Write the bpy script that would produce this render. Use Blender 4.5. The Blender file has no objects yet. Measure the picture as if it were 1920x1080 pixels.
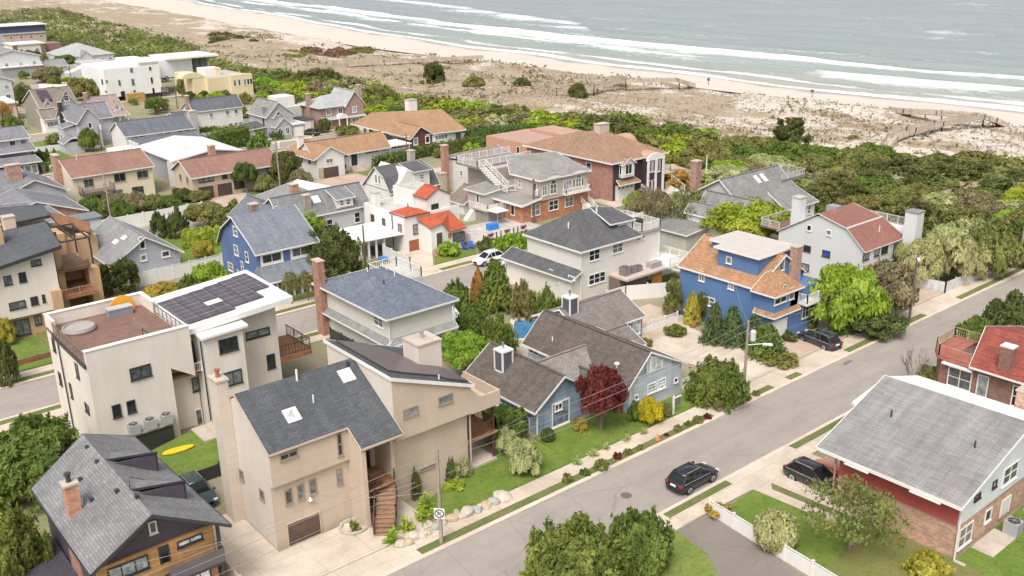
import bpy, math, random
from math import sin, cos, pi, radians, sqrt
from mathutils import Vector, Matrix, noise
random.seed(7)
SC = bpy.context.scene
COL = SC.collection

# ------------------------------------------------------------------ camera
F_PX, PITCH, ROLL, YAW, CAM_H = 1802.88, 0.339601, 0.0179699, 0.884171, 40.0
def _axes():
    cp, sp, cr, sr, cy, sy = cos(PITCH), sin(PITCH), cos(ROLL), sin(ROLL), cos(YAW), sin(YAW)
    f = Vector((cy*cp, sy*cp, -sp)); r = Vector((sy, -cy, 0)); d = f.cross(r)
    return r*cr + d*sr, -r*sr + d*cr, f
CR, CD, CF = _axes()
cam_d = bpy.data.cameras.new('camera'); cam = bpy.data.objects.new('camera', cam_d); COL.objects.link(cam)
mw = Matrix((CR, -CD, -CF)).transposed().to_4x4(); mw.translation = (0, 0, CAM_H); cam.matrix_world = mw
cam_d.sensor_width = 36; cam_d.lens = 36*F_PX/1920; cam_d.clip_start = 1; cam_d.clip_end = 20000
SC.camera = cam

# ------------------------------------------------------------------ sky, sun, exposure
W = bpy.data.worlds.new('World'); SC.world = W; W.use_nodes = True
nt = W.node_tree; bg = nt.nodes['Background']
SUN_EL, SUN_AZ = radians(55), radians(214)       # azimuth of the sun, counter-clockwise from +x
sky = nt.nodes.new('ShaderNodeTexSky'); sky.sky_type = 'NISHITA'; sky.sun_disc = False
sky.sun_elevation = SUN_EL; sky.sun_rotation = pi/2 - SUN_AZ; sky.air_density = 1.0; sky.dust_density = 6.0; sky.ozone_density = 1.0
hs = nt.nodes.new('ShaderNodeHueSaturation'); hs.inputs['Saturation'].default_value = 0.25
nt.links.new(sky.outputs[0], hs.inputs['Color']); nt.links.new(hs.outputs[0], bg.inputs[0]); bg.inputs[1].default_value = 0.15
sun_d = bpy.data.lights.new('sun', 'SUN'); sun_d.energy = 1.15; sun_d.angle = radians(24); sun_d.color = (1, .95, .88)
sun = bpy.data.objects.new('sun', sun_d); COL.objects.link(sun)
sv = Vector((cos(SUN_EL)*cos(SUN_AZ), cos(SUN_EL)*sin(SUN_AZ), sin(SUN_EL)))
sun.rotation_euler = sv.to_track_quat('Z', 'Y').to_euler(); sun.location = (0, 0, 120)
vs = SC.view_settings; vs.view_transform = 'Standard'; vs.look = 'None'; vs.exposure = 0.52; vs.gamma = 1; vs.use_curve_mapping = False

# ------------------------------------------------------------------ survey: sight lines from the camera to planes of the place
REG = dict(p=(0,0,1),a1=(0,0,3.84),a2=(450,100,3.84),a3=(0,250,3.84),a4=(400,330,3.84),a5=(800,200,3.84),a6=(900,340,3.8575),a7=(1220,320,3.176),a8=(0,480,3.177),
b1=(0,720,3),b2=(380,620,2.348),b3=(580,470,3.84),b4=(850,540,3.368),b5=(1240,700,2.8235),b6=(800,820,3.4286),b7=(1350,430,3.272),b8=(1200,60,2.667),
d1=(1640,540,6),d2=(1270,430,4.696),d3=(0,400,4.154),d4=(0,200,4.5),w1=(80,500,4.909),w2=(330,500,4.909),w3=(160,700,4.909),w4=(60,880,4.8),
c1=(380,620,6),c2=(600,620,5.647),c3=(400,800,4.153),c4=(660,780,4),e1=(0,20,5.4),e2=(620,330,5.0526),e3=(860,250,4.8),e4=(160,360,6),e5=(240,60,4),e6=(1500,380,4.5714))
def hit(r, u, v, ax, val):
    a, b, s = REG[r]
    d = CR*(a+u/s-960) + CD*(b+v/s-540) + CF*F_PX
    k = (val - (CAM_H if ax == 2 else 0))/d[ax]
    return Vector((0, 0, CAM_H)) + d*k
def at(u, v, z=0, r='p'):
    return hit(r, u, v, 2, z)

# ------------------------------------------------------------------ materials
MATS = {}
def _base(name):
    m = bpy.data.materials.new(name); m.use_nodes = True
    t = m.node_tree; b = t.nodes['Principled BSDF']
    return m, t, b
def N(t, typ, **kw):
    n = t.nodes.new(typ)
    for k, v in kw.items():
        if k in n.inputs.keys() if hasattr(n.inputs, 'keys') else False: n.inputs[k].default_value = v
        else: setattr(n, k, v)
    return n
def ramp(t, fac, stops):
    r = t.nodes.new('ShaderNodeValToRGB'); e = r.color_ramp.elements
    while len(e) > 1: e.remove(e[-1])
    for i, (p, c) in enumerate(stops):
        x = e[0] if i == 0 else e.new(p)
        x.position = p; x.color = (*c, 1) if len(c) == 3 else c
    t.links.new(fac, r.inputs[0]); return r.outputs[0]
def mixc(t, fac, a, b, mode='MIX'):
    m = t.nodes.new('ShaderNodeMix'); m.data_type = 'RGBA'; m.blend_type = mode
    for inp, v in ((m.inputs[0], fac), (m.inputs[6], a), (m.inputs[7], b)):
        if isinstance(v, (int, float)): inp.default_value = v
        elif isinstance(v, (tuple, list)): inp.default_value = (*v, 1) if len(v) == 3 else v
        else: t.links.new(v, inp)
    return m.outputs[2]
def noise_n(t, vec, scale, detail=4, rough=.55):
    n = t.nodes.new('ShaderNodeTexNoise'); n.inputs['Scale'].default_value = scale; n.inputs['Detail'].default_value = detail
    n.inputs['Roughness'].default_value = rough
    if vec is not None: t.links.new(vec, n.inputs['Vector'])
    return n.outputs[0]
def mapped(t, out, sc):
    m = t.nodes.new('ShaderNodeMapping'); m.inputs['Scale'].default_value = sc
    t.links.new(out, m.inputs[0]); return m.outputs[0]
def bump(t, b, h, s=.3, d=.05):
    n = t.nodes.new('ShaderNodeBump'); n.inputs['Strength'].default_value = s; n.inputs['Distance'].default_value = d
    t.links.new(h, n.inputs['Height']); t.links.new(n.outputs[0], b.inputs['Normal'])
def sc_(c, k): return tuple(min(1, x*k) for x in c)
def cached(f):
    def g(*a, **k):
        key = (f.__name__, a, tuple(sorted(k.items())))
        if key not in MATS: MATS[key] = f(*a, **k)
        return MATS[key]
    return g
@cached
def paint(c, rough=.6, var=.08, metal=0.0, sc=1.2):
    m, t, b = _base('paint'); tc = t.nodes.new('ShaderNodeTexCoord')
    n = noise_n(t, mapped(t, tc.outputs['Object'], (1, 1, .3)), sc, 6, .62)
    col = ramp(t, n, [(.3, sc_(c, 1-var)), (.7, sc_(c, 1+var))])
    t.links.new(col, b.inputs['Base Color']); b.inputs['Roughness'].default_value = rough; b.inputs['Metallic'].default_value = metal
    return m
@cached
def siding(c, step=.2, var=.07, dark=.78):
    "horizontal boards: a dark joint per course, a little weathering"
    m, t, b = _base('siding'); uv = t.nodes.new('ShaderNodeUVMap'); tc = t.nodes.new('ShaderNodeTexCoord')
    br = t.nodes.new('ShaderNodeTexBrick'); br.offset = .37; t.links.new(uv.outputs[0], br.inputs[0])
    br.inputs['Color1'].default_value = (*sc_(c, 1+var*.5), 1); br.inputs['Color2'].default_value = (*sc_(c, 1-var*.5), 1)
    br.inputs['Mortar'].default_value = (*sc_(c, dark), 1); br.inputs['Scale'].default_value = 1
    br.inputs['Mortar Size'].default_value = .012; br.inputs['Brick Width'].default_value = 3.4; br.inputs['Row Height'].default_value = step
    n = noise_n(t, mapped(t, tc.outputs['Object'], (.5, .5, .22)), 1.3, 6)
    w = ramp(t, n, [(.3, (1-var*1.6,)*3), (.7, (1+var*.3,)*3)])
    t.links.new(mixc(t, 1, br.outputs[0], w, 'MULTIPLY'), b.inputs['Base Color']); b.inputs['Roughness'].default_value = .62
    bump(t, b, br.outputs['Fac'], -.35, .02)
    return m
@cached
def shingle(c, var=.15, streak=.2, row=.2, w=.45):
    m, t, b = _base('shingles'); uv = t.nodes.new('ShaderNodeUVMap')
    br = t.nodes.new('ShaderNodeTexBrick'); br.offset = .43; t.links.new(uv.outputs[0], br.inputs[0])
    br.inputs['Color1'].default_value = (*sc_(c, 1-var), 1); br.inputs['Color2'].default_value = (*sc_(c, 1+var), 1)
    br.inputs['Mortar'].default_value = (*sc_(c, .55), 1); br.inputs['Scale'].default_value = 1
    br.inputs['Mortar Size'].default_value = .018; br.inputs['Brick Width'].default_value = w; br.inputs['Row Height'].default_value = row
    n1 = noise_n(t, mapped(t, uv.outputs[0], (1.1, .16, 1)), 1.1, 6, .62)      # water streaks down the slope
    n2 = noise_n(t, uv.outputs[0], 7, 3)
    s1 = ramp(t, n1, [(.3, (1-streak,)*3), (.7, (1+streak*.8,)*3)])
    s2 = ramp(t, n2, [(.3, (.9,)*3), (.7, (1.09,)*3)])
    k = mixc(t, 1, mixc(t, 1, br.outputs[0], s1, 'MULTIPLY'), s2, 'MULTIPLY')
    k = mixc(t, 1, k, ramp(t, noise_n(t, uv.outputs[0], .33, 5, .65), [(.3, (.86, .85, .84)), (.68, (1.08, 1.08, 1.07))]), 'MULTIPLY')
    t.links.new(k, b.inputs['Base Color']); b.inputs['Roughness'].default_value = .85
    bump(t, b, br.outputs['Fac'], -.4, .02)
    return m
@cached
def brick(c, mort=(.42, .36, .31), var=.3):
    m, t, b = _base('brickwork'); uv = t.nodes.new('ShaderNodeUVMap')
    br = t.nodes.new('ShaderNodeTexBrick'); t.links.new(uv.outputs[0], br.inputs[0])
    br.inputs['Color1'].default_value = (*sc_(c, 1-var), 1); br.inputs['Color2'].default_value = (*sc_(c, 1+var), 1)
    br.inputs['Mortar'].default_value = (*mort, 1); br.inputs['Scale'].default_value = 1
    br.inputs['Mortar Size'].default_value = .012; br.inputs['Brick Width'].default_value = .26; br.inputs['Row Height'].default_value = .09
    s2 = ramp(t, noise_n(t, uv.outputs[0], 1.4, 6), [(.3, (.75,)*3), (.7, (1.2,)*3)])
    t.links.new(mixc(t, 1, br.outputs[0], s2, 'MULTIPLY'), b.inputs['Base Color']); b.inputs['Roughness'].default_value = .85
    bump(t, b, br.outputs['Fac'], -.4, .02)
    return m
@cached
def glass(c=(.025, .03, .035), alt=(.13, .14, .14), rough=.08):
    "window glass over a dark room; some have pale blinds behind"
    m, t, b = _base('window_glass'); oi = t.nodes.new('ShaderNodeObjectInfo'); uv = t.nodes.new('ShaderNodeUVMap')
    col = ramp(t, oi.outputs['Random'], [(0, c), (.35, c), (.5, alt), (.8, sc_(alt, 1.4)), (1, sc_(alt, 2.2))])
    n = ramp(t, noise_n(t, uv.outputs[0], 1.6, 2), [(.35, (.6,)*3), (.65, (1.4,)*3)])
    t.links.new(mixc(t, 1, col, n, 'MULTIPLY'), b.inputs['Base Color']); b.inputs['Roughness'].default_value = rough
    b.inputs['Specular IOR Level'].default_value = .5
    return m
@cached
def planks(c, step=.14, var=.25, gap=.5, axis=0):
    m, t, b = _base('planks'); uv = t.nodes.new('ShaderNodeUVMap')
    v = uv.outputs[0]
    if axis:
        mp = t.nodes.new('ShaderNodeMapping'); mp.inputs['Rotation'].default_value = (0, 0, pi/2); t.links.new(v, mp.inputs[0]); v = mp.outputs[0]
    br = t.nodes.new('ShaderNodeTexBrick'); br.offset = .41; t.links.new(v, br.inputs[0])
    br.inputs['Color1'].default_value = (*sc_(c, 1-var), 1); br.inputs['Color2'].default_value = (*sc_(c, 1+var), 1)
    br.inputs['Mortar'].default_value = (*sc_(c, gap), 1); br.inputs['Scale'].default_value = 1
    br.inputs['Mortar Size'].default_value = .01; br.inputs['Brick Width'].default_value = 2.2; br.inputs['Row Height'].default_value = step
    s2 = ramp(t, noise_n(t, v, 1.1, 5), [(.3, (.8,)*3), (.7, (1.15,)*3)])
    t.links.new(mixc(t, 1, br.outputs[0], s2, 'MULTIPLY'), b.inputs['Base Color']); b.inputs['Roughness'].default_value = .75
    bump(t, b, br.outputs['Fac'], -.4, .02)
    return m
@cached
def slabs(c, w=1.6, l=1.6, var=.07, dirt=.22, joint=.6):
    "cast concrete with joints, blotches and cracks"
    m, t, b = _base('concrete'); uv = t.nodes.new('ShaderNodeUVMap')
    br = t.nodes.new('ShaderNodeTexBrick'); br.offset = 0; t.links.new(uv.outputs[0], br.inputs[0])
    br.inputs['Color1'].default_value = (*sc_(c, 1-var), 1); br.inputs['Color2'].default_value = (*sc_(c, 1+var), 1)
    br.inputs['Mortar'].default_value = (*sc_(c, joint), 1); br.inputs['Scale'].default_value = 1
    br.inputs['Mortar Size'].default_value = .02; br.inputs['Brick Width'].default_value = w; br.inputs['Row Height'].default_value = l
    s1 = ramp(t, noise_n(t, uv.outputs[0], .35, 8, .65), [(.3, (1-dirt, 1-dirt*1.1, 1-dirt*1.2)), (.62, (1.05,)*3)])
    s2 = ramp(t, noise_n(t, uv.outputs[0], 5, 4), [(.3, (.92,)*3), (.7, (1.06,)*3)])
    k = mixc(t, 1, mixc(t, 1, br.outputs[0], s1, 'MULTIPLY'), s2, 'MULTIPLY')
    t.links.new(k, b.inputs['Base Color']); b.inputs['Roughness'].default_value = .85
    return m
@cached
def asphalt(c=(.3, .262, .233)):
    m, t, b = _base('asphalt'); tc = t.nodes.new('ShaderNodeTexCoord'); o = tc.outputs['Object']
    s1 = ramp(t, noise_n(t, mapped(t, o, (.05, .5, 1)), 1, 6, .6), [(.3, (.88,)*3), (.7, (1.07,)*3)])   # wheel tracks
    s2 = ramp(t, noise_n(t, o, .25, 8, .7), [(.3, (.9,)*3), (.65, (1.06,)*3)])
    s3 = mixc(t, 1, ramp(t, noise_n(t, o, 22, 3, .7), [(.25, (.78,)*3), (.75, (1.2,)*3)]), ramp(t, noise_n(t, mapped(t, o, (.4, 1, 1)), .9, 7, .75), [(.3, (.82,)*3), (.4, (1,)*3), (.7, (1.05,)*3)]), 'MULTIPLY')
    v = t.nodes.new('ShaderNodeTexVoronoi'); v.feature = 'DISTANCE_TO_EDGE'; v.inputs['Scale'].default_value = .16
    wv = mixc(t, .35, o, t.nodes.new('ShaderNodeTexNoise').outputs[1], 'ADD'); t.links.new(wv, v.inputs['Vector'])
    cr = ramp(t, v.outputs['Distance'], [(0, (.8,)*3), (.006, (1,)*3)])
    k = mixc(t, 1, mixc(t, 1, mixc(t, 1, c, s1, 'MULTIPLY'), s2, 'MULTIPLY'), s3, 'MULTIPLY')
    t.links.new(mixc(t, 1, k, cr, 'MULTIPLY'), b.inputs['Base Color']); b.inputs['Roughness'].default_value = .9
    return m
@cached
def blotch(a, b_, c, s1=.15, s2=2.5, rough=.95, bmp=.3):
    "three-tone natural ground"
    m, t, b = _base('ground_cover'); tc = t.nodes.new('ShaderNodeTexCoord'); o = tc.outputs['Object']
    n1 = noise_n(t, o, s1, 8, .65); n2 = noise_n(t, o, s2, 5, .7)
    k = mixc(t, ramp(t, n1, [(.38, (0,)*3), (.62, (1,)*3)]), a, b_)
    k = mixc(t, ramp(t, n2, [(.5, (0,)*3), (.68, (1,)*3)]), k, c)
    k = mixc(t, 1, k, ramp(t, noise_n(t, o, s2*5, 3, .7), [(.3, (.72,)*3), (.7, (1.25,)*3)]), 'MULTIPLY')
    t.links.new(k, b.inputs['Base Color']); b.inputs['Roughness'].default_value = rough
    bump(t, b, n2, bmp, .1)
    return m
@cached
def leaf(c, c2, scale=1.4, rough=.7):
    "foliage: two leaf tones in clumps, a per-plant shift, some light through the leaf"
    m, t, b = _base('foliage'); tc = t.nodes.new('ShaderNodeTexCoord'); oi = t.nodes.new('ShaderNodeObjectInfo')
    at_ = t.nodes.new('ShaderNodeAttribute'); at_.attribute_name = 'tone'
    n = noise_n(t, tc.outputs['Object'], scale, 3, .6)
    k = mixc(t, ramp(t, n, [(.36, (0,)*3), (.64, (1,)*3)]), c, c2)
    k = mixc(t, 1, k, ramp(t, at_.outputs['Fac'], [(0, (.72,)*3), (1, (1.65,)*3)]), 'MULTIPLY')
    h = t.nodes.new('ShaderNodeHueSaturation'); mr = t.nodes.new('ShaderNodeMapRange')
    mr.inputs[3].default_value = .475; mr.inputs[4].default_value = .52; t.links.new(oi.outputs['Random'], mr.inputs[0]); t.links.new(mr.outputs[0], h.inputs['Hue'])
    t.links.new(k, h.inputs['Color']); t.links.new(h.outputs[0], b.inputs['Base Color'])
    b.inputs['Roughness'].default_value = rough; b.inputs['Specular IOR Level'].default_value = .25
    tr = t.nodes.new('ShaderNodeBsdfTranslucent'); t.links.new(h.outputs[0], tr.inputs[0])
    mx = t.nodes.new('ShaderNodeMixShader'); mx.inputs[0].default_value = .42
    t.links.new(b.outputs[0], mx.inputs[1]); t.links.new(tr.outputs[0], mx.inputs[2])
    t.links.new(mx.outputs[0], t.nodes['Material Output'].inputs[0])
    return m
@cached
def metal(c=(.5, .5, .5), rough=.35): return paint(c, rough, .05, .8)

WHITE = paint((.7, .68, .65), .5, .05)
TRIM = WHITE
DARKF = paint((.04, .04, .042), .5, .05)
GL = glass()
CONC = slabs((.5, .43, .36))

# ------------------------------------------------------------------ mesh builder
ORI = {}
class MB:
    def __init__(s): s.v = []; s.f = []
    def face(s, pts):
        i = len(s.v); s.v += [Vector(p) for p in pts]; s.f.append(list(range(i, i+len(pts))))
    def prism(s, pts, ext):
        pts = [Vector(p) for p in pts]; ext = Vector(ext); n = len(pts)
        nn = Vector((0, 0, 0))
        for i in range(n): nn += pts[i].cross(pts[(i+1) % n])
        if nn.dot(ext) > 0: pts.reverse()
        i = len(s.v); s.v += pts + [p+ext for p in pts]
        s.f.append([i+k for k in range(n)]); s.f.append([i+n+k for k in reversed(range(n))])
        for k in range(n):
            j = (k+1) % n; s.f.append([i+j, i+k, i+n+k, i+n+j])
        return s
    def box(s, x0, y0, z0, x1, y1, z1):
        x0, x1 = min(x0, x1), max(x0, x1); y0, y1 = min(y0, y1), max(y0, y1); z0, z1 = min(z0, z1), max(z0, z1)
        return s.prism([(x0, y0, z0), (x1, y0, z0), (x1, y1, z0), (x0, y1, z0)], (0, 0, z1-z0))
    def bar(s, p, q, w, h=None):
        "square bar from p to q"
        p, q = Vector(p), Vector(q); d = (q-p); h = h or w
        u = Vector((-d.y, d.x, 0)); u = u.normalized() if u.length > 1e-6 else Vector((1, 0, 0))
        v = d.cross(u).normalized()
        s.prism([p+u*w/2+v*h/2, p-u*w/2+v*h/2, p-u*w/2-v*h/2, p+u*w/2-v*h/2], d); return s
    def tube(s, p, q, r0, r1=None, n=8, caps=True):
        p, q = Vector(p), Vector(q); r1 = r0 if r1 is None else r1; d = (q-p).normalized()
        u = d.orthogonal().normalized(); w = d.cross(u); i = len(s.v)
        for c, r in ((p, r0), (q, r1)):
            for k in range(n): s.v.append(c + (u*cos(2*pi*k/n) + w*sin(2*pi*k/n))*r)
        for k in range(n):
            j = (k+1) % n; s.f.append([i+k, i+j, i+n+j, i+n+k])
        if caps: s.f.append([i+k for k in reversed(range(n))]); s.f.append([i+n+k for k in range(n)])
        return s
    def lathe(s, c, prof, n=16):
        i = len(s.v); c = Vector(c)
        for r, z in prof:
            for k in range(n): s.v.append(c + Vector((r*cos(2*pi*k/n), r*sin(2*pi*k/n), z)))
        for a in range(len(prof)-1):
            for k in range(n):
                j = (k+1) % n; s.f.append([i+a*n+k, i+a*n+j, i+(a+1)*n+j, i+(a+1)*n+k])
        s.f.append([i+k for k in reversed(range(n))]); s.f.append([i+(len(prof)-1)*n+k for k in range(n)])
        return s
    def mesh(s, name, mat, o=(0, 0, 0), smooth=False):
        o = Vector(o); me = bpy.data.meshes.new(name); me.from_pydata([v-o for v in s.v], [], s.f)
        uvl = me.uv_layers.new(name='UVMap'); vv = s.v
        for poly in me.polygons:
            n = poly.normal
            h = Vector((-n.y, n.x, 0)); h = h.normalized() if h.length > .05 else Vector((1, 0, 0))
            g = n.cross(h)
            for li in poly.loop_indices:
                p = vv[me.loops[li].vertex_index]; uvl.data[li].uv = (p.dot(h), p.dot(g))
        if smooth:
            for poly in me.polygons: poly.use_smooth = True
        me.materials.append(mat); return me
    def build(s, name, mat, parent=None, smooth=False, loc=None):
        o = ORI[parent.name] if parent else Vector(loc if loc is not None else (0, 0, 0))
        ob = bpy.data.objects.new(name, s.mesh(name, mat, o, smooth)); COL.objects.link(ob)
        if parent: ob.parent = parent
        else: ob.location = o
        ORI[ob.name] = Vector(o); return ob
def tag(o, label=None, cat=None, group=None, kind=None):
    if label: o['label'] = label
    if cat: o['category'] = cat
    if group: o['group'] = group
    if kind: o['kind'] = kind
    return o
def thing(name, label, cat, loc, group=None):
    o = bpy.data.objects.new(name, None); COL.objects.link(o); o.location = loc; o.empty_display_size = .2
    ORI[o.name] = Vector(loc); return tag(o, label, cat, group)
def copy_thing(o, loc, label=None, rotz=None, scale=None):
    c = o.copy(); COL.objects.link(c); c.location = loc
    if rotz is not None: c.rotation_euler = (0, 0, rotz)
    if scale is not None: c.scale = scale if hasattr(scale, '__len__') else (scale,)*3
    if label: c['label'] = label
    ORI[c.name] = Vector(loc)
    for ch in list(o.children):
        d = ch.copy(); COL.objects.link(d); d.parent = c
        for g in list(ch.children):
            e = g.copy(); COL.objects.link(e); e.parent = d
    return c
SHEETN = [0]
def sheet(name, pts, z, mat, th=None, kind='structure'):
    "flat ground sheet; with th a raised slab"
    mb = MB()
    if th: SHEETN[0] += 1; z += SHEETN[0]*.0004
    if th: mb.prism([(x, y, z) for x, y in pts], (0, 0, -th))
    else: mb.face([(x, y, z) for x, y in pts])
    o = mb.build(name, mat); tag(o, kind=kind); return o
def rect(x0, y0, x1, y1): return [(x0, y0), (x1, y0), (x1, y1), (x0, y1)]

# ------------------------------------------------------------------ house kit
def roofset(root, mat, polys, t=.18, fascia=TRIM, fh=.2, name='roof', ft=.05, skip=()):
    mb = MB(); edges = {}
    for P in polys:
        P = [Vector(p) for p in P]; nn = Vector((0, 0, 0))
        for i in range(len(P)): nn += P[i].cross(P[(i+1) % len(P)])
        if nn.z < 0: P.reverse()
        mb.prism(P, (0, 0, -t))
        for i in range(len(P)):
            a, b = P[i], P[(i+1) % len(P)]
            k = tuple(sorted((tuple(round(c, 2) for c in a), tuple(round(c, 2) for c in b))))
            edges.setdefault(k, []).append((a, b))
    ob = mb.build(name, mat, root)
    if fascia:
        fb = MB()
        for k, l in edges.items():
            if len(l) > 1: continue
            a, b = l[0]; d = b-a
            if Vector((d.x, d.y)).length < .3: continue
            out = Vector((d.y, -d.x, 0)).normalized()
            up = Vector((0, 0, .025)); dn = Vector((0, 0, fh))
            fb.prism([a+up+out*.003, b+up+out*.003, b+up-dn+out*.003, a+up-dn+out*.003], out*ft)
        fb.build('fascia', fascia, ob)
    return ob
def gable(root, wm, rm, x0, x1, y0, y1, ze, zr, axis='x', mid=None, ov=.35, og=.3, z0=0, t=.18, fascia=TRIM, walls=True, ze2=None, wname='wall'):
    "ze = wall top at the eave; ridge along axis at mid"
    ze2 = ze if ze2 is None else ze2
    if axis == 'x': a0, a1, l0, l1 = y0, y1, x0, x1
    else: a0, a1, l0, l1 = x0, x1, y0, y1
    m = (a0+a1)/2 if mid is None else mid
    s0 = (zr-ze)/(m-a0); s1 = (zr-ze2)/(a1-m)
    P = (lambda l, a, z: (l, a, z)) if axis == 'x' else (lambda l, a, z: (a, l, z))
    w = None
    if walls:
        w = MB().prism([P(l0, a0, z0), P(l0, a1, z0), P(l0, a1, ze2-.03), P(l0, m, zr-.1), P(l0, a0, ze-.03)],
                   Vector(P(l1, 0, 0))-Vector(P(l0, 0, 0))).build(wname, wm, root)
    L0, L1 = l0-og, l1+og
    r = roofset(root, rm, [[P(L0, a0-ov, ze-ov*s0), P(L1, a0-ov, ze-ov*s0), P(L1, m, zr), P(L0, m, zr)],
                       [P(L0, a1+ov, ze2-ov*s1), P(L0, m, zr), P(L1, m, zr), P(L1, a1+ov, ze2-ov*s1)]], t, fascia)
    MB().bar(P(L0+.02, m, zr+.02), P(L1-.02, m, zr+.02), .3, .06).build('ridge_cap', rm, r)
    return w, r
def hip(root, rm, x0, x1, y0, y1, ze, zr, ov=.4, t=.16, fascia=TRIM, r0=None, r1=None):
    "hip roof; r0, r1 optional ridge ends"
    X0, X1, Y0, Y1 = x0-ov, x1+ov, y0-ov, y1+ov
    if r0 is None:
        h = min(X1-X0, Y1-Y0)/2
        if X1-X0 > Y1-Y0: r0, r1 = (X0+h, (Y0+Y1)/2), (X1-h, (Y0+Y1)/2)
        else: r0, r1 = ((X0+X1)/2, Y0+h), ((X0+X1)/2, Y1-h)
    A, B = (*r0, zr), (*r1, zr)
    c = [(X0, Y0, ze), (X1, Y0, ze), (X1, Y1, ze), (X0, Y1, ze)]
    same = abs(r0[0]-r1[0])+abs(r0[1]-r1[1]) < .05
    if same: polys = [[c[i], c[(i+1) % 4], A] for i in range(4)]
    elif abs(r0[0]-r1[0]) > abs(r0[1]-r1[1]):
        polys = [[c[0], c[1], B, A], [c[1], c[2], B], [c[2], c[3], A, B], [c[3], c[0], A]]
    else:
        polys = [[c[0], c[1], A], [c[1], c[2], B, A], [c[2], c[3], B], [c[3], c[0], A, B]]
    return roofset(root, rm, polys, t, fascia)
def block(root, wm, x0, x1, y0, y1, z0, z1, name='wall'):
    return MB().box(x0, y0, z0, x1, y1, z1).build(name, wm, root)
def flat_roof(root, mat, x0, x1, y0, y1, z, t=.25, ov=0, fascia=None, name='roof'):
    return roofset(root, mat, [[(x0-ov, y0-ov, z), (x1+ov, y0-ov, z), (x1+ov, y1+ov, z), (x0-ov, y1+ov, z)]], t, fascia, name=name)
def _fp(face, c, u, z, o):
    "point on a wall face at offset o outward: 'S' faces -y at y=c, 'W' faces -x at x=c"
    return (u, c-o, z) if face == 'S' else (c-o, u, z)
def slab_on(mb, face, c, u0, u1, z0, z1, o0, o1):
    ext = Vector(_fp(face, c, 0, 0, o1))-Vector(_fp(face, c, 0, 0, o0))
    mb.prism([_fp(face, c, u0, z0, o0), _fp(face, c, u1, z0, o0), _fp(face, c, u1, z1, o0), _fp(face, c, u0, z1, o0)], ext)
def wm_(root, face, c, u0, u1, z0, z1, n=1, m=1, fr=None, gl=None, w=.09, name='window', sill=True, dep=.07):
    "window on a wall: casing with mullions, and a pane set back in it"
    fr = fr or WHITE; mb = MB(); iw = w
    iw = min(w, (u1-u0)/5, (z1-z0)/4)
    slab_on(mb, face, c, u0, u0+iw, z0, z1, -.02, dep); slab_on(mb, face, c, u1-iw, u1, z0, z1, -.02, dep)
    slab_on(mb, face, c, u0+iw, u1-iw, z1-iw, z1, -.02, dep)
    slab_on(mb, face, c, u0+iw, u1-iw, z0, z0+iw, -.02, dep)
    if sill: slab_on(mb, face, c, u0-.05, u1+.05, z0-.06, z0-.002, -.02, dep+.06)
    for i in range(1, n):
        u = u0+(u1-u0)*i/n; slab_on(mb, face, c, u-.035, u+.035, z0+iw+.002, z1-iw-.002, -.02, dep-.01)
    for i in range(1, m):
        z = z0+(z1-z0)*i/m; slab_on(mb, face, c, u0+iw+.002, u1-iw-.002, z-.03, z+.03, -.02, dep-.02)
    f = mb.build(name, fr, root)
    pb = MB(); slab_on(pb, face, c, u0+iw-.01, u1-iw+.01, z0+iw-.01, z1-iw+.01, -.01, .015); pb.build('pane', gl or GL, f)
    return f
def span(face, c, r, a, b, x, y):
    ax = 1 if face == 'S' else 0; k = 0 if face == 'S' else 1
    p, q = hit(r, a, b, ax, c), hit(r, x, y, ax, c)
    return min(p[k], q[k]), max(p[k], q[k]), min(p.z, q.z), max(p.z, q.z)
def win(root, face, c, r, a, b, x, y, n=1, m=1, **kw):
    "window whose two opposite corners are seen at (a,b) and (x,y)"
    return wm_(root, face, c, *span(face, c, r, a, b, x, y), n, m, **kw)
def panel(root, face, c, u0, u1, z0, z1, mat, name='door', o=.05, frame=None, fw=.1):
    mb = MB(); slab_on(mb, face, c, u0, u1, z0, z1, -.02, o); d = mb.build(name, mat, root)
    if frame:
        fb = MB(); slab_on(fb, face, c, u0-fw, u0-.002, z0, z1+fw, -.02, o+.03); slab_on(fb, face, c, u1+.002, u1+fw, z0, z1+fw, -.02, o+.03)
        slab_on(fb, face, c, u0-.002, u1+.002, z1+.002, z1+fw, -.02, o+.03); fb.build('door_frame', frame, d)
    return d
def pan(root, face, c, r, a, b, x, y, mat, name='door', **kw):
    return panel(root, face, c, *span(face, c, r, a, b, x, y), mat, name, **kw)
def chimney(root, x0, x1, y0, y1, z0, z1, mat, cap=None, pot=None):
    ch = MB().box(x0, y0, z0, x1, y1, z1).build('chimney', mat, root)
    MB().box(x0-.08, y0-.08, z1, x1+.08, y1+.08, z1+.14).build('chimney_cap', cap or CONC, ch)
    if pot:
        cx, cy = (x0+x1)/2, (y0+y1)/2
        MB().lathe((cx, cy, z1+.14), [(.16, 0), (.14, .5), (.22, .52), (.22, .62)], 10).build('flue', pot, ch)
    return ch
def vent(root, x, y, z, h=.5, r=.06, mat=None, name='vent_pipe'):
    return MB().tube((x, y, z-.2), (x, y, z+h), r, n=8).build(name, mat or WHITE, root)
def skylight(root, pts, mat=None, h=.12):
    "pts: four corners on the roof plane"
    P = [Vector(p) for p in pts]; n = (P[1]-P[0]).cross(P[3]-P[0]).normalized()
    if n.z < 0: n = -n
    s = MB().prism([p-n*.02 for p in P], n*(h+.02)).build('skylight', WHITE, root)
    c = sum(P, Vector())/4
    MB().prism([c+(p-c)*.84+n*(h-.01) for p in P], n*.03).build('dome', mat or glass((.55, .56, .56), (.62, .63, .62), .2), s)
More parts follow.
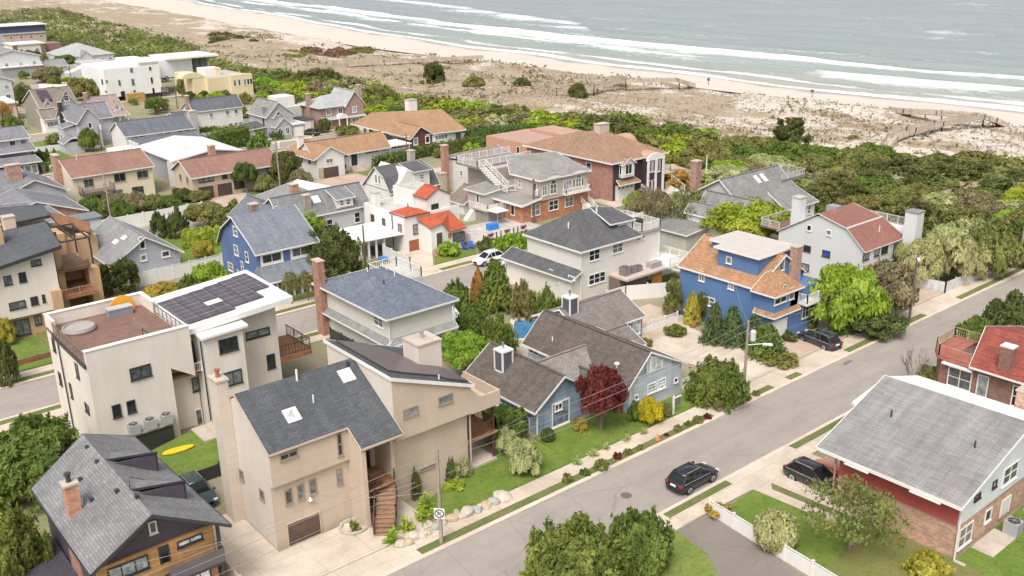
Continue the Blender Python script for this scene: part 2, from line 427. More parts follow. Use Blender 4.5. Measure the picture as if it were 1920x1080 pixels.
def railing(root, pts, h=1.0, mat=None, gap=.16, post=1.6, name='railing', bal=.035, pw=.1, bottom=.12):
    mat = mat or WHITE; mb = MB()
    for a, b in zip(pts[:-1], pts[1:]):
        a, b = Vector(a), Vector(b); L = (b-a).length; up = Vector((0, 0, 1)); n = max(1, round(L/post))
        mb.bar(a+up*(h-.03), b+up*(h-.03), .08, .06)
        if bottom: mb.bar(a+up*bottom, b+up*bottom, .06, .05)
        for i in range(n+1):
            p = a+(b-a)*(i/n); mb.box(p.x-pw/2, p.y-pw/2, p.z, p.x+pw/2, p.y+pw/2, p.z+h+.05)
        if gap:
            k = int(L/gap)
            for i in range(1, k):
                p = a+(b-a)*(i/k); mb.box(p.x-bal/2, p.y-bal/2, p.z+bottom, p.x+bal/2, p.y+bal/2, p.z+h-.05)
    return mb.build(name, mat, root)
def gutter_pipe(root, x, y, z0, z1, mat=None):
    return MB().box(x-.05, y-.05, z0, x+.05, y+.05, z1).build('downspout', mat or WHITE, root)
def house(label, x, y, cat='house', name='house', group=None):
    return thing(name, label, cat, (x, y, 0), group)
# ================================================================== the setting
SOIL = blotch((.28, .235, .165), (.19, .19, .08), (.36, .31, .23), .2, 3)
LAWN = blotch((.1, .16, .018), (.15, .2, .03), (.07, .12, .016), .45, 2.2)
LAWN2 = blotch((.15, .17, .035), (.19, .16, .065), (.1, .14, .03), .3, 4)
VERGE = blotch((.1, .14, .03), (.16, .155, .06), (.075, .11, .025), .5, 5)
WALK = slabs((.54, .46, .365), 1.5, 40, .06, .2, .7)
KERB = slabs((.57, .49, .4), 3, 3, .05, .15, .75)
DRIVE = slabs((.55, .47, .385), 3.6, 3.2, .05, .25, .72)
DRIVE2 = slabs((.46, .35, .28), 1.2, 1.2, .05, .2, .85)
sheet('ground', rect(-150, -100, 147, 900), 0, SOIL)
ROAD = asphalt()
def street(y0, y1, x0, x1, wl=(.45, .9, 1.7), wr=(.45, .9, 1.7), cuts_l=(), cuts_r=()):
    sheet('road', rect(x0, y0, x1, y1), .004, ROAD)
    kb = MB()
    for s, y, w in ((1, y1, wl), (-1, y0, wr)):
        a = y; b = y+s*w[0]
        sheet('kerb', rect(x0, min(a, b), x1, max(a, b)), .11, KERB, .1)
        a = b; b = a+s*w[1]
        segs = []; x = x0
        for c0, c1 in (sorted(cuts_l) if s > 0 else sorted(cuts_r)):
            if c0 > x: segs.append((x, c0))
            sheet('driveway_apron', rect(c0, min(a, b), c1, max(a, b)), .112, DRIVE, .1); x = c1
        segs.append((x, x1))
        for c0, c1 in segs:
            if c1-c0 > .3: sheet('verge', rect(c0, min(a, b), c1, max(a, b)), .13, VERGE, .12)
        a = b; b = a+s*w[2]
        sheet('pavement', rect(x0, min(a, b), x1, max(a, b)), .12, WALK, .11)
street(41.2, 48.1, -20, 150, (.4, .75, 1.6), (.35, .7, 1.3), [(20, 31.2), (63, 69), (71.9, 74.5), (76.4, 84.6), (100.3, 108.2)], [(30, 47.6), (54.9, 63.3), (82, 88), (98, 104)])
street(91.2, 98.4, -30, 140, (.45, .9, 1.6), (.45, .9, 1.6), [(62.5, 69.3), (40, 44)], [(68, 74), (29, 33)])
street(141.4, 148, -30, 142, (.45, 1.0, 1.5), (.45, 1.0, 1.5), [(55, 66), (81, 92), (100, 106)], [(84, 90), (40, 46)])
street(190.5, 197, -30, 138, (.45, 1.0, 1.5), (.45, 1.0, 1.5), [(94, 104), (110, 122)], [(70, 76)])
street(240, 246.5, -30, 136, (.45, 1.0, 1.5), (.45, 1.0, 1.5), [(80, 84)], [(60, 66)])
street(290, 296, -30, 134); street(340, 346, -30, 134); street(390, 396, -30, 134); street(440, 446, -30, 134)
# lots along the main street, far side
Z1 = .125
def lawn(pts, z=Z1, m=None, name='lawn'): return sheet(name, pts, z, m or LAWN, .12)
lawn([(34.6, 50.9), (47.4, 50.9), (47.9, 52), (48, 55.5), (44.5, 56.2), (38, 55), (34.3, 53.4)])
lawn([(47.4, 50.9), (70.5, 50.9), (70.5, 53.5), (57.6, 53.6), (57, 55.8), (48.2, 56.2), (47.9, 52)])
sheet('driveway', rect(19.5, 50.9, 34.0, 55.3), .12, DRIVE, .11)
sheet('driveway', rect(17.0, 51.2, 23.7, 62.5), .1, DRIVE, .09)
sheet('driveway', rect(70.2, 50.9, 77.6, 64), .12, DRIVE, .11)
sheet('brick_path', rect(71.9, 50.95, 73.3, 66), .124, paint((.33, .2, .15), .85, .2, 0, 3))
sheet('driveway', rect(77.9, 50.9, 90.5, 57.4), .12, DRIVE2, .11)
sheet('driveway', rect(100.2, 50.9, 108.4, 58), .12, DRIVE2, .11)
sheet('patio', rect(71.8, 64, 80, 72), .1, slabs((.48, .38, .3), 1, 1, .06, .2, .8), .09)
lawn(rect(84.5, 76, 100, 90), m=LAWN)
# near side of the main street
lawn([(51, 38.3), (55.7, 38.5), (58.3, 30.2), (52.8, 29.2), (49.5, 29.3)])
lawn([(49.5, 29.3), (58.4, 30.2), (58, 14), (46, 14)], .12, LAWN2)
lawn([(56.5, 37.6), (57.2, 38.2), (57.7, 31), (57.1, 30.8)], .15, VERGE)
sheet('driveway', [(47.5, 39.3), (63.4, 39.3), (63.4, 38.9), (57.9, 38.4), (57.9, 32.2), (56, 31.5), (55.4, 38.6), (47.5, 38.9)], .125, DRIVE, .12)
sheet('driveway', rect(57.5, 30.5, 63.5, 38.95), .127, DRIVE, .12)
sheet('asphalt_drive', [(47.2, 39.0), (50.3, 38.6), (49.3, 30), (47, 20), (38, 20), (40, 39)], .05, asphalt((.2, .17, .15)))
lawn([(28, 39.2), (46.7, 39.0), (46.2, 35.5), (43.2, 31), (36, 27), (24, 26)], .1, blotch((.14, .19, .03), (.19, .21, .05), (.08, .13, .02), .5, 3))
lawn(rect(58.2, 10, 78, 24.0), .11, LAWN)
sheet('path', rect(60.5, 22.4, 64, 24), .13, CONC, .1)
# yards of the middle blocks
lawn([(18, 68.5), (27.4, 68.5), (29.6, 71.5), (29.6, 76), (26, 76.5), (18, 74)], .5, LAWN)
sheet('terrace', [(26, 73.6), (31, 73.6), (31, 76.6), (26, 76.6)], .62, CONC, .6)
lawn(rect(38, 66.5, 46.5, 78), .1, LAWN)
lawn(rect(22.2, 101.4, 56, 112), .11, LAWN2)
sheet('driveway', [(62.8, 101.4), (69.6, 101.4), (72, 105), (72, 110), (68.8, 110), (66.5, 104)], .12, DRIVE, .11)
lawn([(69.8, 101.4), (77, 101.4), (78.6, 105.1), (72.6, 105.3), (71, 103)], .13, LAWN)
lawn(rect(61, 101.5, 64.5, 108.5), .1, LAWN); lawn(rect(79, 101.4, 90, 105), .12, LAWN)
sheet('patio', rect(79, 105.2, 92.6, 113), .3, slabs((.5, .46, .42), 1.2, 1.2, .12, .3), .3)
lawn(rect(11, 101.6, 22, 110.8), .11, LAWN); lawn(rect(38, 128, 58, 139), .1, LAWN2); lawn(rect(43, 124, 60, 140), .11, LAWN)
sheet('driveway', rect(60.5, 149.3, 69, 158), .11, DRIVE2, .1); sheet('driveway', rect(82, 149.3, 91.5, 157.6), .11, DRIVE2, .1)
lawn(rect(40, 150, 61, 166), .1, VERGE); lawn(rect(69, 150, 82, 160), .1, VERGE); lawn(rect(91.5, 150, 100, 158), .1, LAWN2)
lawn(rect(40, 210, 56, 223), .1, LAWN); lawn(rect(40, 226, 58, 238), .1, LAWN); lawn(rect(94, 199, 104, 206), .1, LAWN); lawn(rect(72, 225, 96, 238), .1, LAWN)
lawn(rect(62, 330, 76, 338), .1, LAWN2)
sheet('driveway', rect(100, 199.3, 122, 206), .105, DRIVE2, .1)
sheet('driveway', rect(109, 106, 127, 112), .11, DRIVE, .1); sheet('sandy_lot', rect(127, 100, 147, 122), .08, blotch((.5, .4, .28), (.42, .3, .17), (.36, .25, .12), .3, 2))
sheet('side_yard', rect(88, 66, 96, 94), .06, blotch((.42, .36, .29), (.36, .31, .25), (.46, .4, .32), .3, 2))

# dunes, beach, sea ------------------------------------------------------
def fbm(x, y, s, o=5): return noise.fractal(Vector((x*s, y*s, 3.7)), .9, 2.1, o)
def grid(name, us, ys, zf, mat, attr=None, kind='structure', xm=None):
    nx, ny = len(us), len(ys); xm = xm or (lambda u, y: u)
    me = bpy.data.meshes.new(name)
    pts = [(xm(u, y), y) for y in ys for u in us]; me.from_pydata([(x, y, zf(x, y)) for x, y in pts], [], [[j*nx+i, j*nx+i+1, (j+1)*nx+i+1, (j+1)*nx+i] for j in range(ny-1) for i in range(nx-1)])
    for p in me.polygons: p.use_smooth = True
    if attr:
        a = me.attributes.new('mask', 'FLOAT', 'POINT')
        a.data.foreach_set('value', [attr(x, y) for x, y in pts])
    me.materials.append(mat); o = bpy.data.objects.new(name, me); COL.objects.link(o); tag(o, kind=kind); return o
def lin(a, b, n): return [a+(b-a)*i/(n-1) for i in range(n)]
def geo(a, b, n, g=2.2): return [a+(b-a)*(i/(n-1))**g for i in range(n)]
def dune_mat():
    m, t, b = _base('dune'); tc = t.nodes.new('ShaderNodeTexCoord'); o = tc.outputs['Object']
    at_ = t.nodes.new('ShaderNodeAttribute'); at_.attribute_name = 'mask'
    sand = ramp(t, noise_n(t, o, .35, 8, .7), [(.3, (.45, .385, .325)), (.7, (.58, .51, .45))])
    n1 = noise_n(t, mapped(t, o, (1, .45, 1)), .085, 12, .74)       # patches of beach grass, drawn out along the shore
    ad = t.nodes.new('ShaderNodeMath'); ad.operation = 'ADD'; t.links.new(n1, ad.inputs[0]); t.links.new(at_.outputs['Fac'], ad.inputs[1])
    g = ramp(t, noise_n(t, mapped(t, o, (1, .5, 1)), .2, 9, .75), [(.3, (.19, .142, .088)), (.45, (.315, .245, .165)), (.58, (.375, .3, .21)), (.72, (.215, .185, .1))])
    g = mixc(t, 1, g, ramp(t, noise_n(t, o, 1.8, 6, .8), [(.32, (.5,)*3), (.68, (1.4,)*3)]), 'MULTIPLY')
    k = mixc(t, ramp(t, ad.outputs[0], [(.49, (0,)*3), (.535, (1,)*3)]), sand, g)
    # loose tufts speckling the bare sand
    v = t.nodes.new('ShaderNodeTexVoronoi'); v.inputs['Scale'].default_value = .8; t.links.new(mapped(t, o, (1, .7, 1)), v.inputs['Vector'])
    tm = mixc(t, 1, ramp(t, v.outputs['Distance'], [(.18, (1,)*3), (.36, (0,)*3)]), ramp(t, noise_n(t, o, .22, 6, .7), [(.44, (0,)*3), (.54, (.8,)*3)]), 'MULTIPLY')
    k2 = mixc(t, tm, k, (.27, .22, .15))
    t.links.new(k2, b.inputs['Base Color']); b.inputs['Roughness'].default_value = .95
    bump(t, b, noise_n(t, o, .8, 6), .7, .6)
    return m
def edge(y): return 237+max(0, y-370)*.134
def dune_z(x, y):
    e = min(1, max(0, (x-146)/14))*min(1, max(0, (edge(y)-8-x)/10))
    return e*(1.1+1.3*fbm(x, y*.6, .035)+.5*fbm(x, y, .13)) - .02
def dune_mask(x, y):
    # bare sand towards the beach, thicker grass inland and farther down the coast
    x_ = 145+(x-145)*92/(edge(y)-145)
    return .06-.14*max(0, (x_-196)/34) + .07*min(1, max(0, (y-170)/150)) + .13*fbm(x, y*.6, .018)
YS = geo(-40, 1500, 330, 1.7)
grid('dunes', lin(0, 1, 72), YS, dune_z, dune_mat(), dune_mask, xm=lambda u, y: 145+u*(edge(y)+1-145))
def sand_mat():
    m, t, b = _base('beach_sand'); tc = t.nodes.new('ShaderNodeTexCoord'); o = tc.outputs['Object']
    at_ = t.nodes.new('ShaderNodeAttribute'); at_.attribute_name = 'mask'
    k = ramp(t, noise_n(t, mapped(t, o, (1, .15, 1)), .3, 7), [(.3, (.51, .445, .38)), (.7, (.575, .51, .445))])
    k = mixc(t, ramp(t, at_.outputs['Fac'], [(.35, (0,)*3), (.6, (1,)*3)]), k, (.4, .345, .3))
    t.links.new(k, b.inputs['Base Color'])
    t.links.new(ramp(t, at_.outputs['Fac'], [(.4, (.9,)*3), (.7, (.25,)*3)]), b.inputs['Roughness']); return m
def shore0(y): return 246+min(8, max(0, (y-100))*.03)+max(0, y-335)*.178
def shore(y): return shore0(y)+2.4*sin(y*.021+1)+1.3*sin(y*.067)
grid('beach', lin(0, 1, 60), YS, lambda x, y: min(.55, (shore(y)-x)*.03)+.08*fbm(x, y, .08)*min(1, max(0, (shore(y)-x)/8)), sand_mat(), lambda x, y: (x-(shore(y)-9+4*fbm(0, y, .05)))/12, xm=lambda u, y: edge(y)-14+u*(shore(y)+25-edge(y)+14))
def sea_foam(x, y):
    d = x-shore(y)
    f = 0
    def band(c, w0, w1, k=1.0):
        u = d-c
        return k*max(0, 1-(-u/w0 if u < 0 else u/w1))
    n = fbm(x, y*.5, .045, 5); n2 = fbm(x*1.2, y*.3, .07, 6); g = fbm(11, y, .006, 3)
    f = max(f, band(2+2.5*n, 3, 5, 1.0))                                        # swash line
    f = max(f, band(13+5*fbm(3, y, .012), 2.5, 5, .5+.8*fbm(9, y, .02)))
    A = min(1, max(0, (y-205)/60)); B = min(1, max(0, (y-330)/90))
    f = max(f, band(36+6*fbm(5, y, .01)+8*A, 16, 3, (.62+.4*fbm(2, y, .016))*(A+.15)))     # white water along the middle of the bay
    f = max(f, band(62+5*fbm(7, y, .009), 9+10*A, 2, .72+.45*fbm(4, y, .013)))         # outer breaker line
    if y < 230: f = max(f, band(38+3*fbm(6, y, .02), 16, 7, 1.15*min(1, max(0, 1-abs(y-152)/46)*1.7)))   # one spilling breaker
    f = max(f, band(78+.1*y*B, 34, 5, .62*B+.25*B*n))
    return f*.85+.3*n2-.02
def sea_z(x, y):
    d = x-shore(y); z = -.02 if d > 0 else -.02+min(0, d)*.03
    for c, h, w in ((37+6*fbm(5, y, .01), .5, 3.5), (62+5*fbm(7, y, .009), 1.1, 3), (86+7*fbm(6, y, .007), .35, 6), (118+8*fbm(8, y, .006), .3, 8)):
        u = (d-c-1.5)/w; z += h*math.exp(-u*u)*(.6+.7*fbm(c, y, .012))*(1 if d > 2 else 0)
    return z+(.1*fbm(x, y*.5, .12)+.06*fbm(x, y*.3, .4) if d > 3 else 0)
def sea_mat():
    m, t, b = _base('sea_water'); tc = t.nodes.new('ShaderNodeTexCoord'); o = tc.outputs['Object']
    at_ = t.nodes.new('ShaderNodeAttribute'); at_.attribute_name = 'mask'
    lw = t.nodes.new('ShaderNodeSeparateXYZ'); t.links.new(o, lw.inputs[0])
    mr = t.nodes.new('ShaderNodeMapRange'); mr.inputs[1].default_value = 255; mr.inputs[2].default_value = 420; t.links.new(lw.outputs[0], mr.inputs[0])
    wat = ramp(t, mr.outputs[0], [(0, (.37, .37, .31)), (.2, (.28, .325, .29)), (.6, (.27, .31, .3)), (1, (.29, .32, .325))])
    wat = mixc(t, 1, wat, ramp(t, noise_n(t, mapped(t, o, (1, .2, 1)), .06, 6, .6), [(.3, (.86,)*3), (.7, (1.1,)*3)]), 'MULTIPLY')
    n = noise_n(t, mapped(t, o, (1, .35, 1)), .5, 8, .72)
    ad = t.nodes.new('ShaderNodeMath'); ad.operation = 'MULTIPLY_ADD'; t.links.new(n, ad.inputs[0]); ad.inputs[1].default_value = .9; t.links.new(at_.outputs['Fac'], ad.inputs[2])
    fo = ramp(t, ad.outputs[0], [(.62, (0,)*3), (1.1, (1,)*3)])
    t.links.new(mixc(t, fo, wat, (.82, .83, .82)), b.inputs['Base Color'])
    t.links.new(ramp(t, fo, [(0, (.22,)*3), (.5, (.8,)*3)]), b.inputs['Roughness'])
    b.inputs['Specular IOR Level'].default_value = .5
    w = t.nodes.new('ShaderNodeTexNoise'); w.inputs['Scale'].default_value = .35; w.inputs['Detail'].default_value = 6; t.links.new(mapped(t, o, (1, .25, 1)), w.inputs['Vector'])
    bump(t, b, w.outputs[0], .5, .6)
    return m
SEAM = sea_mat()
xs = lin(-10, 104, 115) + geo(106, 3200, 60, 2.6)
ys = lin(-60, 500, 190) + geo(505, 4500, 60, 2)
grid('sea', xs, ys, sea_z, SEAM, sea_foam, xm=lambda u, y: u+shore0(y))
grid('far_shore_ground', [-400, 146], [880, 1500], lambda x, y: -.01, SOIL)
# ================================================================== houses nearest the camera
TAN = siding((.53, .43, .335), .16); TANW = siding((.62, .55, .48), .16, .05, .93)  # TANW: tan boards made paler, with the left side's brighter light in the colour
SLATE = shingle((.085, .09, .1)); GREYR = shingle((.2, .2, .205)); BRNDK = shingle((.115, .093, .082), .2, .25)
STUC = paint((.64, .585, .52), .85, .09, 0, .7); DECKB = planks((.2, .115, .085), .14, .1); BLACKM = paint((.03, .03, .032), .45, .1)
WOODR = planks((.3, .13, .06), .14, .2); REDBR = brick((.3, .1, .06)); BROWND = paint((.11, .06, .045), .6, .1)

# --- tan split-level house
h = house('tan split-level house with dark shingle roof, white skylights and curved wooden stairs', 23.8, 55.4)
w = MB(); w.prism([(23.8, 55.4, 5.2), (23.8, 55.4, 7.86), (23.8, 59.9, 10.6), (23.8, 64.0, 8.6), (23.8, 64, 0), (23.8, 55.75, 0), (23.8, 55.75, 5.2)], (6.1, 0, 0)); w.build('wall', TAN, h)
# left gable wall, a finger proud; its brighter light is painted into paler boards
MB().prism([(23.8, 55.42, 5.2), (23.8, 55.42, 7.84), (23.8, 59.9, 10.58), (23.8, 63.98, 8.58), (23.8, 63.98, 0), (23.8, 55.77, 0), (23.8, 55.77, 5.2)], (-.04, 0, 0)).build('side_wall', TANW, h)
MB().prism([(29.9, 53.65, 0), (29.9, 53.65, 6.6), (29.9, 59.9, 10.4), (29.9, 59.9, 0)], (.35, 0, 0)).build('wing_wall', TAN, h)
MB().box(30.25, 57.2, 0, 33.35, 62, 8.6).build('porch_wall', TAN, h)
MB().prism([(33.05, 54.9, 0), (33.05, 54.9, 7.4), (33.05, 57.2, 8.9), (33.05, 57.2, 0)], (.33, 0, 0)).build('wing_wall', TAN, h)
r = roofset(h, SLATE, [[(23.7, 55.25, 7.87), (29.85, 55.25, 7.87), (29.85, 53.5, 6.8), (33.37, 53.5, 6.8), (33.37, 60, 10.75), (23.7, 60, 10.75)], [(23.7, 60, 10.75), (33.37, 60, 10.75), (33.37, 64.2, 8.6), (23.7, 64.2, 8.6)]], .2, TAN, .16)
skylight(h, [hit('b2', *p, 1, y) for p, y in (((362, 400), 57.3), ((408, 385), 57.6), ((432, 425), 56.9), ((380, 442), 56.6))]) if 0 else None
def onroof(x, y): return (x, y, 10.75-(60-y)*.6064)
for X, Y in ((26.1, 56.8), (31.5, 58.3)): skylight(h, [onroof(X, Y), onroof(X+1.05, Y), onroof(X+1.05, Y+1.0), onroof(X, Y+1.0)])
vent(h, 28.4, 59.6, 10.6, .75, .09); vent(h, 28.6, 57.7, 9.45, .5); vent(h, 32.6, 59.5, 10.5, .3, .12, BLACKM)
# tall right block: wall tops follow the shed roof
w = MB(); w.prism([(33.4, 54.7, 5.6), (40.5, 54.7, 5.6), (40.5, 54.7, 8.05), (33.4, 54.7, 10.75)], (0, 9.4, 0)); w.box(33.4, 55.3, 0, 40.45, 63.9, 5.6); w.build('wall', TAN, h)
MB().prism([(33.4, 54.72, 7.2), (33.4, 54.72, 10.78), (33.4, 64.1, 10.9), (33.4, 64.1, 0), (33.4, 60, 0)], (-.04, 0, 0)).build('side_wall', TANW, h)  # left side of the tall block, likewise lightened in colour for its light
r = roofset(h, SLATE, [[(33.25, 54.5, 10.95), (40.7, 54.5, 8.1), (40.7, 64.3, 8.1), (33.25, 64.3, 10.95)]], .2, WHITE, .28)
def onshed(x, y, o=.06): return (x, y, 10.95-(x-33.25)*.3826+o)
PVB = glass((.05, .04, .045), (.05, .04, .045), .25)
mb = MB(); mb.prism([onshed(*p) for p in ((34.1, 63.9), (34.1, 56.2), (35.4, 55.9), (38.3, 55.9), (38.6, 55.2), (40.5, 55.0), (40.5, 58.4), (38.8, 59.2), (38, 62), (37, 63.9))], (0, 0, .1)); mb.build('solar_array', paint((.11, .085, .085), .3, .18, 0, .35), h)
vent(h, 37.9, 55.2, 9.2, .35)
chimney(h, 38.4, 40.6, 58.6, 60.8, 0, 10.6, TANW, CONC, metal((.55, .55, .55)))
# cantilevered balcony with a boarded parapet
b = MB(); b.box(40.5, 54.7, 5.5, 43.4, 59.5, 5.75); b.box(40.5, 54.7, 5.75, 43.4, 54.85, 6.75); b.box(43.25, 54.85, 5.75, 43.4, 59.5, 6.75)
b.prism([(40.5, 54.7, 6.75), (41.4, 54.7, 6.75), (40.5, 54.7, 7.7)], (0, .15, 0)); b.build('balcony', TAN, h)
d = MB().box(40.5, 55.4, 2.55, 43.6, 60, 2.85).build('deck', WOODR, h); railing(d, [(40.6, 55.5, 2.85), (43.5, 55.5, 2.85), (43.5, 60, 2.85)], 1, planks((.1, .05, .03)), .17)
for p in ((43.3, 55.6), (43.3, 59.6)): MB().box(p[0]-.08, p[1]-.08, 0, p[0]+.08, p[1]+.08, 5.5).build('post', planks((.1, .05, .03)), h)
MB().box(40.6, 55.3, 0, 43.4, 59, .35).build('patio_slab', CONC, h)
BR = paint((.28, .22, .18), .6, .05)
win(h, 'S', 55.4, 'b2', 337, 548, 420, 548, 2, fr=BR); win(h, 'S', 55.4, 'b2', 587, 455, 618, 545, 1, 2, fr=BR)
for q in ((358, 703, 398, 756), (412, 682, 450, 735), (464, 660, 504, 712), (586, 615, 617, 670)): win(h, 'S', 55.75, 'b2', *q, fr=BR)
pan(h, 'S', 55.75, 'b2', 372, 855, 520, 895, planks((.12, .07, .055), .35, .06), 'garage_door', frame=TAN)
win(h, 'S', 54.7, 'b2', 881, 350, 949, 362, 2, fr=BR); win(h, 'S', 54.7, 'b2', 1036, 295, 1101, 308, 1, fr=BR)
win(h, 'S', 55.3, 'b2', 955, 610, 1026, 592, 2, fr=BR)
for q in ((162, 605, 185, 668), (250, 690, 276, 755)): win(h, 'W', 23.76, 'b2', *q, fr=BR)
pan(h, 'S', 57.2, 'b2', 694, 540, 738, 615, glass((.02, .015, .015), (.03, .02, .02)), 'door', frame=BR); win(h, 'S', 57.2, 'b2', 757, 515, 787, 560, fr=BR)
chimney(h, 22.9, 23.74, 60.9, 62.3, 0, 11.5, siding((.62, .53, .44), .2), CONC, paint((.3, .12, .07)))
gutter_pipe(h, 40.6, 55.1, .2, 5.5, TAN)
# curved stairs up to the porch
P = [(30.5, 52.2, .1), (31.1, 53.0, .9), (31.8, 53.9, 1.6), (32.4, 54.9, 2.3), (32.5, 56.2, 2.75)]
st = MB()
for i in range(16):
    k = i/15*3.999; a, b_ = P[int(k)], P[int(k)+1]; f = k-int(k); p = [a[j]+(b_[j]-a[j])*f for j in range(3)]; d = Vector((b_[0]-a[0], b_[1]-a[1], 0)).normalized(); s = Vector((-d.y, d.x, 0))*.75; c = Vector(p)
    st.prism([c-s-d*.18, c+s-d*.18, c+s+d*.22, c-s+d*.22], (0, 0, .12))
st = st.build('stairs', planks((.34, .2, .12)), h)
for s in (-.78, .78):
    pts = []
    for i in range(4):
        d = Vector(P[i+1])-Vector(P[i]); d.z = 0; d.normalize(); pts.append(Vector(P[i])+Vector((-d.y, d.x, 0))*s+Vector((0, 0, .1)))
    railing(st, pts, .95, planks((.1, .045, .03)), .2)
lb = MB(); lb.box(30.3, 54.4, 2.5, 33.0, 57.2, 2.75); lb.build('porch_floor', WOODR, h); railing(h, [(30.3, 54.4, 2.75), (31.7, 54.4, 2.75)], 1, planks((.1, .045, .03)), .15)
MB().box(30.3, 51.4, 0, 31.7, 52.1, .14).build('stair_landing', CONC, h)
wl = MB().lathe((26.6, 55.6, 3.05), [(.02, .25), (.25, .06), (.24, 0)], 10).build('floodlight', metal((.7, .7, .7)), h)

# --- white modern house with roof terrace and solar roof
h = house('white flat-roofed modern house with brown roof terrace and tilted solar roof', 18.5, 76.7)
w = MB(); w.box(18.5, 76.7, 0, 25.1, 88.3, 8.75)
w.box(25.1, 78.3, 0, 27.8, 88.3, 8.75); w.build('wall', STUC, h)
for q in ((18.5, 87.9, 27.2, 88.3), (26.9, 84.8, 27.2, 87.9), (18.5, 85.9, 18.8, 87.9)): MB().box(q[0], q[1], 8.75, q[2], q[3], 10.05).build('parapet', STUC, h)
p = MB(); p.box(18.5, 76.7, 8.75, 27.1, 77.1, 10.05)
p.prism([(25.1, 76.7, 6.7), (27.1, 76.7, 5.4), (27.1, 76.7, 8.75), (25.1, 76.7, 8.75)], (0, .3, 0)); p.build('parapet', STUC, h)
for q in ((18.44, 76.64, 27.15, 77.16), (18.44, 87.84, 27.25, 88.36), (26.85, 84.8, 27.25, 87.835)): MB().box(q[0], q[1], 10.052, q[2], q[3], 10.12).build('coping', WHITE, h)
d = MB().box(18.4, 77.1, 8.75, 26.95, 87.88, 8.98).build('roof_deck', DECKB, h)
MB().box(18.3, 76.75, 8.62, 18.42, 85.9, 9.0).build('deck_edge', DARKF, h)
GLR = paint((.16, .14, .13), .5)
railing(d, [(18.5, 77.2, 8.98), (18.5, 85.8, 8.98)], .95, GLR, 0, 1.0, pw=.05, bottom=0); railing(d, [(27.0, 77.5, 8.98), (27.0, 84.7, 8.98)], .95, GLR, 0, 1.1, pw=.06, bottom=0)
railing(d, [(24, 79.2, 8.98), (24, 77.6, 8.98), (26, 77.6, 8.98)], .95, DARKF, 0, 1.6, pw=.05, bottom=0)
b = MB(); b.box(27.9, 76.2, 0, 31.6, 87, 8.7); b.box(31.6, 78.9, 0, 36.1, 87, 8.9); b.build('wall', STUC, h)
roofset(h, WHITE, [[(27.2, 77.3, 9.45), (37.1, 77.2, 10.15), (37.3, 87.3, 10.2), (27.2, 87.3, 9.5)]], .3, WHITE, .5)
roofset(h, WHITE, [[(27.8, 75.9, 8.95), (32.0, 75.9, 9.1), (32.0, 77.6, 9.15), (27.8, 77.6, 9.0)]], .2, WHITE, .22, name='canopy_roof')
def onsol(x, y, o=.1): return (x, y, 9.45+(x-27.2)*.0707+o)
PV = slabs((.075, .065, .078), 1.53, 1.05, .08, .1, 2.6)
def pv(x0, x1, y0, y1):
    f = MB().prism([onsol(x0, y0), onsol(x1, y0), onsol(x1, y1), onsol(x0, y1)], (0, 0, .06)).build('solar_panel', PV, h)
    e = MB(); k = .03
    for i in range(1, max(2, round((y1-y0)/1.05))): yy = y0+(y1-y0)*i/max(2, round((y1-y0)/1.05)); e.prism([onsol(x0, yy-k/2, .163), onsol(x1, yy-k/2, .163), onsol(x1, yy+k/2, .163), onsol(x0, yy+k/2, .163)], (0, 0, .004))
    e.build('panel_seam', paint((.45, .42, .42)), f)
for i, (a, bb) in enumerate(((78.4, 85.4), (78.4, 85.5), (78.4, 81.0), (79.0, 85.8), (79.0, 86.0), (81.0, 86.2))):
    pv(27.6+i*1.53, 27.6+i*1.53+1.47, a, bb)
pv(30.66, 32.13, 82.4, 85.6)
win(h, 'S', 76.7, 'a8', 768, 673, 905, 710, 2, fr=DARKF); win(h, 'S', 76.7, 'a8', 662, 893, 727, 952, fr=DARKF); win(h, 'S', 76.7, 'a8', 750, 868, 813, 925, fr=DARKF)
win(h, 'S', 76.2, 'a8', 1298, 503, 1421, 553, 2, fr=DARKF); win(h, 'S', 76.2, 'a8', 1326, 700, 1446, 748, 2, fr=DARKF)
win(h, 'S', 78.9, 'a8', 1462, 457, 1608, 463, 2, fr=DARKF); win(h, 'S', 78.9, 'a8', 1585, 592, 1643, 662, fr=DARKF)
win(h, 'S', 78.3, 'a8', 1138, 730, 1194, 798, fr=DARKF); pan(h, 'S', 78.3, 'a8', 1165, 920, 1207, 1005, glass((.08, .09, .09), (.1, .1, .1)), 'door', frame=WHITE)
for q in ((446, 632, 478, 735), (412, 752, 440, 852), (505, 868, 538, 945), (308, 485, 338, 575), (347, 685, 376, 775)): win(h, 'W', 18.5, 'a8', *q, fr=DARKF)
MB().box(25.2, 77.3, 5.3, 27.85, 78.3, 5.5).build('balcony_floor', DECKB, h); railing(h, [(27.2, 77.1, 5.5), (27.85, 77.1, 5.5)], .9, WHITE, .15)
pan(h, 'S', 78.3, 'a8', 1128, 515, 1165, 660, glass((.02, .02, .02), (.03, .03, .03)), 'balcony_door', frame=DARKF)
gutter_pipe(h, 27.75, 76.25, 1, 8.6, DARKF); gutter_pipe(h, 18.4, 84.6, 0, 8.6, DARKF)
MB().box(20.6, 76.0, 1.9, 24.6, 76.7, 2.05).build('ledge', paint((.3, .28, .27)), h); MB().box(20.6, 76.2, 0, 24.4, 76.7, 1.9).build('ledge_base', DARKF, h)
dk = MB(); dk.box(36.15, 79, 3.2, 39.5, 84, 3.7); dk.build('side_deck', WOODR, h); railing(h, [(39.4, 84, 3.7), (39.4, 79.1, 3.7), (36.2, 79.1, 3.7)], 1.1, DARKF, .3, 1.6, pw=.06)
MB().box(36.2, 76.5, .1, 39.6, 79, .9).build('lower_deck', DECKB, h)

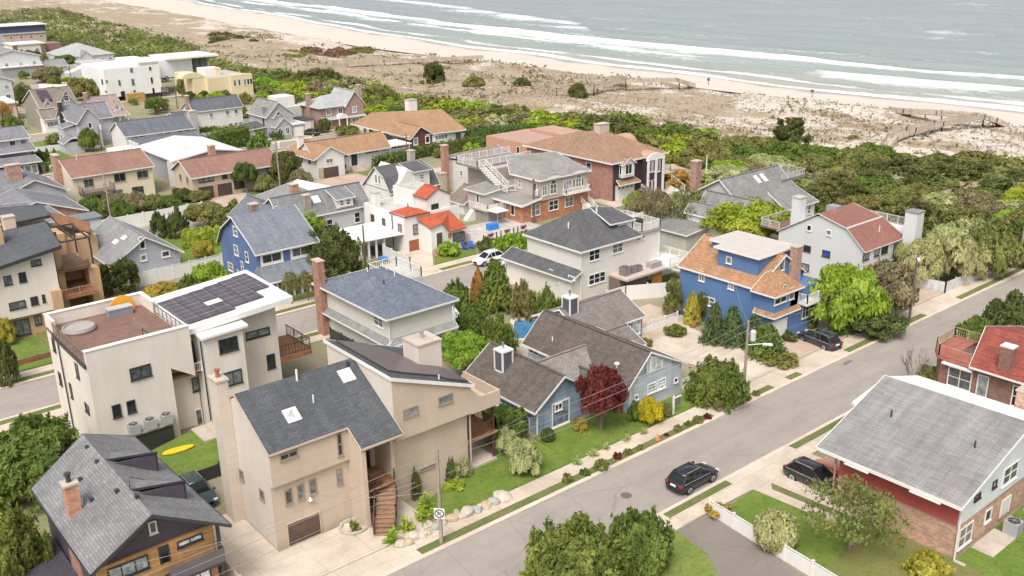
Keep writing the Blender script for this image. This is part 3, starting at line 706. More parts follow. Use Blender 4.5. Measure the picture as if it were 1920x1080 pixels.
# --- dark grey-roofed house with timber front
h = house('charcoal and timber house with grey shingle roof, two dormers and brick chimney', 11.6, 54.4)
DK = siding((.075, .065, .08), .3, .06, .8); TIMB = planks((.46, .25, .1), .16, .14, .7)
ym0, ym1 = 52.9, 65.6
roofset(h, GREYR, [[(10.8, 52.4, 6), (14.9, 52.9, 8.1), (14.9, 66.2, 8.25), (10.8, 65.0, 6)], [(14.9, 52.9, 8.1), (19.4, 52.3, 5.75), (19.0, 68.8, 5.6), (14.9, 66.2, 8.25)]], .2, DARKF, .22)
MB().prism([(11.4, 54.2, 0), (18.9, 54.2, 0), (18.9, 54.2, 5.7), (14.9, 54.2, 7.85), (11.4, 54.2, 6.05)], (0, 10.6, 0)).build('wall', DK, h)
MB().box(11.5, 54.0, 0, 18.8, 54.2, 5.15).build('timber_front', TIMB, h)
MB().box(11.3, 57.2, 0, 11.4, 59.5, 5.4).build('brick_panel', REDBR, h)
for yy in (56.6, 61.6):
    dr = roofset(h, GREYR, [[(14.9, yy, 8.15), (18.2, yy-.5, 7.75), (18.35, yy+1.8, 6.2), (15.6, yy+2.4, 7.7)]], .14, DARKF, .15, name='dormer_roof')
    MB().prism([(14.9, yy-.42, 7.9), (18.1, yy-.42, 7.55), (18.1, yy-.42, 6.25)], (0, .14, 0)).build('dormer_face', DK, dr); MB().prism([(18.15, yy-.4, 7.55), (18.15, yy-.4, 6.2), (18.15, yy+1.7, 6.2)], (.08, 0, 0)).build('dormer_side', DK, dr)
chimney(h, 11.55, 12.35, 58.5, 59.3, 6, 8.7, brick((.5, .19, .09)), None, DARKF)
vent(h, 12.5, 58.9, 6.9, .5); 
for x, y in ((13.2, 61.5), (13.0, 58.6), (14.6, 64.3), (14.5, 61.9), (14.3, 57.4), (14.9, 55.4)): MB().box(x-.12, y-.15, 8.15-abs(x-14.9)*.51-.1, x+.12, y+.15, 8.15-abs(x-14.9)*.51+.2).build('roof_vent', DARKF, h)
PALE = glass((.3, .34, .34), (.42, .46, .45), .15)
win(h, 'S', 54.0, 'b1', 600, 1045, 842, 1030, 3, fr=DARKF, gl=PALE); win(h, 'S', 54.0, 'b1', 993, 890, 1140, 868, 2, fr=DARKF, gl=PALE); win(h, 'S', 54.0, 'b1', 1060, 1065, 1195, 1120, 2, fr=DARKF, gl=PALE)
win(h, 'S', 54.2, 'b1', 830, 780, 886, 830, fr=WHITE); pan(h, 'S', 54.0, 'b1', 897, 925, 950, 995, glass((.02, .02, .02), (.02, .02, .02)), 'balcony_door', frame=DARKF)
bl = MB().box(15.4, 52.9, 2.75, 19.0, 54.0, 2.95).build('balcony', DARKF, h); g = MB(); g.box(15.4, 52.9, 2.95, 19.0, 52.96, 3.9); g.box(18.94, 52.96, 2.95, 19, 54, 3.9); g.build('balcony_glass', paint((.12, .11, .12), .3), bl)
MB().box(18.7, 53.0, .1, 18.9, 53.2, 5.7).build('post', DARKF, h)
MB().box(8.6, 57, 0, 11.3, 64, 2.6).build('shed_roof', shingle((.06, .055, .07)), h)

# --- low slate-blue house with gabled wings
h = house('low slate-blue weathered house with brown-grey gabled wings and two boxed chimneys', 48.6, 56.6)
SB = siding((.26, .33, .43), .2, .3, .75); SBD = siding((.17, .2, .26), .2); SBL = siding((.5, .54, .6), .2, .25, .75)
gable(h, SB, BRNDK, 48.8, 55, 56.5, 66.2, 2.75, 4.85, 'y', 51.8, .5, .35)
gable(h, SBL, BRNDK, 57.7, 64.7, 54.0, 68.0, 3.2, 5.55, 'y', 60.1, .6, .3)
gable(h, SBD, shingle((.235, .21, .19)), 52.2, 59.6, 58.2, 63.6, 2.85, 4.35, 'x', 60.9, .35, .0)
gable(h, SBD, shingle((.19, .17, .155)), 63.2, 71.9, 65.7, 73.3, 2.7, 4.55, 'x', 69.2, .3, .2)
gable(h, SBD, shingle((.19, .17, .155)), 62.5, 66.4, 60.5, 64.6, 2.6, 3.8, 'x', 63, .3, .2)
for x, y, z in ((49.9, 62.4, 3.6), (63.6, 68.2, 3.8)):
    c = MB().box(x, y, z-.8, x+1.15, y+1.15, z+1.9).build('chimney', siding((.1, .1, .12), .3), h); t_ = MB(); t_.box(x-.1, y-.1, z+1.9, x+1.25, y+1.25, z+2.05)
    for dx in (0, 1.15):
        for dy in (0, 1.15): t_.box(x+dx-.07, y+dy-.07, z-.8, x+dx+.07, y+dy+.07, z+1.898)
    t_.box(x-.07, y-.07, z-.1, x-.012, y+1.22, z+.04); t_.build('chimney_trim', WHITE, c)
    MB().tube((x+.55, y+.6, z+2.05), (x+.55, y+.6, z+2.7), .12).build('flue', metal((.5, .48, .46)), c)
vent(h, 50.0, 58.6, 3.7, .9, .05, metal((.5, .45, .42))); vent(h, 58.2, 64.9, 3.6, .5); MB().lathe((58.3, 56.2, 3.6), [(.1, 0), (.1, .4), (.25, .42), (.25, .55), (.05, .65)], 10).build('vent_cap', WHITE, h)
win(h, 'S', 56.5, 'b4', 622, 735, 732, 840, 1, fr=WHITE, gl=glass((.16, .2, .26), (.16, .2, .26))); win(h, 'S', 56.44, 'b4', 640, 738, 686, 762, 2, w=.06)
win(h, 'S', 54.0, 'b4', 1225, 612, 1277, 650, 1, 3, gl=PALE); win(h, 'S', 54.0, 'b4', 1287, 585, 1340, 625, 1, 3, gl=PALE)
win(h, 'S', 54.0, 'b4', 1393, 572, 1417, 592); win(h, 'S', 54.0, 'b4', 1143, 680, 1168, 700)
for P in ([(58.55, 2.95+.35), (60.0, 3.3), (60.0, 4.9), (58.55, 3.85)], [(60.25, 3.3), (62.0, 3.3), (62.0, 4.45), (60.25, 5.0)]):
    MB().prism([(x, 54.0, z) for x, z in P], (0, -.06, 0)).build('gable_window', WHITE, h)
    cx, cz = sum(p[0] for p in P)/4, sum(p[1] for p in P)/4; MB().prism([(cx+(x-cx)*.8, 53.94, cz+(z-cz)*.8) for x, z in P], (0, -.02, 0)).build('pane', PALE, h)
win(h, 'W', 57.7, 'b4', 480, 365, 540, 430, 2); win(h, 'W', 57.7, 'b4', 548, 395, 610, 440, 2)
win(h, 'W', 48.8, 'b4', 276, 710, 322, 760, 1); pan(h, 'W', 48.8, 'b4', 425, 795, 480, 905, paint((.13, .16, .22)), 'door', frame=WHITE)
for i in range(3): wm_(h, 'S', 65.7, 65.3+i*1.7, 66.7+i*1.7, 1.5, 2.5, 1)
wm_(h, 'S', 65.7, 70.4, 71.6, .6, 2.5, 1, gl=PALE)
for x in (48.8, 57.75): gutter_pipe(h, x, (56.42 if x < 50 else 53.95), .1, 2.6)
MB().prism([(55.2, 57.3, 0), (57.65, 57.3, 0), (57.65, 57.3, 2.7), (56.4, 57.3, 3.2), (55.2, 57.3, 2.7)], (0, 1.2, 0)).build('courtyard_wall', SBD, h); gable(h, SBD, BRNDK, 55.2, 57.6, 57.3, 60, 2.7, 3.4, 'y', None, .15, .25, walls=False)
for i in range(2): wm_(h, 'S', 57.3, 55.35+i*1.1, 56.3+i*1.1, 1.3, 2.5, 2)

# --- red and brick house with wide grey roof
h = house('red-boarded brick house with wide weathered grey shingle roof and white eaves', 58.2, 24)
RB = siding((.42, .085, .075), .12, .1); BRK = brick((.45, .24, .16), (.5, .4, .33)); PB = siding((.66, .69, .72), .16, .06, .88)
w = MB(); w.box(58.3, 24.2, 0, 69.6, 33.2, 2.75); w.build('brick_wall', BRK, h)
MB().prism([(58.2, 24.15, 2.75), (58.2, 33.15, 2.75), (58.2, 33.15, 4.75), (58.2, 24.15, 4.75)], (1.5, 0, 0)).build('red_wall', RB, h)
MB().prism([(58.22, 24.1, 2.72), (69.5, 24.1, 2.72), (69.5, 24.1, 6.7), (66.5, 24.1, 7.5), (58.22, 24.1, 4.75)], (0, 9.0, 0)).build('gable_wall', PB, h)
roofset(h, shingle((.25, .243, .237), .12, .24, .16, 1.2), [[(57.2, 23.6, 4.85), (57.2, 34.6, 4.85), (66.3, 34.75, 7.8), (66.5, 23.6, 7.85)]], .2, WHITE, .25)
MB().box(66.4, 24.3, 4, 69.6, 33.1, 6.75).build('wall', PB, h)
roofset(h, paint((.7, .69, .67), .7, .05), [[(63.2, 34.85, 6.2), (66.7, 34.85, 6.85), (66.7, 22.6, 6.95), (70.0, 22.6, 6.95), (70.0, 33.9, 6.9), (68.2, 35.6, 6.8), (63.2, 35.5, 6.2)]], .2, WHITE, .22, name='flat_roof')
MB().box(66.4, 33.2, 0, 69.4, 34.7, 6.3).build('wall', BRK, h)
for x, y in ((62.5, 31.9), (62.5, 25.6)): MB().tube((x, y, 6.2), (x, y, 7.1), .07).build('vent_pipe', DARKF, h)
chimney(h, 70.2, 71.2, 25.4, 26.4, 0, 8.2, BRK)
win(h, 'W', 58.3, 'b5', 1160, 690, 1218, 745); win(h, 'S', 24.2, 'b5', 1580, 830, 1635, 880, 2, 2); win(h, 'S', 24.2, 'b5', 1717, 730, 1740, 770)
win(h, 'S', 24.1, 'b5', 1815, 510, 1878, 545, 2, 2); win(h, 'S', 24.1, 'b5', 1755, 575, 1772, 595, fr=DARKF); win(h, 'S', 24.1, 'b5', 1658, 650, 1686, 655, fr=DARKF)
pan(h, 'S', 24.2, 'b5', 1805, 680, 1832, 730, WHITE, 'door', frame=WHITE)
gutter_pipe(h, 58.1, 23.95, .2, 4.7); gutter_pipe(h, 58.05, 33.4, 0, 4.6, paint((.5, .25, .2)))
for a, b_ in ((30.3, 32.2), (25.0, 27.2)): MB().box(57.05, a, 4.5, 57.2, b_, 4.58).build('gutter_guard', WHITE, h)
st = MB()
for i in range(3): st.box(61.3+i*.4, 34.0, 0, 61.7+i*.4, 37.6, .2*(i+1))
st.build('front_steps', paint((.4, .16, .1)), h); MB().box(62.5, 33.3, 0, 66, 37.4, .6).build('stoop', brick((.4, .2, .14)), h)

# --- brick house with red roof and roof deck
h = house('dark red brick house with red shingle roof, wooden roof deck and wide white window', 82, 30)
RR = shingle((.25, .06, .042), .25); BB = brick((.2, .085, .065), (.28, .2, .17))
MB().prism([(82.3, 37.2, 0), (82.3, 37.2, 3.9), (82.3, 26, 3.9), (82.3, 26, 0)], (12, 0, 0)).build('wall', BB, h)
roofset(h, RR, [[(81.6, 25, 3.9), (81.6, 35.0, 3.9), (86.6, 36.2, 6.1), (88.2, 25, 6.1)], [(86.6, 36.2, 6.1), (94.5, 36.2, 4), (94.5, 25, 4), (88.2, 25, 6.1)]], .18, WHITE, .18)
MB().prism([(81.9, 35, 3.6), (87.5, 36.6, 3.6), (87.5, 39.4, 3.6), (83.5, 39.2, 3.6), (82, 38.2, 3.6)], (0, 0, .3)).build('roof_deck', planks((.35, .12, .09), .14), h)
MB().prism([(82.4, 37.2, 0), (87.3, 37.2, 0), (87.3, 39.1, 0), (83.6, 38.9, 0), (82.4, 38, 0)], (0, 0, 3.6)).build('sunroom_wall', BB, h)
railing(h, [(82.1, 35.2, 3.9), (82.1, 38.1, 3.9), (83.6, 39.1, 3.9), (87.4, 39.3, 3.9), (87.4, 36.7, 3.9)], 1.0, planks((.4, .3, .2)), .2)
sc = MB(); sc.box(82.0, 35.2, 3.95, 82.06, 38.0, 4.8); sc.build('deck_screen', planks((.42, .15, .12), .3, .1), h)
MB().box(81.75, 34.8, 3.3, 82.3, 37.6, 3.5).build('awning', paint((.72, .72, .72)), h)
wm_(h, 'W', 82.3, 34.9, 37.1, 1.2, 3.1, 2, 2); wm_(h, 'W', 82.3, 33.4, 34.4, .8, 3.2, 1); wm_(h, 'W', 82.3, 30.4, 31.3, 1.2, 3.2, 1, 2)
chimney(h, 82.4, 83.3, 31.9, 32.9, 0, 6.3, BB, paint((.6, .58, .56)))
MB().box(82, 30.5, .75, 82.3, 31.2, 1.15).build('window_air_conditioner', WHITE, h)

# --- blue house with brown roof
h = house('bright blue house with brown roof, white flat-topped dormer and brick chimney', 80, 57.5)
BL = siding((.1, .185, .36), .14, .08, .85); CED = shingle((.36, .2, .11), .2, .15)
gable(h, BL, CED, 80.3, 88.6, 57.3, 67.8, 5.95, 8.65, 'y', 84.7, .25, .25)
MB().box(83.0, 54.9, 0, 88.6, 57.3, 5.4).build('wall', BL, h)
# boxed dormer with flat white roof
MB().box(81.5, 58.2, 6.3, 87.6, 63.6, 8.55).build('dormer', BL, h); roofset(h, paint((.47, .44, .4), .7, .06), [[(81.1, 57.9, 8.8), (87.9, 57.9, 8.8), (87.9, 66.0, 8.8), (82.9, 66.0, 8.8), (82.9, 63.9, 8.8), (81.1, 63.9, 8.8)]], .2, WHITE, .2, name='dormer_roof')
MB().box(83.2, 63.6, 6.9, 87.5, 65.8, 8.55).build('dormer_side', BL, h)
# front bay under a hipped skirt roof with an eyebrow window
MB().box(80.1, 54.9, 3.6, 84.3, 57.4, 5.75).build('bay', BL, h)
roofset(h, CED, [[(79.6, 54.5, 5.7), (84.8, 54.5, 5.7), (83.6, 57.2, 7.35), (81.4, 57.2, 7.35)], [(79.6, 54.5, 5.7), (81.4, 57.2, 7.35), (79.6, 57.6, 5.7)], [(84.8, 54.5, 5.7), (84.8, 57.6, 5.7), (83.6, 57.2, 7.35)]], .15, WHITE, .16, name='bay_roof')
roofset(h, CED, [[(79.7, 54.5, 3.35), (84.4, 54.5, 3.35), (84.3, 54.9, 3.75), (80.1, 54.9, 3.75)], [(79.7, 54.5, 3.35), (80.1, 54.9, 3.75), (80.1, 57.2, 3.75), (79.7, 57.2, 3.35)]], .12, WHITE, .15, name='skirt_roof')
ey = MB(); ey.prism([(82.2+.62*cos(a), 55.2, 6.0+.62*sin(a)) for a in [pi*i/10 for i in range(11)]], (0, 1.5, 0)); ey = ey.build('eyebrow_dormer', CED, h)
MB().prism([(82.2+.4*cos(a), 55.2, 6.05+.4*sin(a)) for a in [pi*i/10 for i in range(11)]], (0, -.05, 0)).build('eyebrow_window', WHITE, ey); MB().prism([(82.2+.27*cos(a), 55.15, 6.1+.27*sin(a)) for a in [pi*i/10 for i in range(11)]], (0, -.02, 0)).build('pane', GL, ey)
MB().box(80.12, 57.2, 0, 83.05, 57.32, 3.5).build('wall', BL, h)
MB().box(80.2, 55.0, 0, 83.0, 57.2, 3.4).build('garage_wall', BL, h)
chimney(h, 85.7, 86.7, 56.4, 57.25, 5, 9.3, brick((.36, .19, .13)))
bb = MB().box(84.3, 53.7, 3.75, 88.4, 54.9, 4.0).build('balcony', WHITE, h); railing(bb, [(84.4, 54.9, 4), (84.4, 53.8, 4), (88.3, 53.8, 4), (88.3, 54.9, 4)], 1.0, WHITE, .14)
for q in ((290, 593, 320, 663), (463, 657, 496, 713)): win(h, 'W', 80.3, 'a7', *q, 2, 2)
win(h, 'W', 80.3, 'a7', 318, 742, 382, 815, 2, 2); win(h, 'W', 81.5, 'a7', 452, 507, 482, 558)
win(h, 'S', 54.9, 'a7', 740, 735, 808, 775, 2, 2); win(h, 'S', 54.9, 'a7', 826, 700, 852, 760, 1, 1); win(h, 'S', 54.9, 'a7', 906, 790, 937, 868, 2, 1); win(h, 'S', 57.3, 'a7', 766, 530, 793, 590, 1)
pan(h, 'S', 55.0, 'a7', 726, 912, 800, 970, WHITE, 'garage_door', frame=WHITE)
gutter_pipe(h, 80.25, 57.25, 0, 5.8)
# ================================================================== middle blocks
OFFW = siding((.66, .62, .57), .16, .04, .9); WHT = siding((.68, .66, .64), .16, .05, .9); CHAR = shingle((.1, .1, .105)); GRYSH = shingle((.25, .245, .24))
# --- grey house with red-brown roof and two chimneys
h = house('pale grey house with red-brown saltbox roof and two tall boxed chimneys', 102.5, 57)
LG = siding((.56, .57, .57), 3, .03, .9); RBR = shingle((.26, .115, .09), .12, .1)
MB().prism([(102.5, 58.2, 0), (102.5, 58.2, 4.9), (102.5, 60.6, 7.1), (102.5, 64.4, 8.15), (102.5, 66.2, 7.7), (102.5, 70.4, 5.0), (102.5, 70.4, 0)], (7.5, 0, 0)).build('wall', LG, h); MB().prism([(110, 58.2, 0), (111.75, 58.2, 0), (111.75, 58.2, 4.85), (110, 58.2, 4.85)], (0, 12, 0)).build('wall', LG, h)
roofset(h, RBR, [[(102.3, 58.0, 4.95), (111.6, 58.0, 4.95), (110.2, 60.7, 7.35), (102.3, 60.7, 7.35)], [(102.3, 60.7, 7.37), (110.2, 60.7, 7.37), (110, 64.8, 8.45), (102.3, 64.8, 8.45)], [(102.3, 64.8, 8.45), (110, 64.8, 8.45), (110, 70.6, 5.0), (102.3, 70.6, 5.0)]], .16, LG, .12)
MB().box(102.4, 60.66, 7.36, 110.2, 60.78, 7.46).build('roof_seam', WHITE, h)
tw = MB(); tw.box(111.75, 58.2, 0, 115.4, 69, 5.3); tw.build('wall', LG, h)
chimney(h, 110.9, 112.6, 56.5, 58.1, 0, 8.4, siding((.6, .61, .61), 3, .03, .9), GRYSH); chimney(h, 102.9, 104.2, 67.9, 69.1, 4, 9.6, siding((.6, .61, .61), 3, .03, .9), CONC)
railing(h, [(111.7, 58.3, 5.3), (115.3, 58.3, 5.3), (115.3, 68.8, 5.3)], 1.1, paint((.55, .52, .48)), .2); MB().box(105.2, 64.2, 8.1, 106.6, 65.6, 8.8).build('roof_hatch', metal((.6, .62, .65)), h); vent(h, 107.5, 59.4, 6.4, .6)
railing(h, [(102.6, 70.5, 5.1), (102.6, 73.5, 5.1), (108, 73.5, 5.1)], 1.0, paint((.55, .52, .48)), .2); MB().box(102.6, 70.5, 4.9, 108, 73.5, 5.1).build('deck', DECKB, h)
for q in ((932, 320, 957, 362), (1048, 350, 1075, 390), (912, 440, 952, 487), (902, 548, 942, 600), (1015, 585, 1055, 622)): win(h, 'W', 102.5, 'a7', *q, fr=DARKF if q[1] > 400 else WHITE)
win(h, 'W', 102.5, 'a7', 1025, 470, 1068, 518, fr=DARKF, gl=glass((.03, .06, .3), (.03, .06, .3)))
for q in ((1267, 492, 1297, 525), (1334, 470, 1358, 503), (1377, 450, 1408, 485)): win(h, 'S', 58.2, 'a7', *q, fr=DARKF)
pan(h, 'S', 58.2, 'a7', 1450, 440, 1488, 550, glass((.05, .06, .06), (.07, .07, .07)), 'door', frame=DARKF)

# --- grey complex with several gables
h = house('grey weathered beach house with rambling gabled roof, two skylights and roof deck', 103, 80)
GW = siding((.5, .47, .45), .18, .08, .85); GR2 = shingle((.22, .22, .21))
gable(h, GW, GR2, 108, 121, 79, 92, 4.3, 8.6, 'x', 84.5, .4, .4)
gable(h, WHT, GR2, 105.2, 109.5, 77.6, 86, 4.7, 6.8, 'y', 107.2, .3, .3)
gable(h, WHT, GR2, 102.6, 105.1, 79.6, 86, 4.7, 5.9, 'y', 103.7, .25, .25)
MB().box(114, 77.6, 0, 121.4, 79, 4.1).build('wall', WHT, h); roofset(h, GR2, [[(113.7, 77.2, 4.3), (121.8, 77.2, 4.3), (121.4, 82, 6.4), (115, 82, 6.4)]], .16, WHITE, .2)
MB().box(98, 82, 0, 105, 92, 2.9).build('wall', siding((.5, .46, .44), .3, .1, .7), h); roofset(h, GR2, [[(97.6, 81.6, 2.9), (105, 81.6, 3.6), (105, 92, 3.6), (97.6, 92, 2.9)]], .16, WHITE, .2)
dk = MB().box(119, 82, 6.6, 125, 88, 7.0).build('roof_deck', GR2, h); railing(dk, [(119, 82, 7), (125, 82, 7), (125, 88, 7)], .9, paint((.5, .46, .42)), .2)
chimney(h, 112, 113.2, 92.3, 93.4, 4, 9.2, brick((.3, .13, .09)))
for i in (0, 1): skylight(h, [(114.4+i*1.5, 82.6, 7.18), (115.1+i*1.5, 82.6, 7.18), (115.1+i*1.5, 83.8, 8.1), (114.4+i*1.5, 83.8, 8.1)])
wm_(h, 'S', 77.6, 106.6, 107.8, 4.7, 5.4, 1); wm_(h, 'S', 79.6, 103.2, 104.3, 2.4, 4.4, 1); wm_(h, 'S', 77.6, 119.6, 120.4, 2.6, 3.9, 1, 2); wm_(h, 'S', 77.6, 110.5, 112.5, 1.2, 3.6, 2)

# --- big beige house with dark hip roof
h = house('large cream two-storey house with charcoal hip roof, railed roof deck and side terrace', 74.2, 77.6)
BG = siding((.66, .62, .565), .16, .03, .93)
MB().box(74.4, 77.9, 0, 87.8, 87.6, 6.45).build('wall', BG, h)
roofset(h, CHAR, [[(74.0, 77.5, 6.5), (84.4, 77.5, 6.5), (82.0, 82.9, 9.5), (78.3, 83.2, 9.6)], [(74.0, 77.5, 6.5), (78.3, 83.2, 9.6), (74.0, 88.0, 6.5)], [(74, 88, 6.5), (78.3, 83.2, 9.6), (82.0, 82.9, 9.5), (85, 88, 6.5)], [(84.4, 77.5, 6.5), (85, 88, 6.5), (82.0, 82.9, 9.5)]], .18, WHITE, .22)
roofset(h, CHAR, [[(80.5, 79.2, 8.25), (84.9, 79.2, 8.1), (84.9, 83.2, 8.9), (80.8, 83.2, 9.65)]], .15, WHITE, .18, name='dormer_roof')
MB().box(82.2, 79.5, 6.6, 84.6, 83, 8.1).build('dormer', WHT, h)
dk = MB().box(84.5, 77.7, 6.45, 88.1, 87, 6.75).build('roof_deck', paint((.3, .27, .25)), h); railing(dk, [(84.7, 79.3, 6.75), (84.7, 77.9, 6.75), (88.0, 77.9, 6.75), (88.0, 84, 6.75), (85, 84, 6.75)], 1.05, WHITE, .12)
MB().box(85.6, 80.2, 6.75, 87.4, 81.4, 7.5).build('deck_table', DARKF, dk)
# one-storey lean-to on the street side
MB().box(73.1, 80.5, 0, 74.4, 90.2, 3.3).build('wall', BG, h); MB().box(73.0, 78.1, 0, 74.4, 80.4, 3.3).build('entry_bay', BG, h)
roofset(h, CHAR, [[(72.6, 77.6, 3.25), (74.42, 77.6, 4.1), (74.42, 90.6, 4.2), (72.4, 90.6, 3.2)]], .16, WHITE, .2)
MB().box(74.4, 87.6, 0, 87.5, 90.2, 3.4).build('wall', BG, h); roofset(h, CHAR, [[(74.4, 87.6, 4.2), (88, 87.6, 4.2), (88, 90.6, 3.3), (74.4, 90.6, 3.3)]], .16, WHITE, .2)
vent(h, 76, 81.8, 8.3, .6, .09); vent(h, 80.9, 82.0, 9, .8, .1)
for q, n in (((787, 500, 865, 560), 2), ((957, 455, 1032, 505), 2), ((785, 680, 905, 718), 3), ((1137, 400, 1155, 425), 1), ((1172, 388, 1192, 415), 1)): win(h, 'S', 77.9, 'a6', *q, n, 2 if n > 1 else 1)
win(h, 'W', 74.4, 'a6', 500, 443, 530, 472, 1); win(h, 'W', 73.0, 'a6', 640, 675, 690, 718, 1, gl=PALE); win(h, 'W', 73.05, 'a6', 555, 720, 578, 745, 1); win(h, 'W', 73.1, 'a6', 502, 632, 530, 660, 1)
for x, y in ((74.32, 77.82), (87.85, 77.82), (73.0, 90.3)): gutter_pipe(h, x, y, 0, 6.3 if x > 74 else 3.1)
MB().box(79, 74.8, 2.35, 86.2, 77.88, 2.6).build('terrace', paint((.5, .4, .35)), h)
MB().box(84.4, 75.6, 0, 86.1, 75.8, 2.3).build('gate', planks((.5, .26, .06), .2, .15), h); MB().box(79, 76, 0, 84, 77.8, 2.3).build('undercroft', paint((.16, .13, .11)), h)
b = MB(); b.box(86.2, 74.4, 2.5, 90, 79.5, 2.8); b = b.build('side_balcony', WHITE, h); railing(b, [(86.2, 74.5, 2.8), (89.9, 74.5, 2.8), (89.9, 79.4, 2.8)], 1, WHITE, .13)
st = MB()
for i in range(8): st.box(86.3+i*.4, 73.1, 2.3-i*.3, 86.7+i*.4, 74.3, 2.5-i*.3)
st.build('stairs', paint((.5, .46, .43)), h)

# --- cream house with blue hip roof and brick chimney
h = house('cream house with steel-blue hip roof, white roof deck and tall brick chimney', 46.8, 76.5)
BLS = shingle((.135, .155, .195), .2, .14)
MB().box(46.9, 76.5, 0, 54.6, 88.8, 5.7).build('wall', OFFW, h)
roofset(h, BLS, [[(46.2, 75.9, 5.8), (55.1, 75.9, 5.8), (51.6, 85, 7.7), (50.6, 85, 7.7)], [(46.2, 75.9, 5.8), (50.6, 85, 7.7), (46.2, 91, 5.8)], [(46.2, 91, 5.8), (50.6, 85, 7.7), (51.6, 85, 7.7), (55.1, 91, 5.8)], [(55.1, 75.9, 5.8), (55.1, 91, 5.8), (51.6, 85, 7.7)]], .16, WHITE, .2)
MB().box(52.6, 84.4, 5.2, 56.4, 89.6, 5.9).build('deck_floor', paint((.5, .47, .44)), h); railing(h, [(52.6, 89.5, 5.9), (52.6, 86, 5.9)], 1.1, WHITE, .25); railing(h, [(52.6, 89.5, 5.9), (56.3, 89.5, 5.9), (56.3, 84.5, 5.9), (53.8, 84.5, 5.9)], 1.1, WHITE, .25)
roofset(h, GRYSH, [[(46.2, 76.2, 2.85), (46.91, 76.2, 3.35), (46.91, 90, 3.35), (46.2, 90, 2.85)]], .12, WHITE, .16, name='skirt_roof'); roofset(h, GRYSH, [[(46.2, 75.8, 2.85), (54.8, 75.8, 2.85), (54.8, 76.51, 3.35), (46.9, 76.51, 3.35)]], .12, WHITE, .16, name='skirt_roof')
MB().box(46.9, 88.8, 0, 54.6, 90.6, 5.5).build('wall', OFFW, h)
chimney(h, 46.1, 46.85, 89.0, 90.3, 0, 8.6, brick((.33, .115, .06)))
vent(h, 49.9, 82, 7.1, .5, .07, DARKF); vent(h, 51.9, 83, 7.4, .6); vent(h, 50.4, 86, 7.4, .4); vent(h, 52.3, 85.2, 7.3, .3)
win(h, 'W', 46.9, 'b3', 462, 450, 535, 562, 2, 2); win(h, 'W', 46.9, 'b3', 272, 512, 300, 558); win(h, 'W', 46.9, 'b3', 370, 560, 402, 590); win(h, 'W', 46.9, 'b3', 475, 618, 545, 680, 2, 2)
win(h, 'W', 46.9, 'b3', 262, 348, 288, 372); win(h, 'W', 46.9, 'b3', 392, 418, 420, 442); wm_(h, 'S', 76.5, 52.4, 53.8, 1, 2.2, 2)
for x in (46.75, 54.7): gutter_pipe(h, x, 76.35, .1, 5.6)

# --- blue house with gambrel roof
h = house('cobalt blue house with grey-blue gambrel roof and glazed front porch', 46.3, 105)
BL2 = siding((.1, .165, .33), .16, .1, .8); GB = shingle((.185, .2, .23), .12, .22)
gp = [(105.4, 5.1), (107.2, 7.3), (110.9, 9.2), (114.6, 7.0), (116, 4.9)]
MB().prism([(46.6, 105.4, 0)]+[(46.6, y, z) for y, z in ((105.4, 5.9), (106.2, 6.55), (110.9, 9.1), (114.5, 6.95), (116, 4.95))]+[(46.6, 116, 0)], (8, 0, 0)).build('wall', BL2, h)
roofset(h, GB, [[(46.2, a[0], a[1]), (54.9, a[0], a[1]), (54.9, b[0], b[1]), (46.2, b[0], b[1])] for a, b in (((104.9, 5.75), (106.2, 6.75)), ((106.2, 6.75), (110.9, 9.35)), ((110.9, 9.35), (114.6, 7.15)), ((114.6, 7.15), (116.4, 4.9)))], .16, WHITE, .18)
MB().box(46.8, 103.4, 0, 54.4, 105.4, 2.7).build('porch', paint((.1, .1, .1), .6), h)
roofset(h, GB, [[(46.2, 102.9, 2.55), (55, 102.9, 2.55), (54.4, 105.5, 4.05), (46.6, 105.5, 4.05)], [(46.2, 102.9, 2.55), (46.6, 105.5, 4.05), (46.2, 106.5, 2.55)]], .14, WHITE, .2, name='porch_roof')
for i in range(8): MB().box(46.75+i*1.08, 103.25, 0, 46.93+i*1.08, 103.4, 2.6).build('porch_post', WHITE, h)
wm_(h, 'S', 105.4, 47.0, 50.0, 4.05, 5.6, 2, 1, gl=glass((.05, .055, .06), (.12, .12, .12)), w=.3); wm_(h, 'S', 105.4, 51.0, 53.8, 4.05, 5.6, 2, 1, gl=glass((.05, .055, .06), (.12, .12, .12)), w=.3)
for q in ((147, 490, 185, 578), (105, 615, 148, 692), (198, 610, 222, 695), (228, 540, 258, 625), (140, 355, 178, 440)): win(h, 'W', 46.6, 'a4', *q, 1, 2)
win(h, 'W', 46.6, 'a4', 170, 672, 190, 722); chimney(h, 49.6, 50.6, 112.2, 113.2, 7, 9.9, brick((.16, .1, .08)))

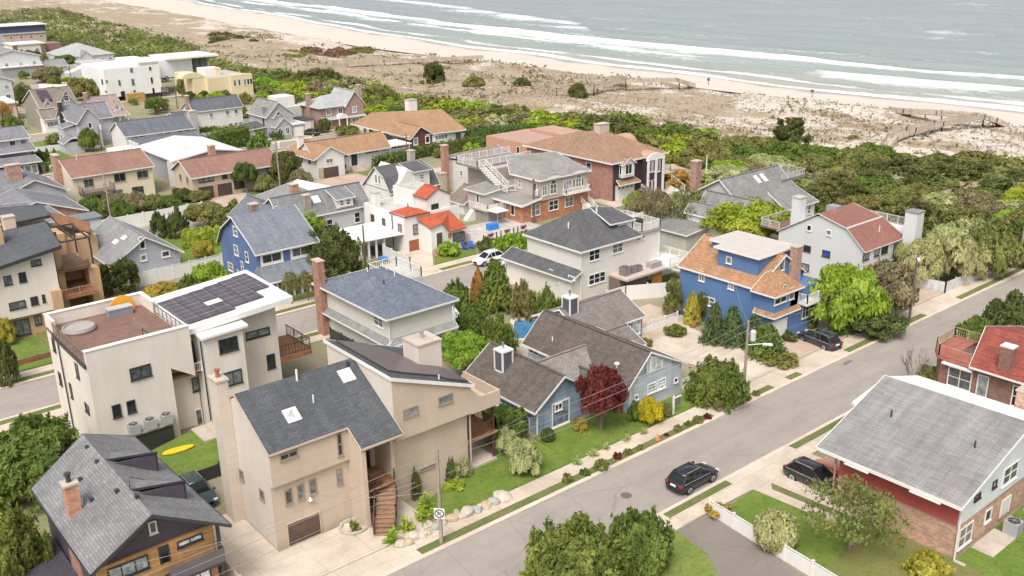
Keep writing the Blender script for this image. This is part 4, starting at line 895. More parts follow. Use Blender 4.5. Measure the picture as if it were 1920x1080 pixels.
# --- white Spanish style house
h = house('white stucco house with flat roof and three orange tiled roof pieces', 69.5, 105)
SW = paint((.68, .66, .63), .8, .06, 0, .6); TILE = shingle((.44, .09, .038), .15, .1, .3, .3); FLATR = blotch((.5, .48, .45), (.4, .37, .33), (.3, .27, .24), .3, 1.5)
MB().box(70, 108.6, 0, 79.5, 119.2, 5.0).build('wall', SW, h)
pr = MB(); pr.box(70, 108.6, 5.0, 70.25, 119.2, 5.35); pr.box(70.25, 118.95, 5, 79.5, 119.2, 5.35); pr.box(70.25, 108.6, 5.0, 79.5, 108.85, 5.35); pr.build('parapet', SW, h)
MB().box(70.25, 108.85, 5.0, 79.3, 118.95, 5.03).build('roof', FLATR, h)
roofset(h, TILE, [[(70, 108.4, 5.3), (74.2, 108.4, 5.3), (71.9, 110.4, 6.2)], [(70, 108.4, 5.3), (71.9, 110.4, 6.2), (69.9, 112.3, 5.3)], [(74.2, 108.4, 5.3), (74.0, 111.5, 5.3), (71.9, 110.4, 6.2)], [(69.9, 112.3, 5.3), (71.9, 110.4, 6.2), (74, 111.5, 5.3)]], .12, DARKF, .1, name='tile_roof')
MB().tube((71.9, 110.4, 6.1), (71.9, 110.4, 6.7), .12, .03).build('finial', DARKF, h)
gable(h, SW, TILE, 74.1, 78.1, 108.9, 111.9, 7.3, 8.4, 'y', 76, .2, .12, 5.03, .12, paint((.18, .13, .1)))
MB().box(74.1, 112, 5.03, 78.1, 117.5, 7.6).build('upper_wall', SW, h); MB().box(74.3, 112.1, 7.6, 77.9, 117.4, 7.63).build('upper_roof', FLATR, h)
MB().prism([(72.2, 105.4, 0), (77.6, 105.4, 0), (77.6, 105.4, 2.9), (75.2, 105.4, 3.1), (74.0, 105.4, 4.35), (72.2, 105.4, 3.9)], (0, 3.2, 0)).build('front_wing', SW, h)
roofset(h, TILE, [[(72, 105.2, 3.95), (74.0, 105.2, 4.45), (74.2, 107.2, 4.9), (72, 108.5, 4.9)], [(74.0, 105.2, 4.45), (75.0, 104.9, 3.05), (77.9, 104.9, 3.05), (77.6, 108.5, 4.9), (74.2, 107.2, 4.9)], [(72, 108.5, 4.9), (74.2, 107.2, 4.9), (77.6, 108.5, 4.9)]], .12, paint((.2, .14, .1)), .12, name='tile_roof')
DK2 = paint((.1, .07, .06), .5)
for q in ((777, 462, 847, 538),): win(h, 'S', 108.6, 'e2', *q, 1, 2, fr=DK2)
win(h, 'S', 105.4, 'e2', 1155, 545, 1270, 605, 1, fr=DK2); win(h, 'S', 108.9, 'e2', 950, 270, 1025, 375, 2, fr=DK2)
for q in ((380, 358, 418, 452), (487, 395, 522, 480), (637, 448, 677, 550)): win(h, 'W', 70, 'e2', *q, 1, 2, fr=DK2)
pan(h, 'S', 108.6, 'e2', 748, 620, 880, 720, planks((.3, .1, .05), .3, .1), 'garage_door', frame=planks((.3, .1, .05)))
pan(h, 'S', 105.4, 'e2', 1000, 545, 1060, 660, DK2, 'door', frame=WHITE)
wr = MB().lathe((0, 0, 0), [(.1, 0), (.26, 0), (.26, .05), (.1, .05)], 14)
st = MB()
for i in range(5): st.box(72.2, 104.9-i*.32, 0, 74.0, 105.22-i*.32, .9-i*.18)
st.build('front_steps', brick((.42, .17, .09)), h)
MB().box(75.0, 105.3, 2.0, 75.55, 105.38, 2.6).build('shutter', paint((.45, .15, .06)), h)
pg = MB(); pg.prism([(63.2, 109.5, 2.75), (69.9, 108.9, 2.75), (69.9, 116.5, 2.95), (63.2, 116.5, 2.95)], (0, 0, .12)); pg = pg.build('patio_cover', paint((.74, .72, .7), .6), h)
for x in (63.5, 64.8, 66, 67.3): MB().box(x-.12, 109.7, 0, x+.12, 109.95, 2.75).build('post', WHITE, pg)
gutter_pipe(h, 69.9, 111.6, .2, 5, DK2); chimney(h, 70.6, 71.5, 117, 118, 5, 7, SW)

# --- white house with dark gambrel roof
h = house('small white house with black bell-shaped roof, wide dormer and stone chimney', 80, 127)
gp = [(127.6, 3.6), (129, 5.9), (131.5, 7.2), (134.2, 5.6), (135.6, 3.4)]
gx = [(79.6, 3.4), (81.2, 5.8), (83.3, 7.3), (85.8, 5.6), (88.5, 3.4)]
MB().prism([(79.9, 127.5, 0), (79.9, 127.5, 3.9), (82, 127.5, 5.2), (83.4, 127.5, 7.05), (85, 127.5, 5.2), (87.5, 127.5, 3.6), (87.5, 127.5, 0)], (0, 8, 0)).build('wall', WHT, h)
MB().prism([(79.9, 127.5, 3.8), (79.9, 131.5, 7.0), (79.9, 135.5, 3.8)], (.5, 0, 0)).build('gable_wall', WHT, h)
roofset(h, CHAR, [[(79.6, 127.2, 3.6), (89.3, 127.2, 3.6), (89.3, 129, 6.0), (79.6, 129, 6.0)], [(79.6, 129, 6.0), (89.3, 129, 6), (88.4, 131.5, 7.3), (79.6, 131.5, 7.3)], [(79.6, 131.5, 7.3), (88.4, 131.5, 7.3), (89.3, 135.7, 3.6), (79.6, 135.7, 3.6)]], .15, WHITE, .15)
MB().box(84.4, 127.3, 3.9, 87.4, 130.5, 6.5).build('dormer', WHT, h); roofset(h, CHAR, [[(84.1, 126.9, 6.45), (87.7, 126.9, 6.45), (87.7, 131.3, 7.2), (84.1, 131.3, 7.2)]], .12, WHITE, .15, name='dormer_roof')
wm_(h, 'S', 127.3, 85.4, 86.3, 4.9, 5.8, 1, 2); 
for y in (130.2, 131.2): wm_(h, 'W', 79.9, y, y+.7, 4.6, 6.0, 1)
chimney(h, 89.4, 90.6, 127, 128.2, 0, 5.2, paint((.45, .38, .28), .9, .2, 0, 4)); chimney(h, 87.6, 88.6, 133, 134, 5, 8.4, paint((.4, .36, .32), .9, .2, 0, 4))

# --- large brick and dark house by the dunes
h = house('big brick and black-clad house with brown hip roof, white garage door and white bays', 111, 109)
BRK2 = brick((.36, .13, .085)); BLK = siding((.05, .035, .04), .2, .1, .8); BRS = shingle((.3, .185, .12), .15, .12)
MB().box(111, 109.2, 0, 123.5, 130.5, 6.6).build('wall', BRK2, h); MB().box(111.4, 109.0, 0, 123.55, 109.2, 6.6).build('dark_front', BLK, h)
roofset(h, BRS, [[(110.4, 108.5, 6.7), (124.2, 108.5, 6.7), (116.2, 116, 10.4), (113.6, 117, 10.4)], [(110.4, 108.5, 6.7), (113.6, 117, 10.4), (113.6, 120, 10.2), (110.4, 131, 6.7)], [(110.4, 131, 6.7), (113.6, 120, 10.2), (116.2, 116, 10.4), (124.2, 131, 6.7)], [(124.2, 108.5, 6.7), (124.2, 131, 6.7), (116.2, 116, 10.4)], [(113.6, 117, 10.4), (116.2, 116, 10.4), (113.6, 120, 10.2)]], .2, WHITE, .25)
PCH = paint((.44, .25, .175), .7, .06)
bv = MB(); bv.prism([(117.9+1.9*(1-cos(a)), 107.6, 6.5+1.0*sin(a)) for a in [pi*i/12 for i in range(13)]], (0, 7, 0)); bv.build('barrel_roof', PCH, h)
bv = MB(); bv.prism([(117.5+2.2*(1-cos(a)), 107.3, 6.2+1.2*sin(a)) for a in [pi*i/12 for i in range(13)]], (0, .3, 0)); bv.build('arched_gable', WHITE, h)
MB().box(117.8, 107.5, 0, 121.6, 109, 6.3).build('front_bay', BLK, h)
for x in (117.7, 119.6, 121.4): MB().box(x, 107.2, 0, x+.3, 107.5, 6.3).build('column', WHITE, h)
b2 = MB(); b2.box(112.6, 108.2, 4.0, 115.4, 109, 6.5); b2.build('bay', WHITE, h); gable(h, WHITE, BRS, 112.6, 115.4, 108.1, 110, 6.4, 7.3, 'y', 114, .2, .2, 6.3)
wm_(h, 'S', 108.2, 113.2, 114.8, 4.5, 6.2, 2); wm_(h, 'W', 112.6, 108.35, 108.9, 4.5, 6.2, 1)
panel(h, 'S', 109.0, 111.9, 116.2, .1, 2.6, WHITE, 'garage_door', frame=WHITE)
for i in range(4): wm_(h, 'S', 108.95, 112.3+i*.95, 113.0+i*.95, 1.95, 2.35, 1, w=.05, sill=False)
roofset(h, BRS, [[(111.6, 107.8, 3.0), (116.6, 107.8, 3.0), (116.2, 109.05, 3.7), (112, 109.05, 3.7)]], .14, WHITE, .2, name='skirt_roof')
for q in ((1150, 398, 1185, 470),): win(h, 'W', 111, 'a5', *q, 1, 2)
ov = MB(); ov.prism([(111, 119.6+.85*cos(a), 5.2+1.0*sin(a)) for a in [2*pi*i/16 for i in range(16)]], (-.1, 0, 0)); ov = ov.build('oval_window', WHITE, h); MB().prism([(110.9, 119.6+.55*cos(a), 5.2+.7*sin(a)) for a in [2*pi*i/16 for i in range(16)]], (-.02, 0, 0)).build('pane', GL, ov)
for x0, z0, z1 in ((118.2, 4.2, 6), (119.1, 4.2, 6), (120.2, 4, 6), (118.2, .6, 2.8), (119.1, .6, 2.8)): wm_(h, 'S', 107.5, x0, x0+.7, z0, z1, 1)
wm_(h, 'S', 109.0, 122.0, 123.3, 4.6, 6.2, 1, 1, w=.15); wm_(h, 'S', 109.0, 121.9, 123.3, .9, 2.9, 2, 1, w=.15)
bl = MB().box(123.5, 108.8, 2.9, 125.2, 113, 3.2).build('balcony', WHITE, h); railing(bl, [(123.6, 108.9, 3.2), (125.1, 108.9, 3.2), (125.1, 113, 3.2)], 1, WHITE, .2)
st = MB()
for i in range(7): st.box(123.7, 105.5+i*.45, .0, 125.3, 105.95+i*.45, .2+i*.2)
st.build('front_steps', WHITE, h); railing(h, [(125.2, 105.6, .3), (125.2, 108.6, 1.6)], 1, WHITE, .2)
railing(h, [(116.8, 104.4, 0), (116.8, 107.8, 1.4)], 1, WHITE, .25)
chimney(h, 114.5, 116.8, 115.6, 117, 8, 11.6, paint((.5, .42, .35), .85, .1, 0, 3))

# --- coral house behind it
h = house('coral pink flat-roofed house with white roof deck behind the brick house', 118, 137)
MB().box(117, 136.5, 0, 128, 150, 5).build('wall', PCH, h); MB().box(126, 134, 0, 132, 147, 5.6).build('wall', PCH, h); MB().box(117.2, 136.7, 5, 125.9, 149.8, 5.05).build('roof', paint((.4, .25, .2), .8, .12), h); MB().box(126.2, 134.2, 5.6, 131.8, 146.8, 5.65).build('roof', paint((.42, .26, .2), .8, .1), h)
bv = MB(); bv.prism([(124.6, 121.4+2.2*cos(a), 6.4+1.5*sin(a)) for a in [pi*i/12 for i in range(13)]], (3, 0, 0)); bv.build('barrel_roof', PCH, h)
MB().box(124.5, 118.6, 0, 128, 124.2, 6.4).build('wall', PCH, h); wm_(h, 'W', 117, 139.6, 140.6, 2.8, 4.2, 1)

# --- taupe and brick house
h = house('taupe upper storey on red brick house with curved eaves, white balconies and outside stair', 91, 108)
TP = siding((.44, .40, .35), .16, .04, .85); OB = brick((.42, .15, .07), (.4, .27, .18)); GTR = shingle((.27, .255, .24), .15, .1)
MB().box(91.3, 108.5, 0, 105, 115, 3.3).build('brick_wall', OB, h)
roofset(h, GTR, [[(90.7, 107.9, 3.35), (94.7, 107.9, 3.95), (94.7, 115.5, 3.95), (90.7, 115.5, 3.35)]], .2, WHITE, .35, name='skirt_roof')
MB().box(94.6, 108.2, 3.3, 104.6, 114.5, 6.5).build('wall', TP, h)
MB().box(89.2, 115, 0, 104, 119.5, 4.2).build('wall', TP, h); roofset(h, GTR, [[(88.8, 114.8, 4.2), (95, 114.8, 4.7), (95, 120, 4.7), (88.8, 120, 4.2)]], .15, WHITE, .2)
roofset(h, GTR, [[(94.2, 107.8, 6.6), (105.1, 107.8, 6.6), (103, 111.5, 8.4), (97, 112, 8.4)], [(94.2, 107.8, 6.6), (97, 112, 8.4), (96, 118, 8.6), (94.2, 115, 6.6)], [(97, 112, 8.4), (103, 111.5, 8.4), (104.8, 116, 8.4), (96, 118, 8.6)], [(105.1, 107.8, 6.6), (104.8, 116, 8.4), (103, 111.5, 8.4)]], .16, WHITE, .22)
for cx in (97.2, 102.6):
    bv = MB(); bv.prism([(cx+1.5*cos(a), 107.75, 6.55+.55*sin(a)) for a in [pi*i/10 for i in range(11)]], (0, 2.6, 0)); e = bv.build('eyebrow_roof', GTR, h)
    bv = MB(); bv.prism([(cx+1.45*cos(a), 107.75, 6.5+.5*sin(a)) for a in [pi*i/10 for i in range(11)]], (0, -.06, 0)); bv.build('eyebrow_trim', WHITE, e)
def arched(h, x0, x1, z0, z1, c):
    f = wm_(h, 'S', c, x0, x1, z0, z1, 2, 2); r = (x1-x0)/2; m = (x0+x1)/2
    MB().prism([(m+r*cos(a), c, z1+r*sin(a)) for a in [pi*i/10 for i in range(11)]], (0, -.07, 0)).build('arch_trim', WHITE, f); MB().prism([(m+r*.78*cos(a), c-.07, z1+.03+r*.78*sin(a)) for a in [pi*i/10 for i in range(11)]], (0, -.02, 0)).build('arch_pane', GL, f)
arched(h, 96.6, 98.0, 4.0, 5.6, 108.2); arched(h, 102.0, 103.2, 4.2, 5.7, 108.2); wm_(h, 'S', 108.2, 95.0, 96.0, 4.0, 5.6, 2, 2)
wm_(h, 'S', 108.2, 99.4, 101.2, 4.2, 5.7, 3); wm_(h, 'S', 108.2, 101.4, 101.9, 4.2, 5.7, 1); wm_(h, 'S', 108.2, 103.3, 103.8, 4.2, 5.7, 1)
bl = MB().box(99.2, 107.3, 3.5, 104.6, 108.2, 3.7).build('balcony', WHITE, h); railing(bl, [(99.3, 108.1, 3.7), (99.3, 107.4, 3.7), (104.5, 107.4, 3.7), (104.5, 108.1, 3.7)], .75, WHITE, .16)
wm_(h, 'S', 108.5, 93.0, 94.8, 1.1, 2.9, 2, 2); wm_(h, 'S', 108.5, 96.6, 98.6, 1.3, 2.9, 2, 2); wm_(h, 'S', 108.5, 100.0, 101.8, 1.3, 2.9, 2, 2); wm_(h, 'W', 91.3, 110.4, 111.3, 1.2, 2.8, 1); wm_(h, 'W', 91.3, 113, 113.6, 1.4, 2.7, 1)
wm_(h, 'W', 94.6, 112.6, 113.4, 4.6, 6.0, 1, 2); wm_(h, 'W', 94.6, 109, 109.8, 4.6, 6.0, 1); wm_(h, 'W', 89.2, 116.5, 117.2, 2.4, 3.8, 1)
st = MB()
for i in range(10): st.box(92.6+.05*i, 115.2+i*.62, 4.1+i*.26, 93.9+.05*i, 115.85+i*.62, 4.25+i*.26)
st.build('outside_stair', WHITE, h)
for x in (92.6, 94.1): railing(h, [(x, 115.2, 4.2), (x+.4, 121.3, 6.8)], 1, WHITE, .2)
railing(h, [(92.5, 113.6, 4.0), (92.5, 115.1, 4.0), (94.2, 113.5, 4.0)], 1, WHITE, .2)
dk = MB().box(92.6, 121.3, 6.5, 104, 127, 6.8).build('roof_deck', GRYSH, h); railing(dk, [(104, 121.4, 6.8), (92.7, 121.4, 6.8), (92.7, 127, 6.8), (104, 127, 6.8)], 1.1, WHITE, .3); MB().box(95, 119.5, 0, 104, 127, 6.5).build('wall', TP, h)
dk = MB().box(87.6, 112.4, 1.9, 91.3, 117, 2.1).build('side_deck', paint((.5, .42, .38)), h); railing(dk, [(91.2, 112.5, 2.1), (87.7, 112.5, 2.1), (87.7, 117, 2.1)], .9, WHITE, .14)
st = MB()
for i in range(6): st.box(86.2+i*.3, 116, 0, 86.5+i*.3, 117, .3*(i+1))
st.build('deck_stairs', WHITE, h); MB().box(88, 112.8, 0, 91.2, 116.8, 1.9).build('deck_base', paint((.3, .27, .25)), h)
fs = MB()
for i in range(6): fs.box(103.4, 106.0+i*.36, 0, 104.8, 106.36+i*.36, .2+i*.22)
fs.build('front_steps', WHITE, h); railing(h, [(103.3, 106, .2), (103.3, 108.2, 1.6)], .9, WHITE, .2); railing(h, [(104.9, 106, .2), (104.9, 108.2, 1.6)], .9, WHITE, .2)

# --- white house behind with brown roof
h = house('white L-shaped house with taupe roof and free-standing brick chimney', 94, 124)
MB().prism([(97, 124, 0), (97, 124, 4), (97, 129, 6.0), (97, 136.5, 5.2), (97, 136.5, 0)], (9, 0, 0)).build('wall', WHT, h)
roofset(h, shingle((.25, .2, .165)), [[(96.7, 129.3, 6.15), (106.3, 129.3, 6.15), (106.3, 133.2, 7.0), (96.7, 136, 6.0)], [(96.7, 136, 6), (106.3, 133.2, 7.0), (106.3, 138, 5)]], .15, WHITE, .15); roofset(h, GRYSH, [[(96.9, 124, 4.4), (106.2, 124, 4.4), (106.2, 129.3, 6.0), (96.9, 129.3, 6.0)]], .12, None)
MB().box(96.4, 123.9, 0, 105.9, 124.2, 4.9).build('parapet_wall', WHT, h); chimney(h, 94.9, 95.9, 133.6, 134.6, 0, 8.2, brick((.36, .13, .07))); wm_(h, 'W', 97, 131.2, 132, 3, 4, 1, 2); chimney(h, 101, 101.5, 124.2, 124.7, 4, 6.6, WHITE)
gable(h, WHT, shingle((.22, .17, .14)), 88.6, 95.5, 119.8, 124, 1.9, 3.8, 'y', None, .3, .3)

# --- grey dormered house
h = house('grey house with long slate roof, skylight, white dormer and ivy on the wall', 58, 119.5)
GDW = siding((.53, .53, .53), .16, .04, .9); GDR = shingle((.2, .2, .205))
gable(h, GDW, GDR, 57.6, 71.6, 120.5, 127.6, 4.9, 7.5, 'x', 123.3, .35, .35)
gable(h, GDW, shingle((.15, .16, .18)), 54.5, 62.5, 122.5, 131, 4.2, 6.6, 'y', 57.6, .3, .3)
MB().box(66.3, 120.3, 4.9, 68.9, 123, 6.3).build('dormer', WHT, h); roofset(h, GDR, [[(66.0, 120, 6.3), (69.2, 120, 6.3), (69.2, 123.4, 7.4), (66, 123.4, 7.4)]], .12, WHITE, .15, name='dormer_roof')
wm_(h, 'S', 120.3, 66.6, 67.4, 5.2, 6.1, 1, 2); wm_(h, 'S', 120.3, 67.7, 68.5, 5.2, 6.1, 1, 2); wm_(h, 'S', 120.5, 64.4, 65.4, 2.0, 3.6, 1, 2); wm_(h, 'S', 120.5, 69.0, 70.0, 2.2, 3.8, 1, 2)
chimney(h, 61.6, 62.6, 121.1, 122, 4.5, 7.4, brick((.3, .22, .19))); skylight(h, [(63.2, 121.6, 5.95), (64.4, 121.6, 5.95), (64.4, 122.5, 6.8), (63.2, 122.5, 6.8)])
for y in (126.5, 127.5, 128.5): wm_(h, 'W', 54.5, y, y+.7, 2.4, 4.0, 1)
# --- white hip-roofed house behind it
h = house('house with white hip roof, grey slope and brick chimney behind the dormered house', 62, 131)
MB().box(62.5, 131, 0, 74, 140, 3.4).build('wall', GDW, h)
roofset(h, paint((.78, .77, .75), .6, .04), [[(70, 130.6, 4.2), (75.5, 131, 3.5), (75.5, 140, 3.5), (68.5, 136.5, 6.2), (66.5, 134.5, 6.2)]], .15, WHITE, .15)
roofset(h, GRYSH, [[(62, 130.6, 3.4), (70, 130.6, 4.2), (66.5, 134.5, 6.2)], [(62, 130.6, 3.4), (66.5, 134.5, 6.2), (68.5, 136.5, 6.2), (62, 141, 3.4)]], .15, WHITE, .15, name='grey_roof')
chimney(h, 65.0, 66.1, 131.5, 132.5, 3.5, 6.6, brick((.4, .16, .1)))

# --- grey cottage
h = house('light grey cottage with two skylights and white-trimmed gable beside the white fence', 34.5, 122)
CGW = siding((.41, .42, .45), .14, .05, .88); CGR = shingle((.25, .25, .25), .15, .15)
gable(h, CGW, CGR, 34.6, 43.2, 122.0, 135, 3.2, 5.9, 'y', 39.0, .5, .45)
gable(h, CGW, CGR, 31.2, 38.2, 133, 140.5, 3.0, 5.6, 'y', 35, .4, .3)
for i in (0, 1): skylight(h, [(36.4+i*.9, 125.9-i*.9, 4.35+i*.6), (37.0+i*.9, 125.9-i*.9, 4.75+i*.6), (37.0+i*.9, 127.1-i*.9, 4.75+i*.6), (36.4+i*.9, 127.1-i*.9, 4.35+i*.6)], h=.15)
for q in ((590, 508, 685, 635), (612, 708, 695, 768), (850, 668, 958, 722), (360, 775, 470, 828)): win(h, 'S', 122.0, 'e4', *q, 1, fr=WHITE, w=.16)
MB().box(38.2, 121.2, .2, 41.6, 122, 1.2).build('cellar_hatch', paint((.45, .43, .43)), h)
for y in (124, 126, 128.4): wm_(h, 'W', 34.6, y, y+1.0, 1.2, 2.6, 2)
roofset(h, shingle((.4, .16, .08)), [[(33.2, 121.6, 1.9), (34.6, 121.6, 2.5), (34.6, 125, 2.5), (33.2, 125, 1.9)]], .12, None, name='porch_roof')

# --- modern house at the left edge with stacked terraces
h = house('cream modern house with black slanted roof and stacked tan terraces with pergola', 19.5, 110)
CRM = paint((.66, .61, .55), .8, .04); OCH = paint((.48, .32, .18), .8, .1); BKR = shingle((.09, .095, .105), .15, .1)
MB().prism([(14, 111, 2.6), (25.4, 111, 2.6), (25.4, 111, 9.4), (14, 111, 8.3)], (0, 10, 0)).build('wall', CRM, h)
roofset(h, BKR, [[(13.5, 109.4, 8.2), (26.2, 110.4, 9.9), (26.6, 117.2, 11.2), (13.5, 118.5, 10.1)]], .25, DARKF, .4)
roofset(h, BKR, [[(13.5, 118.5, 10.1), (26.6, 117.2, 11.2), (26.6, 121.5, 8.5), (13.5, 121.5, 8.5)]], .2, DARKF, .3)
MB().box(19.6, 111.6, 0, 25, 118, 2.6).build('base_wall', OCH, h); MB().box(14, 111.4, 0, 19.6, 118, 2.6).build('base_wall', OCH, h)
chimney(h, 20.6, 21.5, 114.6, 115.5, 9, 12.2, OCH, CONC, metal((.5, .48, .46)))
for q in ((235, 368, 325, 400), (22, 492, 98, 552), (138, 465, 212, 530), (65, 700, 205, 728), (232, 655, 302, 705), (322, 635, 358, 690)): win(h, 'S', 111, 'd3', *q, 2, fr=DARKF)
win(h, 'S', 111.6, 'd3', 105, 840, 245, 935, 2, fr=DARKF); win(h, 'S', 111.6, 'd3', 262, 800, 330, 860, 2, fr=DARKF)
MB().box(25.5, 111.0, 3.4, 29.5, 117, 3.7).build('terrace_floor', WOODR, h); MB().box(25.5, 112.6, 6.1, 29.5, 119, 6.4).build('terrace_floor', DECKB, h)
for p in ((24.4, 110.4, 25.4, 111.0, 4.9), (29.3, 113.0, 30.5, 114.6, 5.8), (29.5, 115.5, 30.6, 117, 9.2), (26.0, 113.2, 26.7, 114, 9.4)): MB().box(p[0], p[1], 0, p[2], p[3], p[4]).build('pillar', OCH, h)
MB().box(26, 117, 0, 30.5, 119, 6.1).build('back_wall', OCH, h); pg = MB()
for x in (26.8, 28.3, 29.8): pg.bar((x, 112.8, 9.6), (x, 119, 9.9), .14)
for y in (112.8, 119): pg.bar((26.6, y, 9.6+(y-112.8)*.05), (30, y, 9.6+(y-112.8)*.05), .16)
for x, y in ((29.9, 112.9), (29.9, 118.9)): pg.box(x-.08, y-.08, 6.4, x+.08, y+.08, 9.6)
pg.build('pergola', DARKF, h); railing(h, [(25.6, 111.1, 3.7), (29.4, 111.1, 3.7)], .9, paint((.4, .2, .12)), .15); MB().box(26.5, 112.5, 6.4, 29.4, 112.6, 7.2).build('terrace_parapet', DECKB, h)
MB().box(27, 112, 3.7, 28, 112.7, 4.4).build('planter', DARKF, h); MB().box(24.8, 110.9, 0, 29, 111.2, 1.2).build('garden_wall', CRM, h)
# --- second modern house behind
h = house('long flat-roofed tan house with terracotta terrace and two square chimneys at left edge', 15, 128)
MB().box(10, 128, 0, 31, 137, 6.6).build('wall', OCH, h); roofset(h, BKR, [[(9, 127.2, 8.6), (30.5, 131.5, 8.4), (31.2, 137.6, 8.6), (9, 141, 9.6)]], .3, DARKF, .4); MB().box(31, 128.5, 0, 35, 138, 5.6).build('terrace_block', OCH, h)
MB().box(9, 124.5, 6.8, 29, 128, 7.1).build('terrace', planks((.36, .2, .13)), h); MB().box(9, 124.5, 0, 29, 128, 6.8).build('wall', CRM, h); MB().box(9, 124.2, 6.9, 29.2, 124.5, 7.9).build('parapet', DARKF, h)
roofset(h, WOODR, [[(30.8, 129, 7.6), (34, 127.5, 6.2), (35.6, 133, 6.2), (31.5, 137, 7.6)]], .15, DARKF, .2, name='terracotta_roof')
for x, y in ((21.5, 131), (24.2, 127)): chimney(h, x, x+1.3, y, y+1.3, 7, 10, paint((.6, .48, .36)), CONC)
MB().box(33.5, 137.5, 0, 38.5, 140.8, 5.4).build('roof_pavilion', WHT, h); MB().box(33.3, 137.3, 5.4, 38.7, 141, 5.6).build('pavilion_roof', metal((.35, .38, .37), .5), h)
# ================================================================== far blocks
CREAM = paint((.66, .57, .44), .8, .04); BRR = shingle((.27, .15, .115), .12, .12); ORR = shingle((.35, .21, .12), .1, .1)
# --- cream two-storey house
h = house('cream two-storey house with brown roof, brick chimney wall and rear balcony', 43.5, 168.5)
gable(h, CREAM, BRR, 43.6, 57.0, 168.6, 180, 5.3, 7.4, 'x', 174, .5, .3)
chimney(h, 42.7, 43.58, 174, 176.3, 0, 8.0, brick((.4, .17, .1))); vent(h, 46, 173, 7.2, .8)
for q in ((815, 295, 908, 340), (982, 275, 1070, 315), (598, 335, 678, 380), (808, 412, 885, 440)): win(h, 'S', 168.6, 'a3', *q, 2, fr=paint((.3, .26, .2)))
win(h, 'S', 168.6, 'a3', 948, 390, 1040, 455, 2, fr=DARKF); win(h, 'S', 168.6, 'a3', 655, 455, 735, 500, 2, fr=DARKF)
b = MB().box(44.2, 166, 2.4, 49.5, 168.6, 2.7).build('balcony', planks((.2, .16, .13)), h); railing(b, [(44.3, 168.5, 2.7), (44.3, 166.1, 2.7), (49.4, 166.1, 2.7), (49.4, 168.5, 2.7)], 1, paint((.3, .26, .23)), .25)
for x in (44.5, 49.2): MB().box(x-.1, 166.2, 0, x+.1, 166.4, 2.4).build('post', paint((.3, .24, .2)), h)
# --- brown ranch
h = house('long tan split-level house with russet roof and two dark garage doors', 60, 158.5)
TN2 = paint((.5, .4, .31), .8, .05)
gable(h, TN2, BRR, 60.3, 76.5, 159.2, 167.5, 4.3, 6.4, 'x', None, .6, .4)
for x in (61.2, 64.6): panel(h, 'S', 159.2, x, x+2.6, 0, 2.1, planks((.07, .05, .045), .35, .05), 'garage_door')
MB().box(63.9, 159.0, 0, 64.5, 159.2, 2.2).build('brick_pier', brick((.42, .19, .11)), h)
wm_(h, 'S', 159.2, 61.4, 64.1, 2.9, 3.8, 3, fr=DARKF); wm_(h, 'S', 159.2, 65.6, 66.6, 2.9, 3.9, 1, fr=DARKF); wm_(h, 'S', 159.2, 67.6, 69.6, .8, 4.1, 3, fr=DARKF); wm_(h, 'S', 159.2, 72.4, 75.8, 2.7, 4.0, 3, fr=paint((.3, .26, .2)))
for y in (161, 164): wm_(h, 'W', 60.3, y, y+.8, 2.6, 3.8, 1, fr=paint((.3, .26, .2)))
chimney(h, 66.5, 67.6, 165.5, 166.5, 5, 7.6, brick((.4, .16, .1)))
# --- white flat roofed grey house behind
h = house('grey house with broad white membrane roof behind the russet-roofed ranch', 62, 172)
MB().prism([(62.7, 172.5, 0), (75, 172.5, 0), (75, 172.5, 4.6), (70, 172.5, 5.6), (62.7, 172.5, 4.6)], (0, 18, 0)).build('wall', siding((.33, .33, .36), .2), h)
roofset(h, paint((.63, .62, .61), .7, .05), [[(62, 172, 4.7), (70, 172, 5.8), (70, 191, 5.8), (62, 191, 4.7)], [(70, 172, 5.8), (75.6, 172, 4.8), (75.6, 191, 4.8), (70, 191, 5.8)]], .2, WHITE, .25)
MB().box(61.2, 172.2, 0, 62.7, 172.8, 4.6).build('corner_wall', WHITE, h); MB().box(66, 178, 5, 67, 179, 6.6).build('roof_vent', WHITE, h)
for x in (63.6, 66.4): wm_(h, 'S', 172.5, x, x+1.2, 2.9, 4, 1, w=.16)
# --- orange ranches
h = house('white split-level house with orange-brown roof, dark front door and garage below', 83, 158)
gable(h, WHT, ORR, 84.5, 101, 161, 167.5, 4.0, 6.2, 'x', 163.8, .7, .3)
gable(h, WHT, ORR, 83.8, 89.6, 158.6, 169.5, 4.2, 5.9, 'y', None, .7, .4)
panel(h, 'S', 158.6, 85.1, 88.2, 0, 1.95, planks((.1, .06, .055), .3, .05), 'garage_door'); MB().box(84, 158.45, 0, 85, 158.6, 2.1).build('stone_base', paint((.42, .35, .25), .9, .2, 0, 4), h)
wm_(h, 'S', 158.6, 85.7, 87.2, 2.7, 3.6, 2); wm_(h, 'S', 161, 90.2, 91.8, 2.7, 3.9, 2); wm_(h, 'S', 161, 95.6, 98.6, 2.7, 3.9, 4); panel(h, 'S', 161, 92.5, 93.8, .8, 3.8, paint((.03, .025, .03)), 'door'); wm_(h, 'S', 161, 90, 91.4, .4, 1.5, 2)
b = MB().box(101, 160.5, 1.6, 106, 166, 1.9).build('porch', WHITE, h); railing(b, [(101.1, 160.6, 1.9), (105.9, 160.6, 1.9), (105.9, 165.9, 1.9)], 1, WHITE, .2); MB().box(101, 160.4, 3.4, 106.2, 166.2, 3.6).build('porch_roof', WHITE, h); MB().box(101, 161, 0, 105.8, 166, 1.6).build('porch_base', paint((.45, .42, .38)), h)
for p in ((101.2, 160.6), (105.8, 160.6)): MB().box(p[0]-.1, p[1], 1.9, p[0]+.1, p[1]+.2, 3.4).build('post', WHITE, h)
